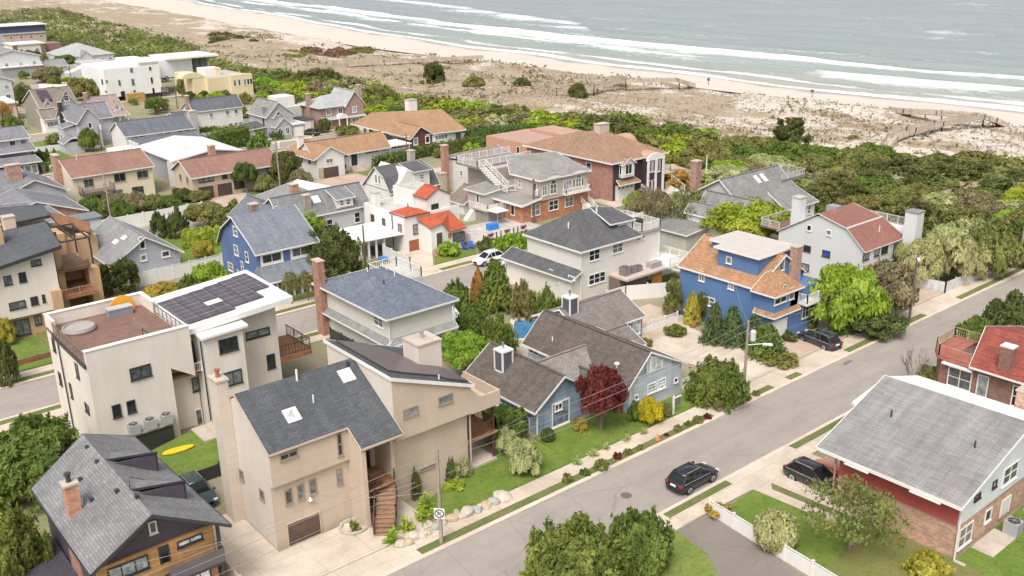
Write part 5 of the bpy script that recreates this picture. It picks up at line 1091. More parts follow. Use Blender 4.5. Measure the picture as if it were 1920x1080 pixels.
for y in (161, 164, 167): wm_(h, 'W', 83.8, y, y+.7, 2.6, 3.8, 1, fr=DARKF)
st = MB()
for i in range(5): st.box(92, 160.6-i*.4, 0, 95, 161-i*.4, .9-i*.18)
st.build('front_steps', CONC, h); chimney(h, 84.6, 85.6, 166.5, 167.5, 4, 6.8, WHITE)
h = house('low brown-walled house with wide orange hip roof and white chimney near the dunes', 108, 167)
MB().box(109.5, 167.5, 0, 122, 182, 3.7).build('wall', siding((.13, .06, .05), .2), h)
roofset(h, ORR, [[(108.5, 166.5, 3.7), (122.5, 164, 3.7), (123.2, 165, 3.8), (124.2, 175, 6.7), (110.8, 182.5, 6.6)], [(108.5, 166.5, 3.7), (110.8, 182.5, 6.6), (108.8, 188.5, 3.7)], [(110.8, 182.5, 6.6), (124.2, 175, 6.7), (127, 186, 3.7), (108.8, 188.5, 3.7)], [(123.2, 165, 3.8), (127, 186, 3.7), (124.2, 175, 6.7)]], .18, WHITE, .2)
gable(h, siding((.15, .055, .045), .2), ORR, 109.6, 114.8, 165.6, 173, 3.7, 5.6, 'y', 111.8, .5, .4)
MB().box(114.8, 165.4, 0, 122.6, 168, 3.6).build('wall', WHT, h); MB().box(114.5, 162.5, 0, 121, 165.4, 1.4).build('terrace', paint((.66, .64, .62)), h)
for x, z0, z1 in ((110, 1.8, 3.4), (113, 1.8, 3.4), (112, -.0, 1)): wm_(h, 'S', 165.6, x, x+1.2, max(.4, z0), z1, 1, w=.2)
wm_(h, 'S', 165.4, 115.4, 118.6, 2.2, 3.2, 4); wm_(h, 'S', 165.4, 120.6, 122.2, 1.6, 3.2, 1)
for y in (171, 175, 179, 183): wm_(h, 'W', 109.5, y, y+1.2, 1.6, 3.2, 2)
chimney(h, 119.5, 121.8, 181, 182.5, 4, 8.4, WHITE)
# --- brick house with grey roof
h = house('two-storey brown brick house with pale grey hip roof, arched porch and two chimneys', 109, 203)
BK3 = brick((.3, .17, .14)); PG = shingle((.38, .39, .39), .1, .08)
MB().box(109.8, 204, 0, 120.5, 213, 5.4).build('wall', BK3, h)
roofset(h, PG, [[(109.2, 203.4, 5.4), (121, 203.4, 5.4), (118, 208, 8.0), (113, 208, 7.6)], [(109.2, 203.4, 5.4), (113, 208, 7.6), (109.2, 214, 5.4)], [(109.2, 214, 5.4), (113, 208, 7.6), (118, 208, 8), (121, 214, 5.4)], [(121, 203.4, 5.4), (121, 214, 5.4), (118, 208, 8)]], .16, WHITE, .2)
gable(h, BK3, PG, 116.4, 121.2, 203.2, 212, 5.6, 8.6, 'y', None, .4, .3)
roofset(h, PG, [[(110, 202.6, 2.6), (121.4, 202.6, 2.6), (121.4, 204.01, 3.1), (110, 204.01, 3.1)]], .14, WHITE, .2, name='porch_roof')
pr = MB(); pr.prism([(115+1.3*cos(a), 202.3, 2.5+1.1*sin(a)) for a in [pi*i/10 for i in range(11)]], (0, 1.7, 0)); pr.build('porch_arch', WHITE, h)
for x in (113.9, 116): MB().box(x-.12, 202.4, 0, x+.12, 202.65, 2.5).build('column', WHITE, h)
for x, c in ((111.4, 204), (114.5, 204), (118, 203.2)): wm_(h, 'S', c, x, x+1.3, 3.4, 4.9, 2, 1, w=.16)
wm_(h, 'S', 204, 111.4, 112.7, .6, 2.0, 2, w=.16); wm_(h, 'S', 203.2, 117.6, 119.8, .6, 2.2, 2, w=.16)
chimney(h, 109, 109.8, 208, 209.2, 0, 8.2, BK3); chimney(h, 121.2, 122.1, 205, 206.2, 0, 9.4, brick((.34, .25, .2)))
MB().box(104, 206, 0, 109, 211, 2.6).build('garage', paint((.52, .47, .42)), h); MB().box(103.8, 205.8, 2.6, 109.2, 211.2, 2.8).build('garage_roof', CHAR, h); panel(h, 'S', 206, 106.4, 108.2, 0, 2.1, WHITE, 'garage_door'); MB().box(104, 212, 0, 109, 218, 5.2).build('side_wing', WHT, h)
# --- grey cross-gabled house
h = house('grey gabled house with white roof parapet, narrow chimney and white garage door', 95, 200)
GC = siding((.4, .4, .42), .2)
gable(h, GC, GRYSH, 95.6, 102, 202.5, 212, 5.4, 8.2, 'y', 98.5, .4, .3); gable(h, GC, GRYSH, 96.6, 100.4, 200.5, 203, 3.2, 5.0, 'y', None, .35, .3)
gable(h, GC, GRYSH, 97, 99.2, 201.8, 204, 5.2, 6.6, 'y', None, .25, .2); MB().box(100.4, 201, 0, 104, 206, 2.8).build('garage', GC, h); MB().box(100.2, 200.8, 2.8, 104.2, 206.2, 3.1).build('garage_roof', WHITE, h)
MB().box(99.6, 205, 6.5, 104, 209.5, 8.8).build('roof_parapet', WHITE, h); panel(h, 'S', 201, 101, 103.6, 0, 2.2, WHITE, 'garage_door'); MB().box(91.5, 203.5, 0, 95.6, 208, 2.7).build('annex', GC, h)
roofset(h, CHAR, [[(91, 203, 2.6), (95.8, 203, 2.9), (95.8, 208.4, 3.6), (91, 208.4, 3.3)]], .15, WHITE, .18, name='annex_roof'); chimney(h, 95.6, 96.3, 204.2, 204.9, 2, 7.2, paint((.25, .24, .24)))
for x in (97, 98.8): wm_(h, 'S', 200.5, x, x+1, 1, 2.7, 2, w=.14)
wm_(h, 'S', 203.5, 92.8, 94.6, .9, 2.2, 2); panel(h, 'S', 203.5, 91.8, 92.6, 0, 2.1, WHITE, 'door', frame=WHITE); wm_(h, 'S', 201.8, 97.6, 98.5, 5.3, 6, 1)
# --- white house dark roof
h = house('white two-storey house with slate-black roof and brick end chimney', 84.5, 219)
gable(h, WHT, shingle((.12, .12, .14)), 85.4, 97.2, 219, 226, 5.8, 8.1, 'x', 221.8, .3, .3); gable(h, WHT, shingle((.12, .12, .14)), 81, 85.4, 218.5, 225, 4.2, 5.6, 'x', None, .3, .3)
chimney(h, 84.8, 85.5, 221, 222.4, 5, 9, brick((.28, .16, .13)))
for x, z in ((89, 4.2), (93, 4.3), (95.2, 4.3)): wm_(h, 'S', 219, x, x+.9, z-.4, z+.7, 1)
for x in (93.4, 94.8, 96): wm_(h, 'S', 219, x, x+1, .8, 2, 2)
# --- clerestory house
h = house('grey low house with raised clerestory windows, black roof and stone chimney', 65, 206)
gable(h, WHT, shingle((.13, .14, .16)), 65.4, 80, 206.8, 216, 4.3, 6.6, 'x', 211.5, .4, .3); roofset(h, shingle((.15, .16, .18)), [[(66, 200.5, 2.6), (80, 201, 2.6), (80, 206.8, 3.4), (66, 206.8, 3.4)]], .2, WHITE, .2, name='lower_roof'); MB().box(66.5, 201.2, 0, 79.6, 206.8, 2.55).build('wall', GC, h)
for x in (66.5, 68.2, 72, 73.6, 76.4, 78): wm_(h, 'S', 206.8, x, x+1.3, 3.5, 4.1, 2)
chimney(h, 80.2, 81.8, 208, 210, 0, 7.4, paint((.4, .37, .34), .9, .25, 0, 3)); MB().box(60.5, 199, 0, 65.5, 205, 2.6).build('terrace', WHITE, h); railing(h, [(60.6, 199.1, 2.6), (65.4, 199.1, 2.6), (65.4, 205, 2.6)], 1, WHITE, .25)
MB().box(81.8, 203, 0, 87, 208, 2.3).build('carport', paint((.25, .22, .2)), h); MB().box(81.6, 202.8, 2.3, 87.2, 208.2, 2.5).build('carport_roof', GRYSH, h)
# --- white three-storey modern
h = house('tall white three-storey box house with scattered black windows over a dark carport', 87, 281)
WM = paint((.7, .7, .69), .7, .04)
w = MB(); w.box(88, 289, 1.5, 104, 310, 9.4); w.build('wall', WM, h); MB().box(88.2, 289.2, 9.4, 98, 309, 9.6).build('roof', WHITE, h); MB().box(98, 289.05, 9.4, 104, 309, 10.6).build('upper_storey', WM, h); MB().box(104, 294, 5, 116, 306, 10.2).build('side_wing', WM, h)
MB().box(108, 292, 10.2, 124, 308, 10.7).build('roof', paint((.68, .67, .65)), h); MB().box(116, 295, 6, 121, 305, 10.2).build('glass_wing', paint((.16, .15, .14), .3), h); MB().box(98, 289.5, 0, 104, 300, 1.5).build('carport', DARKF, h)
for q in ((850, 578, 870, 612), (945, 570, 970, 610), (1083, 558, 1102, 598), (1188, 550, 1214, 576), (1095, 635, 1115, 670), (1158, 628, 1218, 662), (960, 650, 980, 685), (868, 658, 902, 690), (935, 492, 958, 518), (1072, 482, 1090, 505)): win(h, 'S', 289, 'a1', *q, fr=DARKF)
for q in ((763, 575, 777, 600), (757, 650, 770, 665), (730, 570, 745, 610)): win(h, 'W', 88, 'a1', *q, fr=DARKF)
panel(h, 'S', 289.05, 98.4, 103.8, 9.7, 10.4, paint((.45, .4, .37)), 'roof_screen'); MB().box(92, 284, 0, 97, 286, 2.6).build('wood_stair', planks((.42, .26, .1)), h)
for i in range(5): MB().box(116.4+i, 294.9, 6.6, 117.1+i, 295, 9.6).build('window', GL, h)
# --- yellow modern
h = house('buttery yellow stucco house with curved parapets and flat white roof', 112, 272)
YL = paint((.66, .56, .36), .8, .03)
MB().box(112, 274, 0, 125, 290, 6.0).build('wall', YL, h); MB().box(112.3, 274.3, 6, 124.7, 289.7, 6.1).build('roof', FLATR, h); MB().box(118.5, 272.5, 0, 125.2, 274, 6.4).build('front_block', YL, h); MB().box(108.5, 276, 0, 112, 290, 6.8).build('curved_wall', YL, h)
cv = MB(); cv.prism([(108.5+3.2*cos(a), 275.9, 6.2+1.6*sin(a)) for a in [pi*i/10 for i in range(11)]], (0, 4, 0)); cv.build('curved_gable', YL, h); MB().box(114, 280, 6.1, 119, 286, 8.0).build('roof_room', WHITE, h); MB().box(116, 277, 6.1, 117.5, 278, 8.4).build('chimney', YL, h)
for x in (119.2, 120.6, 122.4, 123.4, 124.3): wm_(h, 'S', 272.5, x, x+.8, 3.2, 5.0, 1)
# --- pink cottage
h = house('small cottage with dusty pink roof, two white dormers and brick side chimney', 71, 245)
PKR = shingle((.33, .25, .235), .1, .1)
gable(h, WHT, PKR, 72, 79, 248.5, 258, 3.1, 7.0, 'x', 253, .5, .3)
roofset(h, PKR, [[(71.5, 245.5, 2.7), (79.6, 245.5, 2.7), (79.6, 248.6, 3.4), (71.5, 248.6, 3.4)]], .15, WHITE, .2, name='porch_roof')
for x in (73.3, 76.7): gable(h, WHT, PKR, x, x+1.7, 248.3, 251, 4.6, 5.6, 'y', None, .2, .15, 3.4); wm_(h, 'S', 248.3, x+.5, x+1.2, 3.9, 4.7, 1)
chimney(h, 71.2, 72, 252, 253.2, 0, 8, brick((.36, .17, .12)));
for x in (72, 74.6, 77, 79): MB().box(x-.1, 245.7, 0, x+.1, 245.9, 2.6).build('post', WHITE, h)
# --- green gable
h = house('sage green shingle house with steep gables, solar panel roof and white trim', 60, 248)
SG = siding((.29, .28, .22), .2); SGR = shingle((.22, .19, .15))
gable(h, SG, SGR, 60.5, 69, 251, 266, 6, 9.6, 'x', 257, .4, .3); gable(h, SG, SGR, 64, 68.6, 249.5, 257, 6, 9.6, 'y', None, .4, .3); MB().box(60, 247.5, 0, 64, 251, 3.4).build('porch', WHITE, h); roofset(h, SGR, [[(59.6, 247, 3.5), (64.2, 247, 3.5), (64.2, 251, 5.6), (59.6, 251, 5.6)]], .15, WHITE, .2, name='porch_roof')
gable(h, SG, SGR, 61.4, 63.4, 251, 254, 6.2, 7.8, 'y', None, .2, .15, 5.6); MB().prism([(61.3, 252.3, 7.2), (63.8, 252.3, 7.2), (63.8, 256, 9.3), (61.3, 256, 9.3)], (0, 0, .1)).build('solar_array', paint((.07, .05, .07), .3), h)
wm_(h, 'S', 249.5, 65.7, 67, 7, 8.4, 1, 2, w=.16); wm_(h, 'S', 251, 61.9, 62.9, 6.1, 7, 1); wm_(h, 'S', 247.5, 60.5, 63.6, 1.6, 2.8, 2); wm_(h, 'S', 249.5, 67.4, 68.3, 3.6, 5, 1)
# --- lilac grey gable house
h = house('lavender grey house with white-edged gable, slim black chimney and low porch', 60, 222)
LV = siding((.46, .46, .5), .2); LVR = shingle((.2, .2, .22))
gable(h, LV, LVR, 60.6, 65.2, 222, 236, 6, 8.8, 'y', None, .4, .35); gable(h, LV, LVR, 60.4, 70, 229, 237, 5.4, 8.2, 'x', None, .4, .3); chimney(h, 59.6, 60.4, 231.5, 232.3, 2, 9.2, DARKF)
wm_(h, 'S', 222, 62.5, 63.4, 4.2, 5.6, 1, w=.16); MB().box(58, 224.5, 0, 60.6, 229, 4.6).build('side_bay', LV, h); roofset(h, LVR, [[(57.8, 224.2, 4.6), (60.7, 224.2, 5.2), (60.7, 229.2, 5.2), (57.8, 229.2, 4.6)]], .12, WHITE, .15, name='bay_roof'); wm_(h, 'W', 58, 226, 227.6, 1.6, 3, 1)
MB().box(56, 218, 0, 60, 222, 2.4).build('garden_shed', LV, h); gable(h, LV, LVR, 56, 60, 218, 222, 2.4, 3.6, 'y', None, .2, .2, walls=False)
# --- left margin houses
h = house('grey two-storey house with dark porch roof and white windows at the left edge', 46, 208)
gable(h, GC, LVR, 36, 46.5, 206.5, 216, 6.6, 8.2, 'x', None, .4, .4); roofset(h, LVR, [[(37, 203.5, 4.4), (47, 203.5, 4.4), (47, 206.6, 5.4), (37, 206.6, 5.4)]], .15, WHITE, .2, name='porch_roof'); MB().box(38, 204, 0, 46, 206.5, 2.8).build('porch', WHITE, h)
for x in (43, 45): wm_(h, 'S', 206.5, x, x+1.2, 4.9, 6.2, 1)
roofset(h, LVR, [[(36, 199, 2.9), (46.6, 199, 2.9), (46.6, 203.6, 3.5), (36, 203.6, 3.5)]], .15, WHITE, .2, name='sunroom_roof'); MB().box(37, 199.5, 0, 46, 203.4, 2.8).build('sunroom', DARKF, h)
for i in range(4): wm_(h, 'S', 199.5, 41+i*1.2, 42.1+i*1.2, .6, 2.4, 1)
h = house('light grey house with dark gabled roofs, brick chimney and small white window', 36, 165)
gable(h, LV, LVR, 31, 41, 163.5, 176, 4.6, 6.8, 'y', 36.6, .5, .4); gable(h, LV, LVR, 22, 36, 165, 174, 5.2, 7.8, 'x', None, .4, .3); chimney(h, 33.6, 35.8, 166.8, 168, 5, 8.8, brick((.36, .17, .12))); wm_(h, 'S', 163.5, 36.6, 37.8, 3, 4.4, 1, 2, w=.16)
MB().prism([(25.5, 166.2, 6.9), (29.5, 166.2, 6.9), (29.5, 168.8, 8.2), (25.5, 168.8, 8.2)], (0, 0, .08)).build('solar_array', paint((.09, .07, .1), .3), h)
h = house('low brick house with charcoal gabled roof and curved white eave at the left', 34, 152)
gable(h, brick((.4, .17, .1)), LVR, 26, 39.5, 149, 160, 4.2, 6.6, 'y', 33, .5, .4); roofset(h, LVR, [[(20, 143, 5.2), (36, 143.5, 4.4), (34, 150, 6.2), (20, 150, 7.6)]], .2, WHITE, .2); MB().box(21, 144, 0, 34, 150, 4.4).build('wall', LV, h)
chimney(h, 24.8, 26, 146, 147.2, 5, 8.6, paint((.55, .45, .35)))
# --- the farthest rows
def farhouse(label, wm, rm, x0, x1, y0, y1, ze, zr, kind='gable', axis='x', wins=(3, 2), extra=None):
    h = house(label, x0, y0)
    if kind == 'gable': gable(h, wm, rm, x0, x1, y0, y1, ze, zr, axis, None, .4, .4)
    elif kind == 'hip': block(h, wm, x0, x1, y0, y1, 0, ze); hip(h, rm, x0, x1, y0, y1, ze, zr)
    else: block(h, wm, x0, x1, y0, y1, 0, ze); flat_roof(h, rm, x0, x1, y0, y1, zr, zr-ze, .4, WHITE)
    n, m = wins
    for j in range(m):
        for i in range(n):
            u = x0+(x1-x0)*(i+.5)/n; z = 1.1+j*2.7
            if z+1.3 < ze: wm_(h, 'S', y0, u-.65, u+.65, z, z+1.3, 2, w=.14)
    for j in range(m):
        for y in (y0+(y1-y0)*.3, y0+(y1-y0)*.65):
            z = 1.1+j*2.7
            if z+1.3 < ze: wm_(h, 'W', x0, y-.6, y+.6, z, z+1.3, 1, w=.14)
    if extra: extra(h)
    return h
LTG = siding((.56, .57, .58), .2)
def balc(h):
    x, y = 80, 377
    b = MB().box(80, 375, 3.6, 94, 378, 3.9).build('balcony', WHITE, h); railing(b, [(80, 375.1, 3.9), (93.9, 375.1, 3.9), (93.9, 378, 3.9)], 1, WHITE, .4); MB().box(80, 375.5, 0, 93, 378, 3.6).build('porch', paint((.3, .3, .31)), h)
farhouse('pale grey three-gabled house with two-level white balcony at the upper left edge', LTG, GRYSH, 76, 94, 378, 392, 7, 9.4, 'gable', 'y', (4, 2), balc)
farhouse('pink stucco building with long dark glazed top storey at the far left', paint((.5, .36, .31), .8, .05), paint((.2, .22, .26), .5), 108, 130, 505, 530, 6, 6.3, 'flat', wins=(5, 2), extra=lambda h: (MB().box(104, 512, 6.3, 132, 530, 9.3).build('top_storey', paint((.07, .08, .11), .4), h), MB().box(103, 511, 9.3, 133, 531, 9.6).build('flat_roof', WHITE, h)))
farhouse('white and brown cube house with flat white roof beside dark shrubs', paint((.68, .62, .52), .8, .04), WHITE, 98, 110, 432, 446, 6.6, 7, 'flat', wins=(2, 2), extra=lambda h: (MB().box(97.9, 431.8, 0, 99.6, 432, 6.6).build('brown_pier', paint((.2, .14, .12)), h), MB().box(108.4, 431.8, 0, 110.1, 432, 6.6).build('brown_pier', paint((.2, .14, .12)), h), MB().box(110, 434, 3, 117, 444, 6.4).build('brown_wing', paint((.25, .15, .12)), h)))
farhouse('broad light grey hip-roofed house with arched white entrance gable', LTG, shingle((.4, .4, .39), .1, .1), 108, 126, 398, 422, 3.8, 7.6, 'hip', wins=(6, 1), extra=lambda h: gable(h, LTG, GRYSH, 113, 117.5, 396.5, 402, 3.8, 5.6, 'y', None, .3, .3))
farhouse('low grey ranch house with small square windows behind the brown hedge', LTG, GRYSH, 90, 102, 376, 384, 3, 5, 'gable', wins=(3, 1))
farhouse('low grey house with white-edged shed roof behind the diagonal white wall', LTG, paint((.42, .41, .4), .7), 104, 112, 362, 371, 4, 4.6, 'flat', wins=(3, 1), extra=lambda h: MB().prism([(97, 356, 0), (97, 356, 2), (104, 356, 4.3), (104, 356, 0)], (0, 6, 0)).build('garage', LTG, h))
farhouse('tan low house with brown pitched roof behind the white box house', paint((.5, .42, .37), .8, .05), paint((.36, .33, .31), .7), 112, 124, 343, 358, 5, 5.4, 'flat', wins=(4, 1))
farhouse('cottage with bright terracotta gable roof beside the white box house', WHT, shingle((.5, .27, .15), .1, .1), 92, 102, 312, 322, 2.6, 5.6, 'gable', 'y', (2, 1))
farhouse('white house with stacked balconies and grey roof behind a telephone pole', LTG, GRYSH, 58, 69, 312, 326, 6.4, 8.4, 'gable', 'y', (3, 2))
farhouse('peach walled house with pale roof at the left edge behind the bare orange tree', paint((.6, .45, .37), .8, .05), paint((.6, .55, .5), .7), 48, 61, 276, 290, 4.2, 4.6, 'flat', wins=(3, 1))
farhouse('grey shingle house with white trim farthest back on the left', LTG, GRYSH, 92, 104, 470, 484, 5, 8, 'gable', wins=(3, 1))
farhouse('small grey-roofed outbuilding beside the pink building', LTG, GRYSH, 112, 120, 560, 572, 5, 8, 'hip', wins=(2, 1))
# bottom-right corner porch roof
h = house('corner of a white-trimmed grey roof with downspout at the bottom right edge', 62, 14)
MB().box(63.6, 10, 0, 72, 19.2, 3.0).build('wall', siding((.6, .62, .66), .2), h); roofset(h, GRYSH, [[(63.2, 9, 3.2), (63.2, 19.6, 3.2), (67, 19.6, 4.6), (67, 9, 4.6)]], .15, WHITE, .2); gutter_pipe(h, 63.5, 19.25, 0, 3)
# ================================================================== plants
rnd = random.Random(11)
def rv(r=1): 
    while True:
        v = Vector((rnd.uniform(-1, 1), rnd.uniform(-1, 1), rnd.uniform(-1, 1)))
        if .05 < v.length < 1: return v.normalized()*r
class LB:
    "leaf builder: many small leaf-sized faces, each with its own tone"
    def __init__(s): s.v = []; s.f = []; s.t = []
    def quad(s, p, n, size, asp=1.6, tone=.5, up=None):
        n = n.normalized(); u = (up or rv()).cross(n)
        if u.length < .05: u = n.orthogonal()
        u.normalize(); w = n.cross(u); a, b = u*size*.5, w*size*asp*.5; i = len(s.v)
        s.v += [p-b, p+a*.9, p+b, p-a*.9]; s.f.append((i, i+1, i+2, i+3)); s.t += [tone]*4
    def clump(s, p, n, size, k=4, tone=.5, spread=.7, asp=1.6, up=None):
        for _ in range(k):
            m = (n+rv(.85)); q = p+rv(size*spread)
            s.quad(q, m, size*rnd.uniform(.6, 1.15), asp, min(1, max(0, tone+rnd.uniform(-.16, .16))), up)
    def lobe(s, c, r, n, size, tone, flat=1.0, asp=1.6, k=4, low=-.35):
        for _ in range(n):
            d = rv()
            if d.z < low: d.z = -d.z*.6
            rr = rnd.uniform(.72, 1.06)
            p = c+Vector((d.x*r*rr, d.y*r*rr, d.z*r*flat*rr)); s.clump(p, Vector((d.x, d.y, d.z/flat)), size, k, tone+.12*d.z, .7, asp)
    def mesh(s, name):
        me = bpy.data.meshes.new(name); me.from_pydata(s.v, [], s.f)
        a = me.attributes.new('tone', 'FLOAT', 'POINT'); a.data.foreach_set('value', s.t); return me
def crown_round(nl, per, size, seed, k=4, low=.18, hollow=.55, spread=.36):
    "unit crown x,y in -1..1, z in 0..1 made of overlapping leafy lobes"
    rnd.seed(seed); b = LB()
    for i in range(nl):
        a = 2.4*i+rnd.uniform(-.4, .4); zz = (i+.5)/nl; ph = math.acos(1-1.5*zz)
        d = Vector((cos(a)*sin(ph), sin(a)*sin(ph), cos(ph)))*rnd.uniform(hollow, .98)
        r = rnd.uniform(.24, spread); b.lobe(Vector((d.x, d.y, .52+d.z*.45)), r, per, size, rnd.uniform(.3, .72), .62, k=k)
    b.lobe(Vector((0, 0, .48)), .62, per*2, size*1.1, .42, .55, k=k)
    return b
def crown_plume(nl, per, size, seed, lift=.3):
    "evergreen with upswept plumes"
    rnd.seed(seed); b = LB(); UP = Vector((0, 0, 1))
    for i in range(nl):
        a = 2.399*i+rnd.uniform(-.5, .5); t = (i+.5)/nl; rr = sqrt(t)*.92
        lump = .5+.5*noise.noise(Vector((cos(a)*rr*2.2, sin(a)*rr*2.2, seed*1.7)))
        zt = .98*(1-.55*rr*rr)*(.55+.6*lump+rnd.uniform(-.06, .06)) if rr < .8 else rnd.uniform(.16, .66)
        rr *= .78+.34*noise.noise(Vector((cos(a)*1.6, sin(a)*1.6, seed*.9+zt)))+.12
        c = Vector((cos(a)*rr, sin(a)*rr, zt)); out = Vector((cos(a), sin(a), 0)); tone = rnd.uniform(.28, .75)
        for j in range(per):
            f = (j+rnd.random())/per; w = .05+.16*f
            p = c+out*(.06-.22*f)*rr - UP*f*lift*rnd.uniform(.6, 1.2)+rv(w*.8)
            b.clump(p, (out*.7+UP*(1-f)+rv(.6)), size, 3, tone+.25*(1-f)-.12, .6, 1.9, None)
    b.lobe(Vector((0, 0, .4)), .66, per*nl//4, size*1.2, .4, .5, k=3)
    return b
def crown_spruce(nt, per, size, seed):
    rnd.seed(seed); b = LB()
    for i in range(nt):
        z = .06+.9*i/nt; R = (1-z)**.62; nb = max(5, int(13*R+4)); off = rnd.random()*6
        for j in range(nb):
            a = off+2*pi*j/nb+rnd.uniform(-.15, .15); L = R*rnd.uniform(.75, 1.08); tone = rnd.uniform(.32, .7)
            for q in range(per):
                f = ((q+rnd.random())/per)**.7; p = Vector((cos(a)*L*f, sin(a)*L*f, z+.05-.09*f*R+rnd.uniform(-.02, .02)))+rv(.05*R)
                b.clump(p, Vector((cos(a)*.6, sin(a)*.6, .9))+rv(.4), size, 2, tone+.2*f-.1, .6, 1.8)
    b.clump(Vector((0, 0, .98)), Vector((0, 0, 1)), size*.6, 4, .6)
    return b
def crown_pine(nl, per, size, seed):
    "open pine: flat needle pads on branches with gaps between"
    rnd.seed(seed); b = LB()
    for i in range(nl):
        a = 2.4*i+rnd.uniform(-.6, .6); z = rnd.uniform(.15, .95); R = (1-.55*z)*rnd.uniform(.35, 1)
        c = Vector((cos(a)*R, sin(a)*R, z)); tone = rnd.uniform(.25, .7); r = rnd.uniform(.15, .27)
        for _ in range(per):
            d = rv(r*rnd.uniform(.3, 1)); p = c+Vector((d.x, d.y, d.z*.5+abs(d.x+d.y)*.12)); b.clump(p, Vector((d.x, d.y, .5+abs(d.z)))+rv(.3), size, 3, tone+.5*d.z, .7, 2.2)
    return b
def crown_hedge(n, size, seed, sx=1, sy=1):
    "unit clipped hedge -.5..+.5 in x and y"
    rnd.seed(seed); b = LB()
    for _ in range(n):
        q = rnd.random(); x, y, z = rnd.uniform(-.5, .5), rnd.uniform(-.5, .5), rnd.random()
        if q < .45: z = 1; nn = Vector((0, 0, 1))
        elif q < .75: y = -.5; nn = Vector((0, -1, .2))
        elif q < .92: x = -.5; nn = Vector((-1, 0, .2))
        else: y = .5; nn = Vector((0, 1, .2))
        b.t.append; p = Vector((x, y, z)); b.v += []; b.items = getattr(b, 'items', []); b.items.append((p, nn))
    return b
def crown_bare(seed, n=42):
    rnd.seed(seed); m = MB()
    def grow(p, d, L, r, dep):
        q = p+d*L; m.tube(p, q, r, r*.6, 4, False)
        if dep == 0: return
        for _ in range(3): grow(q, (d+rv(.55)+Vector((0, 0, .12))).normalized(), L*rnd.uniform(.6, .85), r*.55, dep-1)
    for i in range(7):
        a = 2*pi*i/7+rnd.uniform(-.3, .3); grow(Vector((cos(a)*.05, sin(a)*.05, 0)), Vector((cos(a)*.55, sin(a)*.55, 1)).normalized(), .36, .022, 3)
    return m
LM = {}
def tone_mesh(m, name):
    me = bpy.data.meshes.new(name); me.from_pydata(m.v, [], m.f); a = me.attributes.new('tone', 'FLOAT', 'POINT'); a.data.foreach_set('value', [.5]*len(m.v)); return me
def proto(kind, var, mat):
    key = (kind, var, mat.name)
    if key in LM: return LM[key]
    bk = (kind, var)
    if bk not in LM:
        s = hash(kind) % 7 + var*13 if False else sum(map(ord, kind))+var*13
        LM[bk] = {'cedar': lambda: crown_plume(150, 36, .052, s), 'bush': lambda: crown_round(24, 120, .085, s), 'tree': lambda: crown_round(32, 150, .066, s, hollow=.6, spread=.32),
                  'maple': lambda: crown_round(40, 60, .085, s, hollow=.5, spread=.26), 'airy': lambda: crown_round(26, 52, .05, s, k=3, hollow=.6, spread=.36), 'spruce': lambda: crown_spruce(20, 9, .085, s), 'plume': lambda: crown_plume(60, 20, .085, s),
                  'pine': lambda: crown_pine(46, 26, .085, s), 'small': lambda: crown_round(9, 30, .19, s), 'far': lambda: crown_round(12, 20, .2, s, k=3), 'farpine': lambda: crown_pine(26, 12, .15, s),
                  'ball': lambda: crown_ball(s), 'column': lambda: crown_col(s), 'fern': lambda: crown_fern(s)}[kind]().mesh(kind+'_crown') if kind != 'bare' else tone_mesh(crown_bare(s), 'bare_crown')
    me = LM[bk].copy(); me.materials.append(mat); LM[key] = me; return me
def crown_ball(seed):
    rnd.seed(seed); b = LB()
    for _ in range(1500):
        d = rv(); r = rnd.uniform(.86, 1.0); b.clump(Vector((d.x*r, d.y*r, .5+d.z*.5*r)), Vector((d.x, d.y, d.z))+rv(.3), .1, 3, rnd.uniform(.4, .75), .5)
    return b
def crown_col(seed):
    rnd.seed(seed); b = LB()
    for _ in range(420):
        z = rnd.random(); a = rnd.uniform(0, 2*pi); R = (1-z**3)*.85*(.6+.4*min(1, z*5))*rnd.uniform(.8, 1.05)
        b.clump(Vector((cos(a)*R, sin(a)*R, z)), Vector((cos(a), sin(a), .5)), .16, 3, rnd.uniform(.3, .7), .5, 1.8)
    return b
def crown_fern(seed):
    rnd.seed(seed); b = LB()
    for i in range(46):
        a = rnd.uniform(0, 2*pi); el = rnd.uniform(.25, 1.4); L = rnd.uniform(.7, 1); d = Vector((cos(a)*cos(el), sin(a)*cos(el), sin(el))); t = rnd.uniform(.3, .75)
        for q in range(6):
            f = (q+1)/6; p = d*L*f; p.z -= .35*f*f*cos(el); p.z = max(.02, p.z); b.quad(p, Vector((0, 0, 1))+rv(.5), .16, 2.2, t+.2*f-.1, d)
    return b
BARK = paint((.17, .13, .1), .9, .25, 0, 4)
TRUNK = {}
def trunk_mesh(v):
    if v not in TRUNK:
        rnd.seed(40+v); m = MB(); m.tube((0, 0, 0), (.02, .01, .42), .075, .05, 8); 
        for i in range(6):
            a = 2*pi*i/6+rnd.uniform(-.4, .4); q = Vector((cos(a)*.45, sin(a)*.45, .62+rnd.uniform(-.08, .2))); m.tube((.02, .01, .3+.03*i), q, .035, .012, 6, False)
        m.tube((.02, .01, .42), (0, 0, .8), .045, .012, 6)
        TRUNK[v] = m.mesh('trunk', BARK)
    return TRUNK[v]
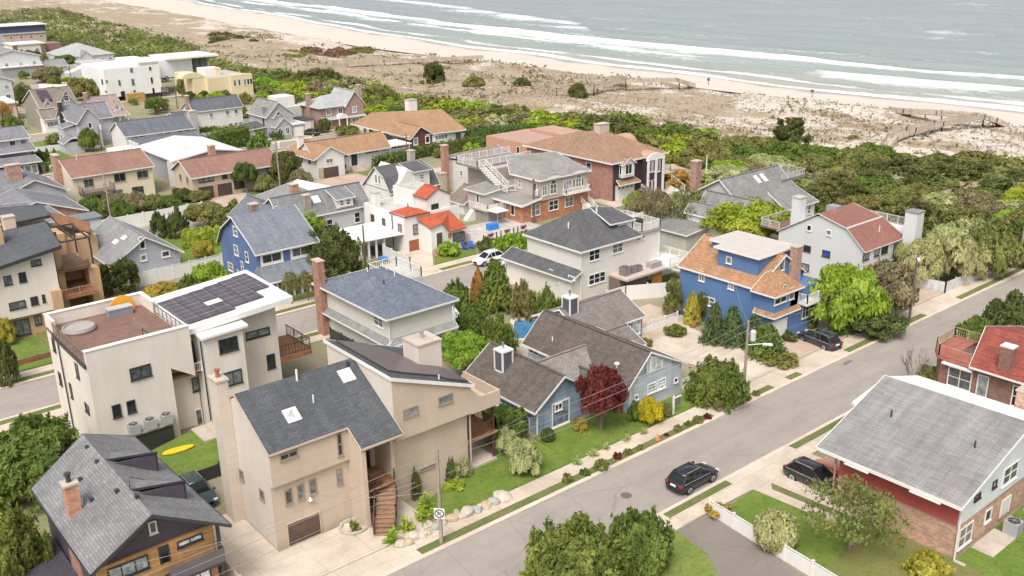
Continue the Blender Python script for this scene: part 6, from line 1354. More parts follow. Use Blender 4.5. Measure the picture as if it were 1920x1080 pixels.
def solve(u0, v0, u1, v1):
    "size and place of a rounded plant from how wide and tall it looks"
    uc, vc = (u0+u1)/2, (v0+v1)/2; z = 1.5
    for _ in range(5):
        P = at(uc, vc, z); dv = P-Vector((0, 0, CAM_H)); dep = dv.dot(CF); th = math.asin(-dv.normalized().z)
        r = (u1-u0)/2*dep/F_PX; H = (v1-v0)/2*dep/F_PX
        b2 = (H*H-(r*sin(th))**2)/cos(th)**2; hb = sqrt(max(b2, (.3*r)**2)); z = hb
    return P.x, P.y, r, 2*hb
GREEN = {
 'dark': leaf((.085, .105, .03), (.145, .165, .05)), 'mid': leaf((.1, .15, .03), (.18, .225, .05)), 'bright': leaf((.19, .28, .03), (.3, .38, .055)), 'lime': leaf((.23, .31, .03), (.32, .4, .055)),
 'olive': leaf((.17, .18, .05), (.25, .25, .08)), 'yellow': leaf((.42, .37, .02), (.52, .44, .03)), 'pale': leaf((.3, .33, .13), (.48, .48, .25)), 'maroon': leaf((.12, .022, .026), (.18, .04, .04)),
 'brown': leaf((.2, .12, .08), (.27, .18, .11)), 'blue': leaf((.075, .12, .046), (.13, .18, .068)), 'belt': leaf((.125, .14, .045), (.2, .21, .07)), 'cedar': leaf((.115, .155, .035), (.225, .26, .06)), 'rust': leaf((.34, .2, .05), (.4, .27, .08)), 'twig': leaf((.24, .18, .14), (.3, .23, .18)), 'hedge': leaf((.08, .12, .034), (.14, .185, .05)),
 'drab': leaf((.21, .18, .095), (.28, .24, .13)), 'gold': leaf((.34, .29, .05), (.42, .35, .07))}
PV_ = [0]
def plant(name, kind, col, x, y, r, h, label, cat, group=None, var=None, trunk=None):
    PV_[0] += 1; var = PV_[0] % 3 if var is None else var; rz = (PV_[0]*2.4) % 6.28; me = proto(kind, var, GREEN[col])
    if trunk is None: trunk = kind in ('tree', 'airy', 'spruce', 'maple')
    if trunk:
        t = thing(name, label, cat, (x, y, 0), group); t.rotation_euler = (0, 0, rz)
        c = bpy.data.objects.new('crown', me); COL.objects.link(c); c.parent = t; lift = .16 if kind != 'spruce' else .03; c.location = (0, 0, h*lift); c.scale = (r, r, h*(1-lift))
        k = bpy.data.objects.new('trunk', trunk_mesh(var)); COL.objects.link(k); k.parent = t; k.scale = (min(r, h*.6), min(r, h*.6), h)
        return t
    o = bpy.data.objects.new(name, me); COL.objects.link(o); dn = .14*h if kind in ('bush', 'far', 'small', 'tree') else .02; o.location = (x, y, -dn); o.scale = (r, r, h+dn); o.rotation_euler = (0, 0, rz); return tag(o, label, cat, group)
def veg(name, kind, col, u0, v0, u1, v1, label, cat='shrub', group=None, **kw):
    x, y, r, h = solve(u0, v0, u1, v1)
    if kind == 'spruce': r *= 1.45; h *= .97
    return plant(name, kind, col, x, y, r, h, label, cat, group, **kw)
T = 'tree'
for a in (
 ('evergreen_tree', 'cedar', 'cedar', -75, 762, 170, 945, 'broad dense evergreen behind the charcoal house at the left edge', T),
 ('evergreen_tree', 'cedar', 'cedar', -80, 925, 84, 1130, 'yellow-green evergreen cut off by the bottom left corner', T),
 ('evergreen_tree', 'cedar', 'cedar', 966, 945, 1190, 1130, 'widest evergreen at the bottom edge beside the road', T),
 ('evergreen_tree', 'cedar', 'cedar', 1130, 940, 1270, 1085, 'darker evergreen touching the right side of the wide one by the road', T),
 ('juniper', 'plume', 'lime', 962, 1052, 1080, 1120, 'low yellow-green juniper under the wide evergreen at the bottom edge'),
 ('evergreen_bush', 'cedar', 'mid', 1285, 655, 1406, 760, 'large spreading evergreen bush beside the pole with the transformer'),
 ('red_maple', 'maple', 'maroon', 1082, 695, 1174, 812, 'dark red maple on the front lawn of the slate-blue house', T),
 ('golden_bush', 'bush', 'yellow', 1196, 750, 1241, 797, 'round golden yellow bush by the gabled wall of the slate-blue house'),
 ('dark_bush', 'bush', 'mid', 1178, 755, 1204, 792, 'dark green bush left of the round golden bush'),
 ('dark_bush', 'bush', 'olive', 1238, 757, 1259, 784, 'small olive bush right of the round golden bush'),
 ('boxwood', 'ball', 'dark', 1013, 803, 1041, 830, 'clipped ball of dark boxwood at the corner of the slate-blue house'),
 ('golden_bush', 'small', 'gold', 1072, 786, 1104, 810, 'low yellow bush at the foot of the red maple'),
 ('garden_shrub', 'bush', 'mid', 903, 765, 988, 832, 'loose green shrub against the slate-blue wall beside the tan balcony'),
 ('flowering_shrub', 'bush', 'pale', 933, 806, 971, 858, 'upright cream-variegated shrub between tan house and lawn'),
 ('flowering_shrub', 'bush', 'pale', 953, 823, 1014, 892, 'larger cream-flecked shrub standing on the lawn edging ring'),
 ('spruce', 'spruce', 'blue', 1318, 568, 1362, 645, 'leftmost dark spruce along the blue house wall', T),
 ('spruce', 'spruce', 'blue', 1350, 573, 1397, 648, 'second dark spruce along the blue house wall', T),
 ('spruce', 'spruce', 'blue', 1394, 588, 1434, 655, 'dark spruce just behind the transformer pole', T),
 ('spruce', 'spruce', 'mid', 1406, 604, 1470, 672, 'wide spruce covering part of the white garage door of the blue house', T),
 ('golden_cypress', 'column', 'gold', 1279, 552, 1318, 610, 'gold-tipped cypress at the left corner of the blue house'),
 ('dark_bush', 'bush', 'dark', 1300, 545, 1332, 602, 'dark bush half hidden behind the gold-tipped cypress'),
 ('loose_conifer', 'pine', 'olive', 1238, 528, 1290, 592, 'loose olive conifer beside the white fence and patio', T),
 ('spruce', 'spruce', 'mid', 898, 484, 960, 582, 'tallest spruce of the pool garden in front of the white car', T),
 ('rusty_conifer', 'column', 'rust', 878, 508, 916, 575, 'rust-coloured conifer left of the tallest spruce'),
 ('garden_conifer', 'plume', 'mid', 818, 522, 890, 592, 'bushy conifer at the right corner of the blue hip roof', T),
 ('garden_conifer', 'plume', 'mid', 848, 560, 925, 640, 'bushy conifer over the white covered boat', T),
 ('garden_conifer', 'plume', 'mid', 898, 584, 972, 672, 'bushy conifer at the near end of the pool', T),
 ('garden_conifer', 'plume', 'olive', 950, 525, 1012, 598, 'olive conifer between pool and cream house, left of two', T),
 ('garden_conifer', 'plume', 'mid', 998, 530, 1055, 615, 'bushy conifer at the far end of the pool', T),
 ('garden_conifer', 'plume', 'mid', 1034, 550, 1082, 602, 'low conifer behind the boxed chimney of the slate-blue house', T),
 ('bright_tree', 'tree', 'bright', 826, 622, 916, 706, 'fresh bright green tree between tan house chimney and slate-blue roof', T),
 ('evergreen_tree', 'cedar', 'dark', 552, 408, 682, 530, 'big dark evergreen between the cobalt house and the white stucco house', T),
 ('bright_tree', 'tree', 'bright', 545, 394, 606, 462, 'bright green tree at the right side of the cobalt gambrel roof', T),
 ('small_tree', 'airy', 'olive', 528, 512, 562, 572, 'left of two small round trees before the glazed porch', T),
 ('small_tree', 'airy', 'olive', 556, 508, 596, 566, 'right of two small round trees before the glazed porch', T),
 ('lime_tree', 'tree', 'bright', 1330, 378, 1484, 472, 'vivid lime green flat-topped tree behind the blue house', T),
 ('spreading_shrub', 'bush', 'lime', 1526, 502, 1655, 622, 'big yellow-green shrub beside the brick driveway of the blue house', 'shrub'),
 ('bare_shrub', 'bush', 'drab', 1598, 496, 1712, 600, 'brownish half-bare shrub right of the big yellow-green one', 'shrub'),
 ('hedge_bush', 'bush', 'dark', 1590, 572, 1690, 632, 'dark low hedge under the brownish half-bare shrub', 'shrub'),
 ('variegated_tree', 'bush', 'pale', 1686, 452, 1770, 534, 'cream-leaved bush at the left end of the white corner fence', 'shrub'),
 ('variegated_tree', 'bush', 'pale', 1750, 412, 1846, 482, 'cream-leaved bush behind the others in the white corner fence', 'shrub'),
 ('variegated_tree', 'bush', 'pale', 1786, 458, 1850, 526, 'cream-leaved bush at the right end of the white corner fence', 'shrub'),
 ('variegated_tree', 'bush', 'pale', 1728, 434, 1820, 530, 'cream-leaved bush in the middle of the white corner fence', 'shrub'),
 ('olive_bush', 'bush', 'olive', 1815, 420, 1905, 520, 'olive bush behind the brown wooden fence by the far pole', 'shrub'),
 ('variegated_bush', 'bush', 'pale', 1722, 395, 1830, 455, 'pale leafy bush beside the tall boxed chimney of the grey house', 'shrub'),
 ('spruce', 'spruce', 'dark', 1866, 542, 1930, 640, 'taller spruce behind the red-roofed brick house', T),
 ('spruce', 'spruce', 'dark', 1838, 558, 1888, 636, 'shorter spruce behind the red-roofed brick house', T),
 ('garden_shrub', 'bush', 'mid', 1800, 598, 1860, 646, 'leafy shrub left of the red house roof deck'),
 ('variegated_bush', 'bush', 'pale', 1886, 592, 1940, 640, 'cream-leaved bush behind the red roof at the right edge'),
 ('bare_bush', 'bare', 'twig', 1664, 650, 1762, 722, 'leafless reddish bush at the road edge beside the white flat roof', 'shrub'),
 ('olive_bush', 'bush', 'olive', 1724, 688, 1768, 722, 'olive bush at the foot of the leafless one'),
 ('snowball_bush', 'ball', 'pale', 1414, 955, 1497, 1034, 'perfectly round pale green bush behind the white fence'),
 ('olive_tree', 'airy', 'olive', 1514, 904, 1684, 1052, 'airy olive-green tree before the red-boarded wall', T),
 ('yellow_juniper', 'plume', 'gold', 1695, 1026, 1790, 1094, 'yellow-tipped juniper at the corner of the red-boarded house'),
 ('heather_bed', 'small', 'rust', 1322, 942, 1368, 972, 'rust and green heather beside the end of the white fence'),
 ('evergreen_bush', 'plume', 'dark', -18, 630, 38, 722, 'dark evergreen by the lawn of the terraced house at the left edge'),
 ('yellow_bush', 'bush', 'gold', -20, 596, 26, 648, 'yellow bush at the left edge below the terraced house'),
 ('dark_pine', 'pine', 'dark', 160, 500, 222, 556, 'left of two dark pines in front of the grey cottage', T),
 ('dark_pine', 'pine', 'dark', 200, 488, 272, 552, 'right of two dark pines in front of the grey cottage', T),
 ('yellow_bush', 'bush', 'lime', 360, 492, 428, 545, 'yellow-green bush between white fence and solar roof'),
 ('garden_shrub', 'plume', 'mid', 326, 512, 376, 562, 'feathery green shrub left of the yellow-green bush'),
 ('garden_shrub', 'bush', 'gold', 272, 530, 336, 566, 'dry yellowish shrub beyond the roof terrace'),
 ('spiky_juniper', 'plume', 'dark', 278, 392, 318, 446, 'left of two spiky junipers behind the grey cottage'),
 ('spiky_juniper', 'plume', 'dark', 310, 386, 352, 448, 'right of two spiky junipers behind the grey cottage'),
 ('garden_tree', 'tree', 'olive', 348, 382, 432, 432, 'spreading olive garden tree by the street behind the cobalt house', T),
 ('spiky_juniper', 'plume', 'mid', 418, 370, 470, 420, 'upright spiky juniper beside the parked white boat trailer'),
 ('golden_bush', 'bush', 'gold', 361, 452, 398, 488, 'mustard yellow round bush in the cottage garden'),
 ('dark_tree', 'tree', 'dark', 440, 306, 482, 362, 'dark round tree by the steps of the russet-roofed house', T),
 ('garden_shrub', 'bush', 'olive', 478, 330, 512, 362, 'sage shrub right of the dark round tree'),
 ('dark_tree', 'bush', 'dark', 504, 286, 560, 348, 'dark trees around the street pole by the orange-roofed house', T),
 ('bare_bush', 'bush', 'drab', 544, 320, 584, 352, 'brown leafless-looking bush at the white split-level wall'),
 ('olive_tree', 'airy', 'drab', 1176, 352, 1262, 446, 'thin-leaved blossom tree behind the cream house roof deck', T),
 ('olive_tree', 'airy', 'olive', 1240, 358, 1328, 446, 'thin-leaved olive tree before the grey beach house', T),
 ('yellow_bush', 'bush', 'lime', 1172, 362, 1216, 396, 'yellow-green bush at the steps of the big brick house'),
 ('dry_grass_bed', 'small', 'rust', 1228, 324, 1310, 352, 'tawny grass bed beside the grey dune fence'),
 ('green_bush', 'bush', 'bright', 1318, 342, 1346, 360, 'small vivid bush by the brick chimney of the grey beach house'),
 ('dark_bush', 'bush', 'dark', 898, 446, 932, 474, 'dark bush behind the parked white car'),
 ('low_shrub', 'small', 'bright', 930, 442, 988, 482, 'bright low planting below the bunting fence'),
 ('low_shrub', 'small', 'lime', 820, 455, 862, 482, 'pale planting by the brick steps of the white stucco house'),
 ('garden_tree', 'tree', 'mid', 272, 184, 308, 214, 'small green tree before the tall white box house', T),
 ('garden_shrub', 'bush', 'olive', 332, 148, 352, 182, 'olive tree between white box and yellow house'),
 ('dark_bush', 'bush', 'dark', 348, 172, 366, 190, 'dark ball bush at the foot of the yellow wall'),
 ('dark_bush', 'bush', 'dark', 372, 172, 392, 190, 'second dark ball bush before the yellow house'),
 ('garden_shrub', 'bush', 'lime', 390, 172, 420, 190, 'yellow-green bush below the yellow house'),
 ('round_bush', 'bush', 'mid', 467, 238, 496, 262, 'round clipped green bush beside the white annex door'),
 ('round_bush', 'small', 'dark', 506, 246, 534, 262, 'low dark bush before the grey cross-gabled house'),
 ('dark_bush', 'bush', 'dark', 594, 224, 618, 250, 'dark bush at the corner of the brown brick house'),
 ('low_hedge', 'small', 'olive', 626, 236, 672, 252, 'low clipped bush before the arched brick porch'),
 ('bare_bush', 'bush', 'drab', 344, 234, 372, 264, 'grey-brown leafless bush by the stone chimney'),
 ('garden_shrub', 'bush', 'mid', 146, 244, 182, 284, 'green shrub before the white terrace of the clerestory house'),
 ('brown_thicket', 'bush', 'drab', 66, 126, 112, 154, 'brown thicket behind the diagonal white wall'),
 ('garden_tree', 'tree', 'mid', 104, 104, 142, 132, 'green tree between the two low grey houses', T),
 ('dark_bush', 'bush', 'dark', 40, 96, 80, 118, 'dark shrubs at the foot of the white and brown cube house'),
 ('dark_bush', 'bush', 'dark', 30, 164, 50, 202, 'dark columnar bush beside the green gabled house'),
 ('orange_tree', 'airy', 'rust', -14, 190, 22, 240, 'bare orange-tinted tree at the left edge', T),
 ('dark_bush', 'bush', 'olive', 132, 148, 188, 188, 'brown-green bushes left of the tall white box house'),
 ('tall_plant', 'plume', 'dark', 768, 876, 792, 936, 'narrow dark juniper beside the curved wooden stairs'),
 ('tall_plant', 'plume', 'dark', 826, 852, 862, 902, 'dark juniper at the wall behind the street pole'),
 ('variegated_bush', 'small', 'pale', 846, 862, 882, 898, 'white-flecked shrub by the tan patio slab'),
 ('garden_shrub', 'small', 'lime', 832, 898, 872, 922, 'low yellow-green shrub by the stone-edged bed'),
 ('planter_shrub', 'fern', 'mid', 640, 968, 686, 1002, 'spiky plant in the stone ring by the garage wall', 'plant'),
 ('round_bush', 'bush', 'mid', 1248, 608, 1285, 632, 'low clipped bush beside the brick path'),
 ('round_bush', 'bush', 'olive', 1192, 634, 1224, 652, 'flat olive bush at the end of the brick path'),
 ('front_shrub', 'small', 'mid', 1496, 592, 1530, 618, 'small leafy shrub at the blue house front wall'),
 ('front_shrub', 'small', 'dark', 1462, 622, 1492, 642, 'dark shrub at the garage corner of the blue house'),
 ('verge_shrub', 'small', 'olive', 1440, 660, 1496, 690, 'scrubby planting at the mouth of the brick driveway'),
): veg(*a[:8], *(a[8:] or ('shrub',)))
for i, (u, v) in enumerate(((735, 1003), (762, 978), (792, 962), (797, 938))): veg('fern', 'fern', 'lime', u-24, v-22, u+24, v+22, ['bright fern at the foot of the curved stairs', 'second bright fern up from the stair foot', 'tall pale fern beside the street pole', 'fern under the stair landing'][i], 'plant', 'ferns by the stairs')
for u, v, s in ((1113, 848, 15), (1084, 863, 15), (1136, 836, 13), (1175, 820, 14), (1208, 807, 12)): veg('yucca', 'fern', 'pale', u-s, v-s*.8, u+s, v+s*.8, 'spiky pale yucca growing in the front lawn beside the pavement', 'plant', 'yuccas on the front lawn')
for i, (u, v, s, c) in enumerate(((1064, 897, 11, 'olive'), (1097, 886, 9, 'mid'), (1128, 873, 14, 'olive'), (1157, 855, 9, 'maroon'), (1177, 848, 8, 'olive'), (1200, 840, 7, 'olive'), (1249, 816, 5, 'maroon'), (1270, 804, 8, 'olive'), (1291, 795, 7, 'mid'), (1309, 788, 10, 'olive'), (1326, 782, 7, 'maroon'), (1418, 738, 7, 'olive'), (1402, 746, 8, 'mid'))):
    veg('verge_shrub', 'small', c, u-s, v-s*.8, u+s, v+s*.8, 'small shrub in the planted verge between kerb and pavement' if c != 'maroon' else 'small dark red shrub in the planted verge', 'shrub', 'shrubs in the planted verge')
for i in range(8): veg('garden_shrub', 'bush', ['mid', 'olive', 'mid', 'drab', 'olive', 'mid', 'dark', 'olive'][i], 146+i*29, 372-i*3+(i % 3)*6, 190+i*29, 416-i*6+(i % 3)*4, 'tangled shrub in the garden between cream house and long white fence', 'shrub', 'shrubs below the cream house')
for i in range(7): veg('arborvitae', 'column', 'bright', 856+i*5, 356+(i % 2), 864+i*5, 384, 'slim bright arborvitae in the row behind the white stucco house', 'shrub', 'arborvitae row')
for u, v in ((45, 293), (60, 290), (74, 292), (88, 290), (102, 291), (62, 322), (75, 320), (88, 317), (103, 314)): veg('small_cypress', 'column', 'blue' if u % 2 else 'mid', u-4, v-12, u+4, v+4, 'small cone-shaped cypress along the white garden fence', 'shrub', 'small cypresses on the left lawns')
# clipped hedges
def hedge(p, q, w, h, label, col='hedge', n=None):
    p, q = Vector(p), Vector(q); L = (q-p).length; b = LB(); rnd.seed(int(L*10)); n = int((L*w+2*L*h+2*w*h)*5)
    d = (q-p)/L; s = Vector((-d.y, d.x)); c = (p+q)/2
    for _ in range(n):
        k = rnd.random()*(L*w+2*L*h+2*w*h); a, e, z = rnd.uniform(-L/2, L/2), rnd.uniform(-w/2, w/2), rnd.uniform(.1, h)
        if k < L*w: z = h+rnd.uniform(-.1, .1); nn = Vector((0, 0, 1))
        elif k < L*w+2*L*h: e = (w/2 if rnd.random() < .5 else -w/2)+rnd.uniform(-.08, .08); nn = Vector((s.x*e, s.y*e, .2))
        else: a = (L/2 if rnd.random() < .5 else -L/2)+rnd.uniform(-.08, .08); nn = Vector((d.x*a, d.y*a, .2))
        x = d*a+s*e; b.clump(Vector((x.x, x.y, z)), nn.normalized(), .42, 2, rnd.uniform(.3, .7))
    i = len(b.v); hx = []
    for a in (-1, 1):
        for e in (-1, 1):
            for z in (0, h*.93): x = d*a*(L/2-.12)+s*e*(w/2-.12); b.v.append(Vector((x.x, x.y, z)))
    b.f += [tuple(i+k for k in f) for f in ((0, 1, 3, 2), (4, 6, 7, 5), (0, 4, 5, 1), (2, 3, 7, 6), (1, 5, 7, 3))]; b.t += [.4]*8
    me = b.mesh('hedge'); me.materials.append(GREEN[col]); o = bpy.data.objects.new('hedge', me); COL.objects.link(o); o.location = (c.x, c.y, 0); return tag(o, label, 'hedge')
hedge((96, 157), (106.5, 159.8), 3, 2.4, 'thick dark hedge in front of the white split-level house')
hedge((108, 162.4), (124, 163.6), 2.6, 1.9, 'long dark hedge below the low brown-walled house')
hedge((121.5, 158.6), (134, 156.2), 3, 2.4, 'clipped dark hedge right of the sandy path')
hedge((127, 170), (139, 163.5), 4, 2.6, 'dense hedge behind the low brown-walled house along the boardwalk')
hedge((80, 197), (89, 200.5), 3.2, 4.0, 'tall boxy green hedge beside the carport', 'mid')
hedge((79, 214), (90, 208), 2, 3, 'bright-topped hedge below the white house with black roof', 'mid')
hedge((48, 133), (60, 128.5), 3.2, 2.2, 'bright green sloping hedge in the cottage garden', 'bright')
hedge((85.8, 52.6), (90.3, 51.4), 1.4, .8, 'low clipped hedge along the brick driveway of the blue house')
hedge((138, 288), (150, 268), 4, 3, 'long mown hedge beside the yellow house', 'mid')
hedge((60, 238.8), (78, 239.2), 1.4, 1.2, 'low hedge along the street by the pink-roofed cottage', 'mid')

# thicket between the last houses and the dunes
BELT = [(45, 127, 180), (60, 122, 182), (75, 124, 180), (90, 124, 174), (102, 130, 168), (115, 139, 166), (140, 141, 165), (165, 134, 160), (190, 128, 156), (215, 124, 150), (240, 122, 152), (265, 129, 160), (300, 128, 152), (350, 126, 150), (420, 126, 168), (500, 120, 184), (600, 105, 196), (690, 90, 206), (900, 70, 236)]
def belt(y):
    for (y0, a0, b0), (y1, a1, b1) in zip(BELT, BELT[1:]):
        if y0 <= y <= y1: f = (y-y0)/(y1-y0); return a0+(a1-a0)*f, b0+(b1-b0)*f
    return BELT[-1][1:]
KINDS = [('dark_pine_shrub', 'pine', 'belt', 'dark needle-leaved pine shrub in the thicket beside the dunes'), ('olive_shrub', 'far', 'olive', 'olive-leaved shrub in the thicket beside the dunes'), ('green_shrub', 'far', 'mid', 'leafy mid-green shrub in the thicket beside the dunes'),
         ('bright_shrub', 'far', 'lime', 'bright yellow-green shrub in the thicket beside the dunes'), ('brown_shrub', 'far', 'drab', 'brownish half-bare shrub in the thicket beside the dunes'), ('pale_shrub', 'far', 'pale', 'pale silvery shrub in the thicket beside the dunes')]
br = random.Random(5); pts = []; tries = 0
while len(pts) < 292 and tries < 60000:
    tries += 1; y = 46.5+(br.random()**1.25)*243; a, b_ = belt(y); x = br.uniform(a, b_)
    near = min(x-a, b_-x); rr = br.uniform(2.3, 4.0)*(.65 if near < 3 else 1)
    if 133 < x < 150 and abs((y-164)-(x-133)*1.1) < 3.5: continue
    if 142 < x < 166 and abs((y-71)-(166-x)*.15) < 2.2: continue
    if any((x-p)**2+(y-q)**2 < (.72*(rr+s))**2 for p, q, s in pts): continue
    pts.append((x, y, rr))
for x, y, rr in pts:
    n = noise.noise(Vector((x*.045, y*.045, 2)))+br.uniform(-.28, .28)
    if y < 120: k = 0 if n > .08 else 2 if n > -.06 else 1 if n > -.24 else br.choice((3, 5, 4, 1))
    else: k = 0 if n > .38 else 2 if n > .15 else 3 if n > -.1 else 1 if n > -.3 else (4 if br.random() < .5 else 5)
    nm, kd, c, lb = KINDS[k]; kd = 'pine' if k == 0 and y < 130 else 'farpine' if k == 0 else ('bush' if y < 120 else 'far')
    plant(nm, kd, c, x, y, rr*1.15, rr*br.uniform(.8, 1.25)*(1.15 if k == 0 else .9), lb, 'shrub', lb.split(' in the')[0]+'s of the dune thicket', trunk=False)
# low growth filling the gaps between the shrubs, uncountable
b = LB(); rnd.seed(70)
for _ in range(9000):
    y = 46+rnd.random()**1.2*250; a, b_ = belt(y); x = rnd.uniform(a+1, b_+3); q = noise.noise(Vector((x*.06, y*.06, 4)))
    if x > b_-3 and q < .1: continue
    b.clump(Vector((x, y, dune_z(x, y)+rnd.uniform(.1, .75))), Vector((rnd.uniform(-.5, .5), rnd.uniform(-.5, .5), 1)), .75, 3, .5+.4*q+rnd.uniform(-.15, .15), .8)
me = b.mesh('undergrowth'); me.materials.append(leaf((.14, .16, .045), (.23, .24, .07), .08)); o = bpy.data.objects.new('undergrowth', me); COL.objects.link(o); tag(o, 'low olive undergrowth between the shrubs of the thicket', 'undergrowth', kind='stuff')
# beyond that the scrub reads as one mass
b = LB(); rnd.seed(77)
for _ in range(2300):
    y = 280+rnd.random()**.8*560; a, b_ = belt(y); x = rnd.uniform(a, b_); r = rnd.uniform(1.8, 4); t0 = .5+.45*noise.noise(Vector((x*.05, y*.03, 9)))
    for _ in range(11):
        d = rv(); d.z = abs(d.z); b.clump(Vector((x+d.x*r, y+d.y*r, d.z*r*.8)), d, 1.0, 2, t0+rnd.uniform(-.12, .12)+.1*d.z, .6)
me = b.mesh('scrub'); me.materials.append(leaf((.1, .12, .04), (.22, .24, .07), .05)); o = bpy.data.objects.new('distant_scrub', me); COL.objects.link(o); tag(o, 'green and brown scrub reading as one mass farther down the coast', 'scrub', kind='stuff')
# bushes out on the dunes
for a in (('dune_pine', 'pine', 'dark', 1438, 224, 1526, 280, 'largest dark pine bush standing alone on the open dune'), ('dune_pine', 'pine', 'dark', 785, 120, 842, 162, 'two-peaked dark pine on the dune near the middle boardwalk'), ('dune_bush', 'bush', 'dark', 1068, 158, 1100, 188, 'round dark bush below the curved boardwalk'), ('dune_bush', 'bush', 'dark', 966, 147, 994, 168, 'dark dune bush left of the round one'),
          ('dune_bush', 'bush', 'olive', 868, 145, 908, 168, 'olive dune bush right of the two-peaked pine'), ('dune_bush', 'bush', 'mid', 1584, 254, 1614, 268, 'low green bush on the sand left of the nearest boardwalk'), ('dune_pine', 'farpine', 'dark', 1290, 240, 1312, 256, 'small pine at the seaward edge of the thicket')):
    veg(*a, trunk=False)
for i in range(46):
    k = i % 4; u, v = ((392+br.random()*100, 70+br.random()*13), (572+br.random()*80, 97+br.random()*18), (640+br.random()*58, 99+br.random()*8), (528+br.random()*50, 104+br.random()*14))[k]; p = at(u, v); r = br.uniform(1.8, 3.6)
    plant('dune_bush', 'far', ('dark', 'brown', 'olive', 'olive')[k], p.x, p.y, r, r*.75, ('dark green bush in the long clump far out on the dune', 'reddish brown bush in the rusty clump on the far dune', 'olive bush right of the rusty clump on the far dune', 'olive bush left of the rusty clump on the far dune')[k], 'shrub', ('dark far dune clump', 'rusty far dune clump', 'right olive dune clump', 'left olive dune clump')[k], trunk=False)
# yards of the far blocks
yards = [o for o in COL.objects if o.get('category') == 'house']
boxes = []
for o in COL.objects:
    if o.type == 'MESH' and (o.name.split('.')[0] in ('wall', 'roof', 'flat_roof', 'driveway', 'road', 'brick_wall', 'garage', 'annex')):
        vs_ = [o.matrix_basis.translation+ORI.get(o.parent.name, Vector()) if o.parent else o.location.copy()]; base = ORI.get(o.name, Vector()); xs_ = [v.co.x+base.x for v in o.data.vertices]; ys_ = [v.co.y+base.y for v in o.data.vertices]; boxes.append((min(xs_), max(xs_), min(ys_), max(ys_)))
n = 0
while n < 105:
    y = br.uniform(150, 480); x = br.uniform(42, belt(y)[0]); r = br.uniform(1.0, 2.6)
    q = CR.dot(Vector((x, y, -CAM_H)))/CF.dot(Vector((x, y, -CAM_H)))
    if q < -.54 or any(a-r*.8 < x < b_+r*.8 and c-r*.8 < y < d+r*.8 for a, b_, c, d in boxes): continue
    k = br.choice((0, 1, 2, 2, 3, 4)); c = ('dark', 'mid', 'olive', 'lime', 'drab')[k]
    plant('yard_shrub', 'far', c, x, y, r, r*br.uniform(1.0, 1.7), ('dark green', 'mid green', 'olive', 'yellow-green', 'brownish')[k]+' garden shrub between the far houses at upper left', 'shrub', ('dark green', 'mid green', 'olive', 'yellow-green', 'brownish')[k]+' yard shrubs', trunk=False); n += 1
# low scrub in patches over the dunes, uncountable
b = LB(); rnd.seed(21)
for _ in range(5200):
    y = 60+(rnd.random()**1.3)*420; x = rnd.uniform(152, 226); q = noise.fractal(Vector((x*.045, y*.02, 6)), .9, 2, 5)
    if q < .12: continue
    b.clump(Vector((x, y, dune_z(x, y)+.18)), Vector((rnd.uniform(-.6, .6), rnd.uniform(-.6, .6), 1)), .6+.3*(y > 200), 3, .35+.8*q+rnd.uniform(-.15, .15), .9)
me = b.mesh('dune_scrub'); me.materials.append(leaf((.2, .155, .095), (.16, .15, .075), .04)); o = bpy.data.objects.new('dune_scrub', me); COL.objects.link(o); tag(o, 'patches of low brown and olive scrub on the open dunes', 'scrub', kind='stuff')
# beach grass tufts scattered over the dunes, uncountable
b = LB(); rnd.seed(3)
for _ in range(11000):
    y = 55+(rnd.random()**1.5)*330; x = rnd.uniform(150, 224)
    m = noise.fractal(Vector((x*.05, y*.03, 1)), .9, 2, 4)
    if m < -.05 and rnd.random() < .75: continue
    z = dune_z(x, y); t = rnd.uniform(.3, .8)
    for _ in range(2): b.quad(Vector((x+rnd.uniform(-.3, .3), y+rnd.uniform(-.3, .3), z+.22)), Vector((rnd.uniform(-1, 1), rnd.uniform(-1, 1), .5)), rnd.uniform(.2, .5), 1.2, t)
me = b.mesh('grass'); me.materials.append(leaf((.3, .25, .17), (.26, .23, .15), .2)); o = bpy.data.objects.new('beach_grass', me); COL.objects.link(o); tag(o, 'tufts of dry beach grass scattered over the sandy dunes', 'grass', kind='stuff')
# ================================================================== vehicles
TYRE = paint((.015, .015, .016), .8, .1); RIM = metal((.62, .62, .63), .3); CGL = glass((.012, .014, .016), (.012, .014, .016), .06); HEADL = paint((.7, .72, .74), .15, .02); TAILL = paint((.35, .02, .02), .25, .05); PLAT = paint((.02, .02, .02), .6, .1)
def car_paint(c):
    m, t, b = _base('car_paint'); b.inputs['Base Color'].default_value = (*c, 1); b.inputs['Roughness'].default_value = .28; b.inputs['Coat Weight'].default_value = .6; b.inputs['Coat Roughness'].default_value = .05; return m
def loft(secs):
    m = MB(); n = len(secs[0])
    for s in secs: m.v += [Vector(p) for p in s]
    for i in range(len(secs)-1):
        for k in range(n):
            j = (k+1) % n; m.f.append([i*n+k, i*n+j, (i+1)*n+j, (i+1)*n+k])
    m.f.append(list(range(n))[::-1]); m.f.append([(len(secs)-1)*n+k for k in range(n)]); return m
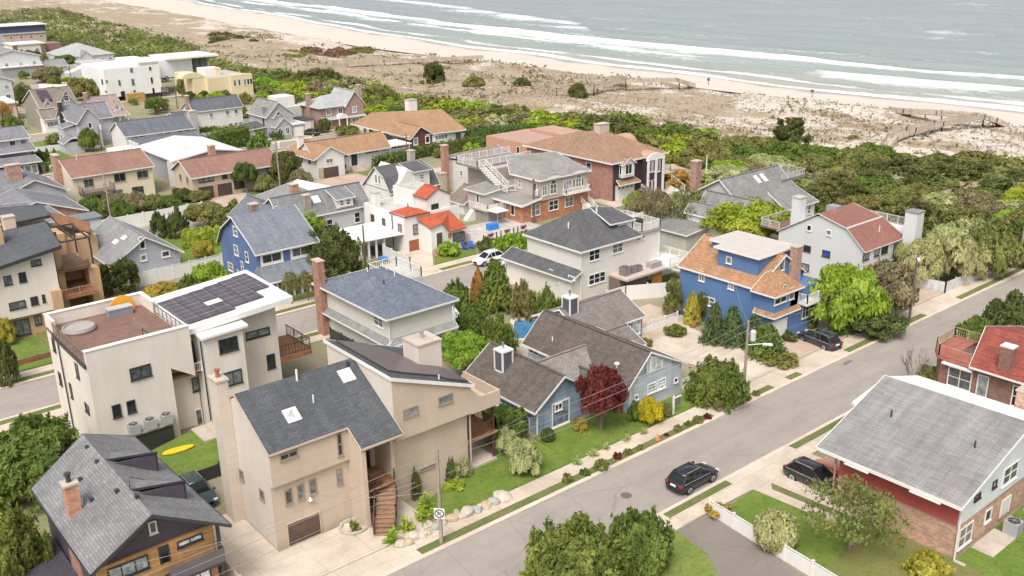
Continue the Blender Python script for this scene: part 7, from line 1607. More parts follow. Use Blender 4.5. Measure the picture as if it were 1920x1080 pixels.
def car(label, x, y, rz, c, L=4.6, Wd=1.86, H=1.66, rear=0.0, name='parked_car'):
    "rear: 0 upright tailgate, .4 long sloping estate tail"
    P = car_paint(c); t = thing(name, label, 'car', (x, y, 0.01)); t.rotation_euler = (0, 0, rz); h = Wd/2; k = L/4.6; zb = .98*H/1.66
    ORI[t.name] = Vector((0, 0, 0))
    def sec(x, w, zt, zl=.26):
        q = [(x, -h*w*.8, zl), (x, -h*w*.97, zl+.12), (x, -h*w, zl+.42), (x, -h*w*.955, zt-.06), (x, -h*w*.8, zt)]
        return q+[(a, -b_, z) for a, b_, z in reversed(q)]
    st = [(-2.3, .8, .78, .4), (-2.24, .93, .95, .34), (-2.05, .99, zb+.04, .28), (-1.2, 1, zb+.05, .24), (0, 1, zb+.03, .24), (.95, 1, zb+.02, .24), (1.25, .99, zb-.0, .24), (1.75, .97, zb-.1, .26), (2.12, .9, zb-.2, .3), (2.3, .72, zb-.36, .38)]
    body = loft([sec(a*k, w, z, l) for a, w, z, l in st]).build('body', P, t, smooth=True)
    r0, r1, f1, f0 = (-2.12-rear*.1)*k, (-1.5-rear*.0)*k, .2*k, 1.2*k
    def gs(x, w, z): return [(x, -h*w, z), (x, h*w, z)]
    g = MB(); hw, rw, zr = .9, .66, H-.05
    B = [(r0, -h*hw*.94, zb-.02), (f0, -h*hw*.94, zb-.05), (f0, h*hw*.94, zb-.05), (r0, h*hw*.94, zb-.02)]; T_ = [(r1, -h*rw, zr), (f1, -h*rw, zr), (f1, h*rw, zr), (r1, h*rw, zr)]
    i0 = len(g.v); g.v += [Vector(p) for p in B+T_]; g.f += [[i0+3, i0+2, i0+1, i0], [i0+4, i0+5, i0+6, i0+7]]+[[i0+a, i0+(a+1) % 4, i0+4+(a+1) % 4, i0+4+a] for a in range(4)]
    gl_ = g.build('window_glass', CGL, t)
    rf = loft([[(a, -h*w, z-.07), (a, -h*w*.93, z), (a, h*w*.93, z), (a, h*w, z-.07)] for a, w, z in ((r1-.22, .58, zr-.08), (r1+.05, .68, zr+.02), ((r1+f1)/2, .7, H+.02), (f1-.05, .69, zr+.03), (f1+.14, .6, zr-.03))]).build('roof', P, t, smooth=True)
    pl = MB()
    for s in (-1, 1):
        for b0, t0 in ((r0+.1, r1+.06), (f0-.04, f1-.02)): pl.bar((b0, s*h*hw*.945, zb), (t0, s*h*(rw+.02), zr), .09, .09)
        for q in (-.55*k, .1+.0*k): pl.bar((q-.15, s*h*hw*.95, zb), (q, s*h*(rw+.015), zr), .06, .05)
    pl.build('pillars', P, t)
    for s in (-1, 1): MB().bar((r1+.1, s*h*.62, zr+.07), (f1-.1, s*h*.62, zr+.07), .04).build('roof_rail', metal((.6, .6, .62)), t)
    tr = MB()
    for s in (-1, 1): tr.bar((r0+.15, s*h*.935, zb+.02), (f0-.1, s*h*.935, zb-.02), .03)
    tr.build('chrome_trim', metal((.7, .7, .7)), t)
    for wx in (-1.36*k, 1.4*k):
        for s in (-1, 1):
            w = MB().tube((wx, s*(h-.24), .35), (wx, s*(h+.005), .35), .355, n=20).build('wheel', TYRE, t); MB().tube((wx, s*(h-.02), .35), (wx, s*(h+.02), .35), .24, n=20).build('rim', RIM, w)
            MB().tube((wx, s*(h-.3), .37), (wx, s*(h-.012), .37), .43, n=20).build('wheel_arch', PLAT, t)
            hb = MB()
            for a in range(5): hb.bar((wx, s*(h+.021), .35), (wx+.22*cos(a*1.2566), s*(h+.021), .35+.22*sin(a*1.2566)), .03, .035)
            hb.build('spokes', PLAT, w)
    for s in (-1, 1):
        MB().box(2.08*k, s*h*.52, .64, 2.25*k, s*h*.84, .78).build('headlight', HEADL, t); MB().box(-2.3*k, s*h*.6, .8, -2.16*k, s*h*.92, .98).build('tail_light', TAILL, t); MB().box(f0-.12, s*h*.98, zb, f0+.06, s*h*1.14, zb+.14).build('mirror', P, t)
    MB().box(2.24*k, -h*.45, .45, 2.3*k, h*.45, .68).build('grille', PLAT, t); MB().box(-2.33*k, -.26, .72, -2.27*k, .26, .86).build('number_plate', paint((.7, .7, .66)), t); MB().box(-2.32*k, -h*.7, .34, -2.2*k, h*.7, .5).build('bumper', PLAT, t)
    return t
def mid(*q): p = at(*q[:2]); r = at(*q[2:4]); return (p.x+r.x)/2, (p.y+r.y)/2
car('black SUV driving along the road next to the near kerb', 52.7, 42.35, 0, (.012, .013, .02), 4.6, name='moving_car')
car('dark grey SUV with silver roof rails parked by the red-boarded house', 59.75, 36.05, -pi/2, (.02, .018, .02), 4.75)
car('dark blue-grey estate car parked on the brick driveway of the blue house', 84.25, 51.9, 1.435, (.03, .032, .045), 4.85, 1.84, 1.58, .4)
car('dark green car parked in the passage beside the charcoal house', at(368, 920, .7).x, at(368, 920, .7).y, -pi/2, (.03, .05, .045), 4.6)
car('white SUV with dark glass roof parked at the kerb of the middle street', 75.9, 97.45, pi, (.75, .75, .76), 4.6)
car('white car half hidden behind the cream house lean-to', 75.4, 92.8, 0, (.72, .72, .73), 4.4, 1.8, 1.5)
car('black car parked before the white garage door of the big brick house', 113.5, 104.6, pi/2, (.012, .012, .014), 4.8)
car('dark car before the garage of the grey cross-gabled house', 104.9, 200.4, pi/2+.5, (.015, .018, .02), 4.4)
car('second black car partly visible past the cream house ridge', 117.2, 104.8, pi/2, (.015, .015, .018), 4.6)

# ------------------------------------------------------------------ poles, lamps, wires
WOODP = planks((.3, .25, .2), .5, .15, .8, 1); WOODD = planks((.14, .11, .09), .5, .15, .8, 1); GALV = metal((.5, .52, .53), .45)
POLES = {}
def pole(key, ub, vb, ut, vt, label, mat=None, r=.15, arm=None, trans=None, lamp=None, h=None, name='utility_pole'):
    p = at(ub, vb); d = CR*(ut-960)+CD*(vt-540)+CF*F_PX; dh = Vector((d.x, d.y)); k = Vector((p.x, p.y)).dot(dh)/dh.dot(dh); hh = h or CAM_H+k*d.z
    t = thing(name, label, 'pole', (p.x, p.y, 0)); MB().tube((p.x, p.y, 0), (p.x, p.y, hh), r, r*.7, 10).build('pole', mat or WOODP, t)
    if arm:
        for z in arm: MB().bar((p.x-.02, p.y-1.1, hh-z), (p.x-.02, p.y+1.1, hh-z), .1).build('crossarm', mat or WOODP, t)
    if trans: 
        b = MB().lathe((p.x+.42, p.y-.3, hh-trans), [(.05, 0), (.26, .04), (.27, .9), (.2, 1.0), (.05, 1.05)], 12).build('transformer', paint((.5, .52, .53), .4), t); MB().tube((p.x, p.y-.1, hh-trans+.7), (p.x+.42, p.y-.3, hh-trans+.7), .05).build('bracket', GALV, b)
    if lamp:
        z, dx, dy = lamp; a = MB().tube((p.x, p.y, hh-z), (p.x+dx, p.y+dy, hh-z+.25), .04).build('lamp_arm', GALV, t); q = Vector((p.x+dx, p.y+dy, hh-z+.2)); dd = Vector((dx, dy, 0)).normalized()
        MB().bar(q-dd*.1, q+dd*.75, .28, .14).build('lamp_head', paint((.6, .62, .62), .4), a)
    it = MB(); 
    for s in (-.5, .5): it.lathe((p.x, p.y+s*.5, hh), [(.03, 0), (.06, .05), (.04, .16)], 6)
    if arm: it.build('insulator', paint((.3, .3, .32), .3), t)
    POLES[key] = Vector((p.x, p.y, hh)); return t
pole('A', 828, 1020, 822, 843, 'wooden street pole beside the curved stairs carrying a white sign')
pole('C', 1393, 752, 1395, 600, 'wooden street pole with grey transformer and street lamp', trans=2.0, lamp=(2.4, .9, -1.2))
pole('D', 1704, 605, 1720, 474, 'dark wooden street pole before the white corner fence', WOODD, lamp=(.5, -.9, -.6))
pole('E', 1909, 500, 1920, 372, 'wooden street pole at the end of the road by the brown fence')
pole('F', 686, 506, 673, 422, 'dark wooden pole in the yard of the white stucco house', WOODD)
pole('G', 1001, 418, 1000, 336, 'black pole with a pale cylinder before the taupe brick house', WOODD, r=.2, trans=2.6)
pole('H', 210, 424, 196, 314, 'weathered pole with crossarms below the cream house', arm=(2.6, 3.8))
pole('I', 528, 378, 521, 258, 'pale pole with white transformer by the street at the split-level house', trans=1.8, lamp=(.2, -1, -.5))
pole('J', 38, 236, 20, 150, 'dark telephone pole left of the green gabled house', WOODD); pole('K', 191, 282, 181, 236, 'dark pole before the white terrace', WOODD, trans=.8)
pole('L', 333, 204, 324, 160, 'slim pole beside the dark carport', WOODD); pole('M', 424, 181, 417, 142, 'slim pole before the yellow house', WOODD)
pole('N', 982, 258, 977, 222, 'pale lamp post with arm at the edge of the thicket', GALV, .07, lamp=(.2, 2.2, -1.4), name='lamp_post'); pole('O', 1323, 346, 1325, 290, 'plain white mast beside the dune fence', WHITE, .12, name='mast')
pole('P', 757, 214, 754, 174, 'thin lamp post in the shrubs above the orange roof', WOODD, .1, name='lamp_post'); pole('Q', 134, 152, 127, 112, 'thin pole by the diagonal white wall', WOODD); pole('R', 505, 258, 494, 212, 'grey pole in front of the grey cross-gabled house', WOODD, trans=.4)
pole('S', 764, 308, 758, 250, 'grey pole at the porch end of the white split-level house', WOODD, .12)
WIRE = paint((.3, .28, .26), .6, .05)
def wire(p, q, label, sag=.5, r=.014):
    p, q = Vector(p), Vector(q); n = 14; m = MB(); pr = p
    for i in range(1, n+1):
        f = i/n; c = p.lerp(q, f); c.z -= sag*4*f*(1-f); m.tube(pr, c, r, n=4, caps=False); pr = c
    tag(m.build('overhead_wire', WIRE), label, 'wire', 'overhead wires')
A, C_, D_, E_ = (POLES[k] for k in 'ACDE'); OFF = Vector((-14, A.y+.2, 7.6))
for i, dz in enumerate((.15, .9, 2.1)):
    u = Vector((0, 0, -dz)); s = ('topmost', 'middle', 'lowest')[i]
    wire(OFF+u, A+u, s+' wire running off the bottom left from the pole with the sign'); wire(A+u, C_+u, s+' wire between the sign pole and the transformer pole', .7); wire(C_+u, D_+u, s+' wire between the transformer pole and the dark pole', .6)
wire(D_, E_, 'wire from the dark pole to the last pole of the road'); wire(A-Vector((0, 0, 3.2)), (24.2, 55.3, 5.0), 'service wire from the sign pole to the tan house corner', .6); wire(A-Vector((0, 0, .6)), (48.9, 56.3, 2.9), 'service wire from the sign pole to the slate-blue house', .3)
wire(C_-Vector((0, 0, .3)), (80.2, 60, 5.6), 'service wire from the transformer pole to the blue house', .4); wire(D_-Vector((0, 0, .4)), (103, 58.2, 4.4), 'service wire from the dark pole to the grey house', .3); wire((30, 47, 7), (11, 53, 5.6), 'service wire to the charcoal house gable', .3)
wire((56, 17, 2.6), (63, 22, 3.2), 'thin white line over the lawn in the bottom right corner', .1, .03)
# sign on the street pole: ring with a crossed-out mark
s = thing('street_sign', 'square white parking sign with a black ring on the street pole', 'sign', (A.x, A.y, 2.6)); q = A.copy(); q.z = 0
f = lambda a, b_, z: (q.x-.17-a*0, q.y+b_, z)
nb = Vector((-.75, -.66, 0)); nx = Vector((.66, -.75, 0)); cc = q+nb*.2+Vector((0, 0, 2.65))
MB().prism([cc+nx*a+Vector((0, 0, z)) for a, z in ((-.38, -.42), (.38, -.42), (.38, .42), (-.38, .42))], nb*.03).build('panel', WHITE, s)
rg = MB(); n = 20
for i in range(n):
    a0, a1 = 2*pi*i/n, 2*pi*(i+1)/n; rg.prism([cc+nb*.032+nx*(r*cos(a))+Vector((0, 0, r*sin(a))) for a, r in ((a0, .27), (a1, .27), (a1, .35), (a0, .35))], nb*.012)
rg.build('ring', DARKF, s); lt = MB()
for a, b_ in (((-.1, -.16), (-.1, .16)), ((-.1, .15), (.08, .13)), ((.09, .13), (.09, .02)), ((-.1, .0), (.08, .01)), ((-.02, .0), (.11, -.16)), ((-.2, .2), (.2, -.2))): lt.bar(cc+nb*.045+nx*a[0]+Vector((0, 0, a[1])), cc+nb*.045+nx*b_[0]+Vector((0, 0, b_[1])), .05, .02)
lt.build('letter', DARKF, s)

# ------------------------------------------------------------------ fences
def fence(pts, h, label, mat=None, name='vinyl_fence', step=2.4, cap=True, lattice=.2, th=.06, z0=0):
    mat = mat or WHITE; p0 = Vector((*pts[0], 0)); t = thing(name, label, 'fence', (p0.x, p0.y, 0)); post = None
    for a, b_ in zip(pts[:-1], pts[1:]):
        a, b_ = Vector((*a, z0)), Vector((*b_, z0)); L = (b_-a).length; n = max(1, round(L/step)); d = (b_-a)/n; u = d.normalized(); w = Vector((-u.y, u.x, 0))*th
        for i in range(n):
            s0, s1 = a+d*i+u*.06, a+d*(i+1)-u*.06; m = MB(); top = h-lattice if lattice else h-.06
            m.prism([s0-w/2, s1-w/2, s1-w/2+Vector((0, 0, top)), s0-w/2+Vector((0, 0, top))], w)
            if lattice:
                m.bar(s0+Vector((0, 0, h-.05)), s1+Vector((0, 0, h-.05)), .07); k = int((s1-s0).length/.16)
                for j in range(1, k): c = s0.lerp(s1, j/k); m.bar(c+Vector((0, 0, top)), c+Vector((0, 0, h-.06)), .04)
            m.build('fence_panel', mat, t)
        for i in range(n+1):
            c = a+d*i; m = MB().box(c.x-.07, c.y-.07, z0, c.x+.07, c.y+.07, z0+h+.06)
            if cap: m.box(c.x-.09, c.y-.09, z0+h+.06, c.x+.09, c.y+.09, z0+h+.1)
            m.build('post', mat, t)
    return t
def g2(*q): p = at(*q); return (p.x, p.y)
fence([(50.35, 38.7), (49.3, 27)], 1.25, 'low white vinyl fence with lattice strip beside the dark asphalt drive')
fence([(36.9, 120.0), (48.3, 120.5)], 1.9, 'long white vinyl fence with lattice between grey cottage and solar roof house')
fence([(36, 148.55), (57.3, 148.55)], 2.3, 'tall plain white fence along the street below the cream house', lattice=0)
fence([(66.7, 109.2), (66.0, 101.6), (57.3, 101.7), (57.3, 108)], 1.9, 'plain white fence enclosing the yard of the white stucco house', lattice=0)
fence([(88.2, 77.9), (93.5, 77.6), (93.5, 70.8), (89, 70.2)], 1.9, 'plain white fence round the green lawn behind the blue house', lattice=0)
fence([(76, 75.2), (79, 75.0), (86.2, 71.0)], 1.9, 'white fence behind the slate-blue rear wing', lattice=0)
fence([(72, 66.2), (78, 66)], 1.3, 'short white picket gate fence at the end of the brick path', lattice=.5, step=2)
fence([(65, 54.3), (67.5, 53.6)], 1.2, 'short white fence panel beside the big evergreen bush', lattice=0)
PALEP = planks((.55, .54, .53), .3, .1, .7, 1)
fence([(107.8, 58), (108.9, 50.9), (120.5, 50.6)], 1.5, 'whitewashed board fence around the cream-leaved corner trees', PALEP, 'board_fence', lattice=0)
fence([(120.7, 50.7), (127.5, 50.6)], 1.7, 'brown plank fence by the last street pole', planks((.3, .19, .11), .25, .2, .6, 1), 'plank_fence', lattice=0, cap=False)
fence([(90.3, 51.8), (90.6, 49.9), (92.5, 50.6)], 1.5, 'pale concrete-grey fence panel by the yellow-green shrub', PALEP, 'board_fence', lattice=0, cap=False)
fence([(129, 123), (137.5, 108), (141, 104)], 1.4, 'weathered grey picket fence at the foot of the dunes', planks((.3, .27, .24), .2, .2, .6, 1), 'dune_fence', lattice=0, cap=False)
fence([(68, 330), (82, 338), (98, 318)], 1.6, 'diagonal white wall-like fence far left among brown thicket', lattice=0)
fence([(40, 224.5), (57, 224.5)], 1.3, 'white garden fence between the two small lawns at left', lattice=0)
fence([(19.6, 52.4), (19.6, 58)], 1.7, 'tan fence panels beside the charcoal house driveway', paint((.42, .36, .3), .7), 'panel_fence', lattice=0)
fence([(9.5, 56), (9.5, 66)], 1.7, 'tan fence left of the charcoal house', paint((.42, .36, .3), .7), 'panel_fence', lattice=0)
fence([(18.5, 68.3), (29.4, 68.3)], 1.2, 'black retaining fence under the surfboard lawn', DARKF, 'retaining_fence', lattice=0, cap=False)
fence([(38.2, 78.4), (46.4, 78.4), (46.4, 88)], 1.4, 'black yard fence behind the white modern house', DARKF, 'yard_fence', lattice=0, cap=False)
fence([(78.9, 105.3), (79.4, 108.4)], 1.8, 'white gate panel right of the white stucco house', lattice=0)
fence([(15, 103), (23, 103.4)], .8, 'low rust-brown garden wall by the lawn of the terraced house', planks((.26, .11, .07), .2, .2), 'garden_wall', lattice=0, cap=False)

# ------------------------------------------------------------------ boardwalks on the dunes
BW = planks((.46, .38, .3), .16, .2, .6, 1)
def boardwalk(pts, label, w=1.8, rail=1.0, mat=BW, legs=True):
    P = [Vector(p) for p in pts]; t = thing('boardwalk', label, 'boardwalk', (P[0].x, P[0].y, 0)); side = []
    for i in range(len(P)):
        d = (P[min(i+1, len(P)-1)]-P[max(i-1, 0)]); d.z = 0; d.normalize(); side.append(Vector((-d.y, d.x, 0))*w/2)
    m = MB()
    for i in range(len(P)-1): m.prism([P[i]-side[i], P[i+1]-side[i+1], P[i+1]+side[i+1], P[i]+side[i]], (0, 0, -.15))
    m.build('walkway', mat, t)
    for s in (-1, 1):
        if rail: railing(t, [p+q*s*.97 for p, q in zip(P, side)], rail, mat, .28, 2.2, bal=.09, pw=.15, bottom=.12)
    if legs:
        for i in range(len(P)-1):
            n = max(1, int((P[i+1]-P[i]).length/4))
            for j in range(n+1):
                c = P[i].lerp(P[i+1], j/n)
                if c.z > 1: b_ = MB(); b_.box(c.x-.12, c.y-.85, 0, c.x+.12, c.y-.65, c.z-.15); b_.build('pile', mat, t)
    return t
def z_(u, v, z): p = at(u, v, z); return (p.x, p.y, z)
boardwalk([z_(1650, 294, 1.2), z_(1672, 262, 2.0), z_(1708, 247, 3.0), z_(1760, 235, 3.2), z_(1838, 221, 3.2), z_(1862, 228, 2.2), z_(1882, 238, .7)], 'nearest long boardwalk curving over the dune to beach steps', 2.2)
boardwalk([z_(1838, 221, 3.1), z_(1760, 215, 2.6), z_(1700, 212, 1.8), z_(1662, 209, .9)], 'side ramp running along the sand from the nearest boardwalk', 2.0)
boardwalk([z_(945, 188, 1.4), z_(1040, 176, 1.6), z_(1110, 165, 2.4), z_(1170, 153, 3.0), z_(1270, 153, 2.8), z_(1298, 162, .8)], 'middle boardwalk with a bend ending in beach steps', 2.2)
boardwalk([z_(1170, 150, 2.8), z_(1150, 147, 2.4)], 'short spur platform at the bend of the middle boardwalk', 2.2)
boardwalk([z_(570, 134, 1.4), z_(650, 124, 1.8), z_(720, 118, 2.4), z_(905, 109, 2.6)], 'farthest boardwalk seen nearly side-on across the tan dune', 2.2)
boardwalk([z_(890, 208, 1.0), z_(954, 250, 1.2)], 'straight pale boardwalk cutting through the hedges near the orange roof', 2.2, mat=planks((.45, .42, .38), .16, .15, .7, 1))
boardwalk([z_(1560, 316, .6), z_(1646, 297, 1.1)], 'low start of the nearest boardwalk among the shrubs', 1.8, .8)
boardwalk([z_(1655, 373, .4), z_(1700, 398, .4)], 'short grey boardwalk behind the red-roofed grey house', 1.6, .6)
for u, v in ((1328, 163), (1522, 186)): p = at(u, v); t = thing('beach_sign', 'small dark post sign standing on the sand, '+('left' if u < 1400 else 'right')+' of two', 'sign', (p.x, p.y, 0)); MB().tube((p.x, p.y, 0), (p.x, p.y, 2.6), .1).build('post', WOODD, t); MB().box(p.x-.1, p.y-.5, 1.8, p.x+.0, p.y+.5, 2.6).build('board', WOODD, t)

# ------------------------------------------------------------------ air conditioners, boat, pool, garden things
def ac(x, y, z, label, g=None, s=.85, col=(.34, .33, .34)):
    t = thing('air_conditioner', label, 'air conditioner', (x, y, z), g); k = s/2; MB().box(x-k, y-k, z, x+k, y+k, z+s).build('casing', paint(col, .5), t)
    c = MB().lathe((x, y, z+s), [(k*.85, 0), (k*.85, .03), (k*.75, .03), (k*.7, .005)], 18).build('fan_guard', DARKF, t); gr = MB()
    for i in range(3): a = i*pi/3; gr.bar((x-k*.8*cos(a), y-k*.8*sin(a), z+s+.04), (x+k*.8*cos(a), y+k*.8*sin(a), z+s+.04), .03)
    gr.lathe((x, y, z+s+.03), [(.1, 0), (.1, .04)], 10); gr.build('grille', GALV, t)
for i, x in enumerate((21.2, 22.6, 24.0)): ac(x, 76.35, 2.05, ['leftmost', 'middle', 'rightmost'][i]+' of three air conditioners on the ledge of the white modern house', 'ledge air conditioners')
ac(10.4, 62.6, 2.6, 'lone air conditioner left of the charcoal house'); ac(64.4, 22.9, .15, 'air conditioner on a slab by the red-boarded house', s=1.0)
for i, x in enumerate((80.2, 81.5, 82.5)): ac(x, 76.3, 2.6, ['largest round-edged', 'middle', 'smallest right'][i]+' dark air conditioner on the cream house terrace', 'terrace air conditioners', (1.05, .8, .75)[i], (.2, .18, .18))
tag(MB().box(84.2, 75.6, 2.6, 86, 76.6, 3.3).build('storage_bench', paint((.32, .3, .29)), None), 'grey storage bench on the cream house terrace', 'bench')
p = at(205, 738, 1.0) if 0 else None
sb = MB(); pr = [(0, .02), (.25, .22), (1.0, .34), (2.0, .3), (2.7, .14), (2.85, .02)]; poly = [(x, y) for x, y in pr]+[(x, -y) for x, y in reversed(pr)]
a0, a1 = at(304, 851, .7), at(364, 834, .7); dd = Vector((a1.x-a0.x, a1.y-a0.y, 0)); k = dd.length/2.85; dd.normalize(); ww = Vector((-dd.y, dd.x, 0))
tag(sb.prism([Vector((a0.x, a0.y, .62))+dd*x*k+ww*y*1.3 for x, y in poly], (0, 0, .1)).build('surfboard', paint((.75, .5, .02), .3, .05), None), 'long yellow surfboard lying on the raised lawn', 'surfboard')
t = thing('plunge_pool', 'round grey inflatable pool on the brown roof terrace', 'pool', (20.4, 85, 8.98)); MB().lathe((20.4, 85, 8.98), [(1.35, 0), (1.45, .2), (1.35, .42), (1.2, .42), (1.15, .25)], 24).build('rim', paint((.3, .26, .23)), t); MB().lathe((20.4, 85, 8.98), [(1.18, .22), (1.18, .3)], 24).build('cover', paint((.36, .32, .29)), t)
t = thing('storage_box', 'grey storage box with lid against the roof parapet', 'box', (24.4, 86.6, 8.98)); MB().box(23.4, 86.0, 8.98, 25.5, 86.9, 9.7).build('bin', paint((.22, .21, .24)), t); MB().box(23.35, 85.95, 9.7, 25.55, 86.95, 9.8).build('lid', paint((.42, .41, .43)), t)
MBo = MB().tube((25.0, 87.2, 9.35), (25.0, 87.35, 9.35), 1.15, n=24); tag(MBo.build('orange_disc', paint((.7, .33, .03), .6), None), 'big orange disc leaning behind the grey storage box', 'disc')
# swimming pool
tag(sheet('pool_water', [(60.6, 74.6), (63.0, 72.6), (67.6, 76.8), (64.8, 79)], .06, paint((.07, .2, .38), .08, .4, 0, .9)), kind='structure')
cp = MB(); pq = [(60.6, 74.6), (63.0, 72.6), (67.6, 76.8), (64.8, 79)]
t = thing('swimming_pool', 'blue swimming pool with pale stone edge in the conifer garden', 'pool', (63, 75, 0))
for a, b_ in zip(pq, pq[1:]+pq[:1]): MB().bar((*a, .08), (*b_, .08), .5, .16).build('coping', paint((.6, .5, .38), .8, .1), t)
sheet('pool_deck', rect(57, 68.5, 61.6, 72.9), .1, CONC, .1)
# boat under white wrap
bx, by = 57.6, 81.5
t = thing('boat', 'boat wrapped in white sheeting standing beside the cream hip-roofed house', 'boat', (bx, by, 0)); ORI[t.name] = Vector((0, 0, 0)); t.rotation_euler = (0, 0, 1.25)
hu = loft([[(x, -w*.35, z0), (x, -w, 1.3), (x, -w*.96, 1.55), (x, w*.96, 1.55), (x, w, 1.3), (x, w*.35, z0)] for x, w, z0 in ((-3.4, 1.05, .75), (-1.5, 1.2, .6), (.6, 1.15, .62), (2.2, .75, .75), (3.4, .08, 1.1))]).build('hull', paint((.75, .75, .75), .3, .03), t, smooth=True)
cv = loft([[(x, -w, 1.5), (x, -w*.7, z*.55+.75), (x, 0, z), (x, w*.7, z*.55+.75), (x, w, 1.5)] for x, w, z in ((-3.45, 1.08, 1.7), (-1.6, 1.22, 2.9), (-.3, 1.2, 3.3), (.8, 1.12, 2.8), (2.3, .75, 2.1), (3.4, .08, 1.6))]).build('white_wrap', paint((.8, .8, .81), .35, .04), t)
MB().box(-3.0, -.7, .2, 2.4, .7, .6).build('trailer', GALV, t)
for s in (-1, 1): MB().tube((-.8, s*.8, .32), (-.8, s*1.02, .32), .32, n=14).build('wheel', TYRE, t)
# boulders along the front lawn
ROCK = [blotch((.5, .44, .36), (.42, .36, .29), (.6, .55, .47), .8, 3), blotch((.48, .36, .22), (.4, .32, .22), (.55, .46, .34), .8, 3), blotch((.34, .33, .3), (.4, .38, .35), (.28, .28, .25), .8, 3)]
def boulder(u, v, s, i, label):
    p = at(u, v, .2); r = random.Random(i); bm = bmesh_ico(); vs = [(Vector(c)*s*(1+.28*noise.noise(Vector(c)*1.3+Vector((i*3.1, 0, 0))))) for c in bm[0]]; me = bpy.data.meshes.new('boulder'); me.from_pydata([(a.x*1.15, a.y*.9, max(-.1, a.z*.75)) for a in vs], [], bm[1]); me.materials.append(ROCK[i % 3 if s < .5 else i % 2])
    o = bpy.data.objects.new('boulder', me); COL.objects.link(o); o.location = (p.x, p.y, .2); o.rotation_euler = (0, 0, i*1.3); tag(o, label, 'boulder', 'boulders along the lawn edge')
import bmesh
_ico = []
def bmesh_ico():
    if not _ico:
        b_ = bmesh.new(); bmesh.ops.create_icosphere(b_, subdivisions=2, radius=1); b_.verts.ensure_lookup_table(); _ico.append(([tuple(v.co) for v in b_.verts], [tuple(v.index for v in f.verts) for f in b_.faces])); b_.free()
    return _ico[0]
for i, (u, v, s) in enumerate(((753, 1020, .45), (767, 1016, .38), (774, 1006, .5), (792, 1002, .42), (803, 998, .26), (818, 987, .42), (828, 980, .42), (847, 972, .5), (856, 961, .32), (862, 968, .34), (875, 961, .58), (893, 956, .42), (899, 949, .28), (910, 948, .45), (924, 941, .48))): boulder(u, v, s, i, 'rounded tan or grey boulder in the row edging the front lawn')
boulder(942, 932, .72, 16, 'large pointed pale boulder at the right end of the row')
rgm = MB(); p = at(663, 992); rgm.lathe((p.x, p.y, .1), [(1.05, 0), (1.1, .2), (.85, .22), (.8, .05)], 18); tag(rgm.build('planter_ring', paint((.4, .36, .3), .9, .2, 0, 4), None), 'stone planting ring by the tan house garage', 'planter')
def pot(u, v, r, label, c=(.2, .16, .12), fill=True, g=None):
    p = at(u, v); t = thing('flower_pot', label, 'pot', (p.x, p.y, .12), g); MB().lathe((p.x, p.y, .12), [(r*.7, 0), (r, r*1.5), (r*1.08, r*1.5), (r*.9, r*1.4)], 12).build('pot', paint(c, .7), t)
    if fill: o = bpy.data.objects.new('plant', proto('small', 1, GREEN['olive'])); COL.objects.link(o); o.parent = t; o.location = (0, 0, r*1.3); o.scale = (r*1.2, r*1.2, r*1.6)
for i, (u, v) in enumerate(((1349, 772), (1366, 765), (1377, 760))): pot(u, v, .3, ['nearest', 'middle', 'farthest'][i]+' of three planted pots standing on the kerb strip', g='pots on the kerb strip')
pot(1300, 613, .38, 'tall terracotta pot at the edge of the big concrete driveway', (.5, .2, .12), False)
def cone(u, v, label):
    p = at(u, v); t = thing('traffic_cone', label, 'cone', (p.x, p.y, .1)); MB().lathe((p.x, p.y, .14), [(.16, 0), (.05, .5)], 10).build('cone', paint((.75, .22, .08)), t); MB().box(p.x-.2, p.y-.2, .1, p.x+.2, p.y+.2, .14).build('base', paint((.6, .18, .07)), t)
cone(1233, 826, 'small orange cone in the planted verge'); cone(1474, 688, 'small orange cone at the mouth of the concrete driveway')
t = thing('estate_sign', 'white sign post with arm and dark hanging sign on the front lawn', 'sign', (66, 52.2, 0)); p = at(1262, 780); MB().box(p.x-.07, p.y-.07, 0, p.x+.07, p.y+.07, 2.0).build('post', WHITE, t); MB().box(p.x+.07, p.y-.05, 1.7, p.x+1.0, p.y+.05, 1.8).build('arm', WHITE, t); MB().box(p.x+.2, p.y-.03, .9, p.x+.9, p.y+.03, 1.6).build('board', paint((.1, .12, .16)), t)
def chair(x, y, rz, label):
    t = thing('garden_chair', label, 'chair', (x, y, .13), 'blue garden chairs'); ORI[t.name] = Vector((0, 0, 0)); t.rotation_euler = (0, 0, rz); B = paint((.03, .1, .45), .5)
    MB().prism([(-.28, -.35, .32), (.28, -.35, .32), (.28, .2, .22), (-.28, .2, .22)], (0, 0, .05)).build('seat', B, t); MB().prism([(-.28, .2, .22), (.28, .2, .22), (.33, .5, 1.0), (-.33, .5, 1.0)], (0, .05, 0)).build('backrest', B, t)
    for s in (-1, 1): MB().box(s*.3-.05, -.4, .5, s*.3+.05, .3, .54).build('armrest', B, t); MB().box(s*.3-.04, -.36, 0, s*.3+.04, -.28, .5).build('leg', B, t)
chair(77.0, 104.2, .5, 'left blue garden chair on the lawn before the white stucco house'); chair(78.0, 104.0, -.4, 'right blue garden chair on the lawn before the white stucco house')
tag(MB().box(85.0, 108.6, .3, 86.7, 109.6, 1.25).build('blue_crate', paint((.03, .2, .6), .5, .1), None), 'bright blue covered box on the brick house patio', 'box')
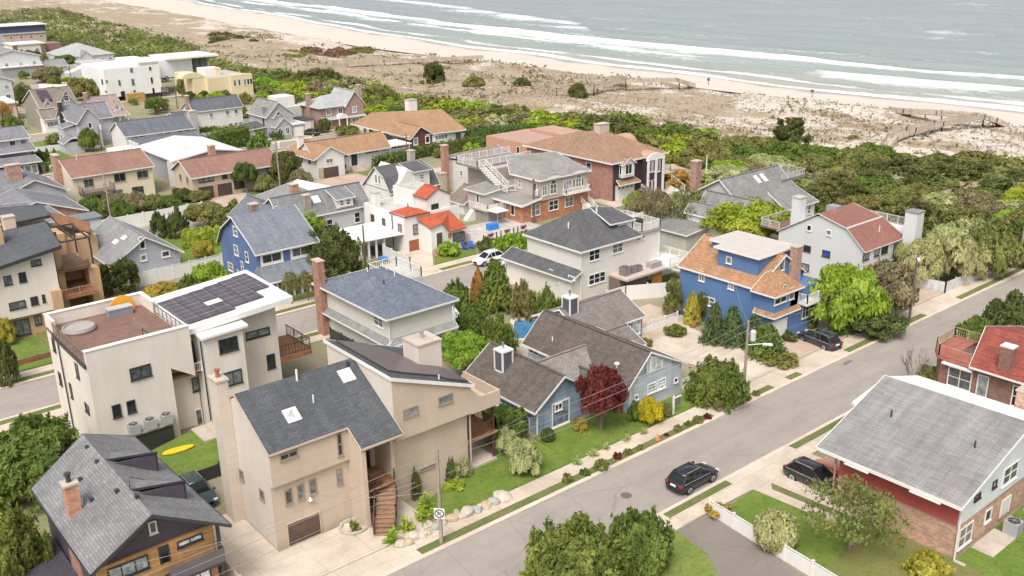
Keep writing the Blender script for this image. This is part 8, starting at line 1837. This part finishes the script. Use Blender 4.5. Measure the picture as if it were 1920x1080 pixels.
for i, (x, y) in enumerate(((97.4, 77.2), (98.6, 77.4))): t = thing('wheelie_bin', ['left', 'right'][i]+' dark bin standing on the side yard beyond the white fence', 'bin', (x, y, 0)); MB().box(x-.35, y-.35, .06, x+.35, y+.35, 1.05).build('bin', DARKF, t); MB().box(x-.38, y-.38, 1.05, x+.38, y+.38, 1.15).build('lid', paint((.07, .07, .075), .4), t)
t = thing('bunting_fence', 'dark picket fence hung with three red white and blue fan buntings', 'fence', (80, 106, 0))
for i in range(3):
    x = 82.2+i*3.1
    for j, (r, c) in enumerate(((.85, (.72, .72, .74)), (.6, (.5, .06, .06)), (.36, (.05, .06, .25)))): MB().prism([(x+r*cos(a), 104.95-j*.02, 1.3+r*sin(a)) for a in [pi+pi*q/10 for q in range(11)]], (0, -.02, 0)).build('bunting', paint(c, .8), t)
for i in range(11): MB().box(80.9+i*.8, 105.0, 0, 81.1+i*.8, 105.08, 1.3).build('picket', planks((.13, .1, .08), .3), t)
p = at(1174, 929); sheet('manhole_cover', [(p.x+.45*cos(a), p.y+.45*sin(a)) for a in [2*pi*i/16 for i in range(16)]], .012, paint((.13, .11, .1), .7, .2, 0, 8)); p = at(1590, 680); sheet('road_patch', [(p.x-.9, p.y-.2), (p.x+.8, p.y-.1), (p.x+.7, p.y+.25), (p.x-.7, p.y+.2)], .009, paint((.14, .13, .12), .9, .2))
tag(MB().box(59.9, 112.4, 0, 61.4, 114.2, .7).build('patio_table', planks((.2, .12, .08), .2), None), 'low dark patio table beside the white patio cover', 'table')
t = thing('patio_sofa', 'dark patio seating under the white patio cover', 'seat', (67, 110.8, 0)); MB().box(66.2, 110.2, 0, 68.6, 111.4, .7).build('seat', DARKF, t); MB().box(66.2, 111.4, 0, 68.6, 111.6, 1.2).build('backrest', DARKF, t)
tag(MB().lathe((66.0, 108.2, .1), [(.6, 0), (.65, .3), (.5, .32)], 14).build('paddling_pool', paint((.05, .2, .6), .5), None), 'blue paddling toy on the patio behind the pole', 'toy')
t = thing('patio_parasol', 'white square parasol on the brick house patio', 'parasol', (88.4, 111, .3)); MB().tube((88.4, 111, .3), (88.4, 111, 2.5), .04).build('pole', WHITE, t); MB().prism([(87.2, 109.8, 2.4), (89.6, 109.8, 2.4), (89.6, 112.2, 2.4), (87.2, 112.2, 2.4)], (0, 0, .12)).build('canopy', paint((.75, .74, .72), .8), t)
tag(MB().prism([(58.0, 23.9, .1), (58.0, 23.2, .1), (58.3, 23.2, .1), (58.3, 23.9, .1)], (0, 0, .1)).build('splash_block', CONC, None), 'small concrete splash block at the downspout of the red-boarded house', 'block')
t = thing('swing_frame', 'pale green garden frame on the lawn behind the white modern house', 'frame', (43, 71, .1)); 
for a, b_ in (((42, 70, .1), (42.4, 70.3, 2.6)), ((44.6, 72, .1), (44.2, 71.7, 2.6)), ((42.4, 70.3, 2.6), (44.2, 71.7, 2.6))): MB().bar(a, b_, .12).build('beam', paint((.4, .46, .36)), t)
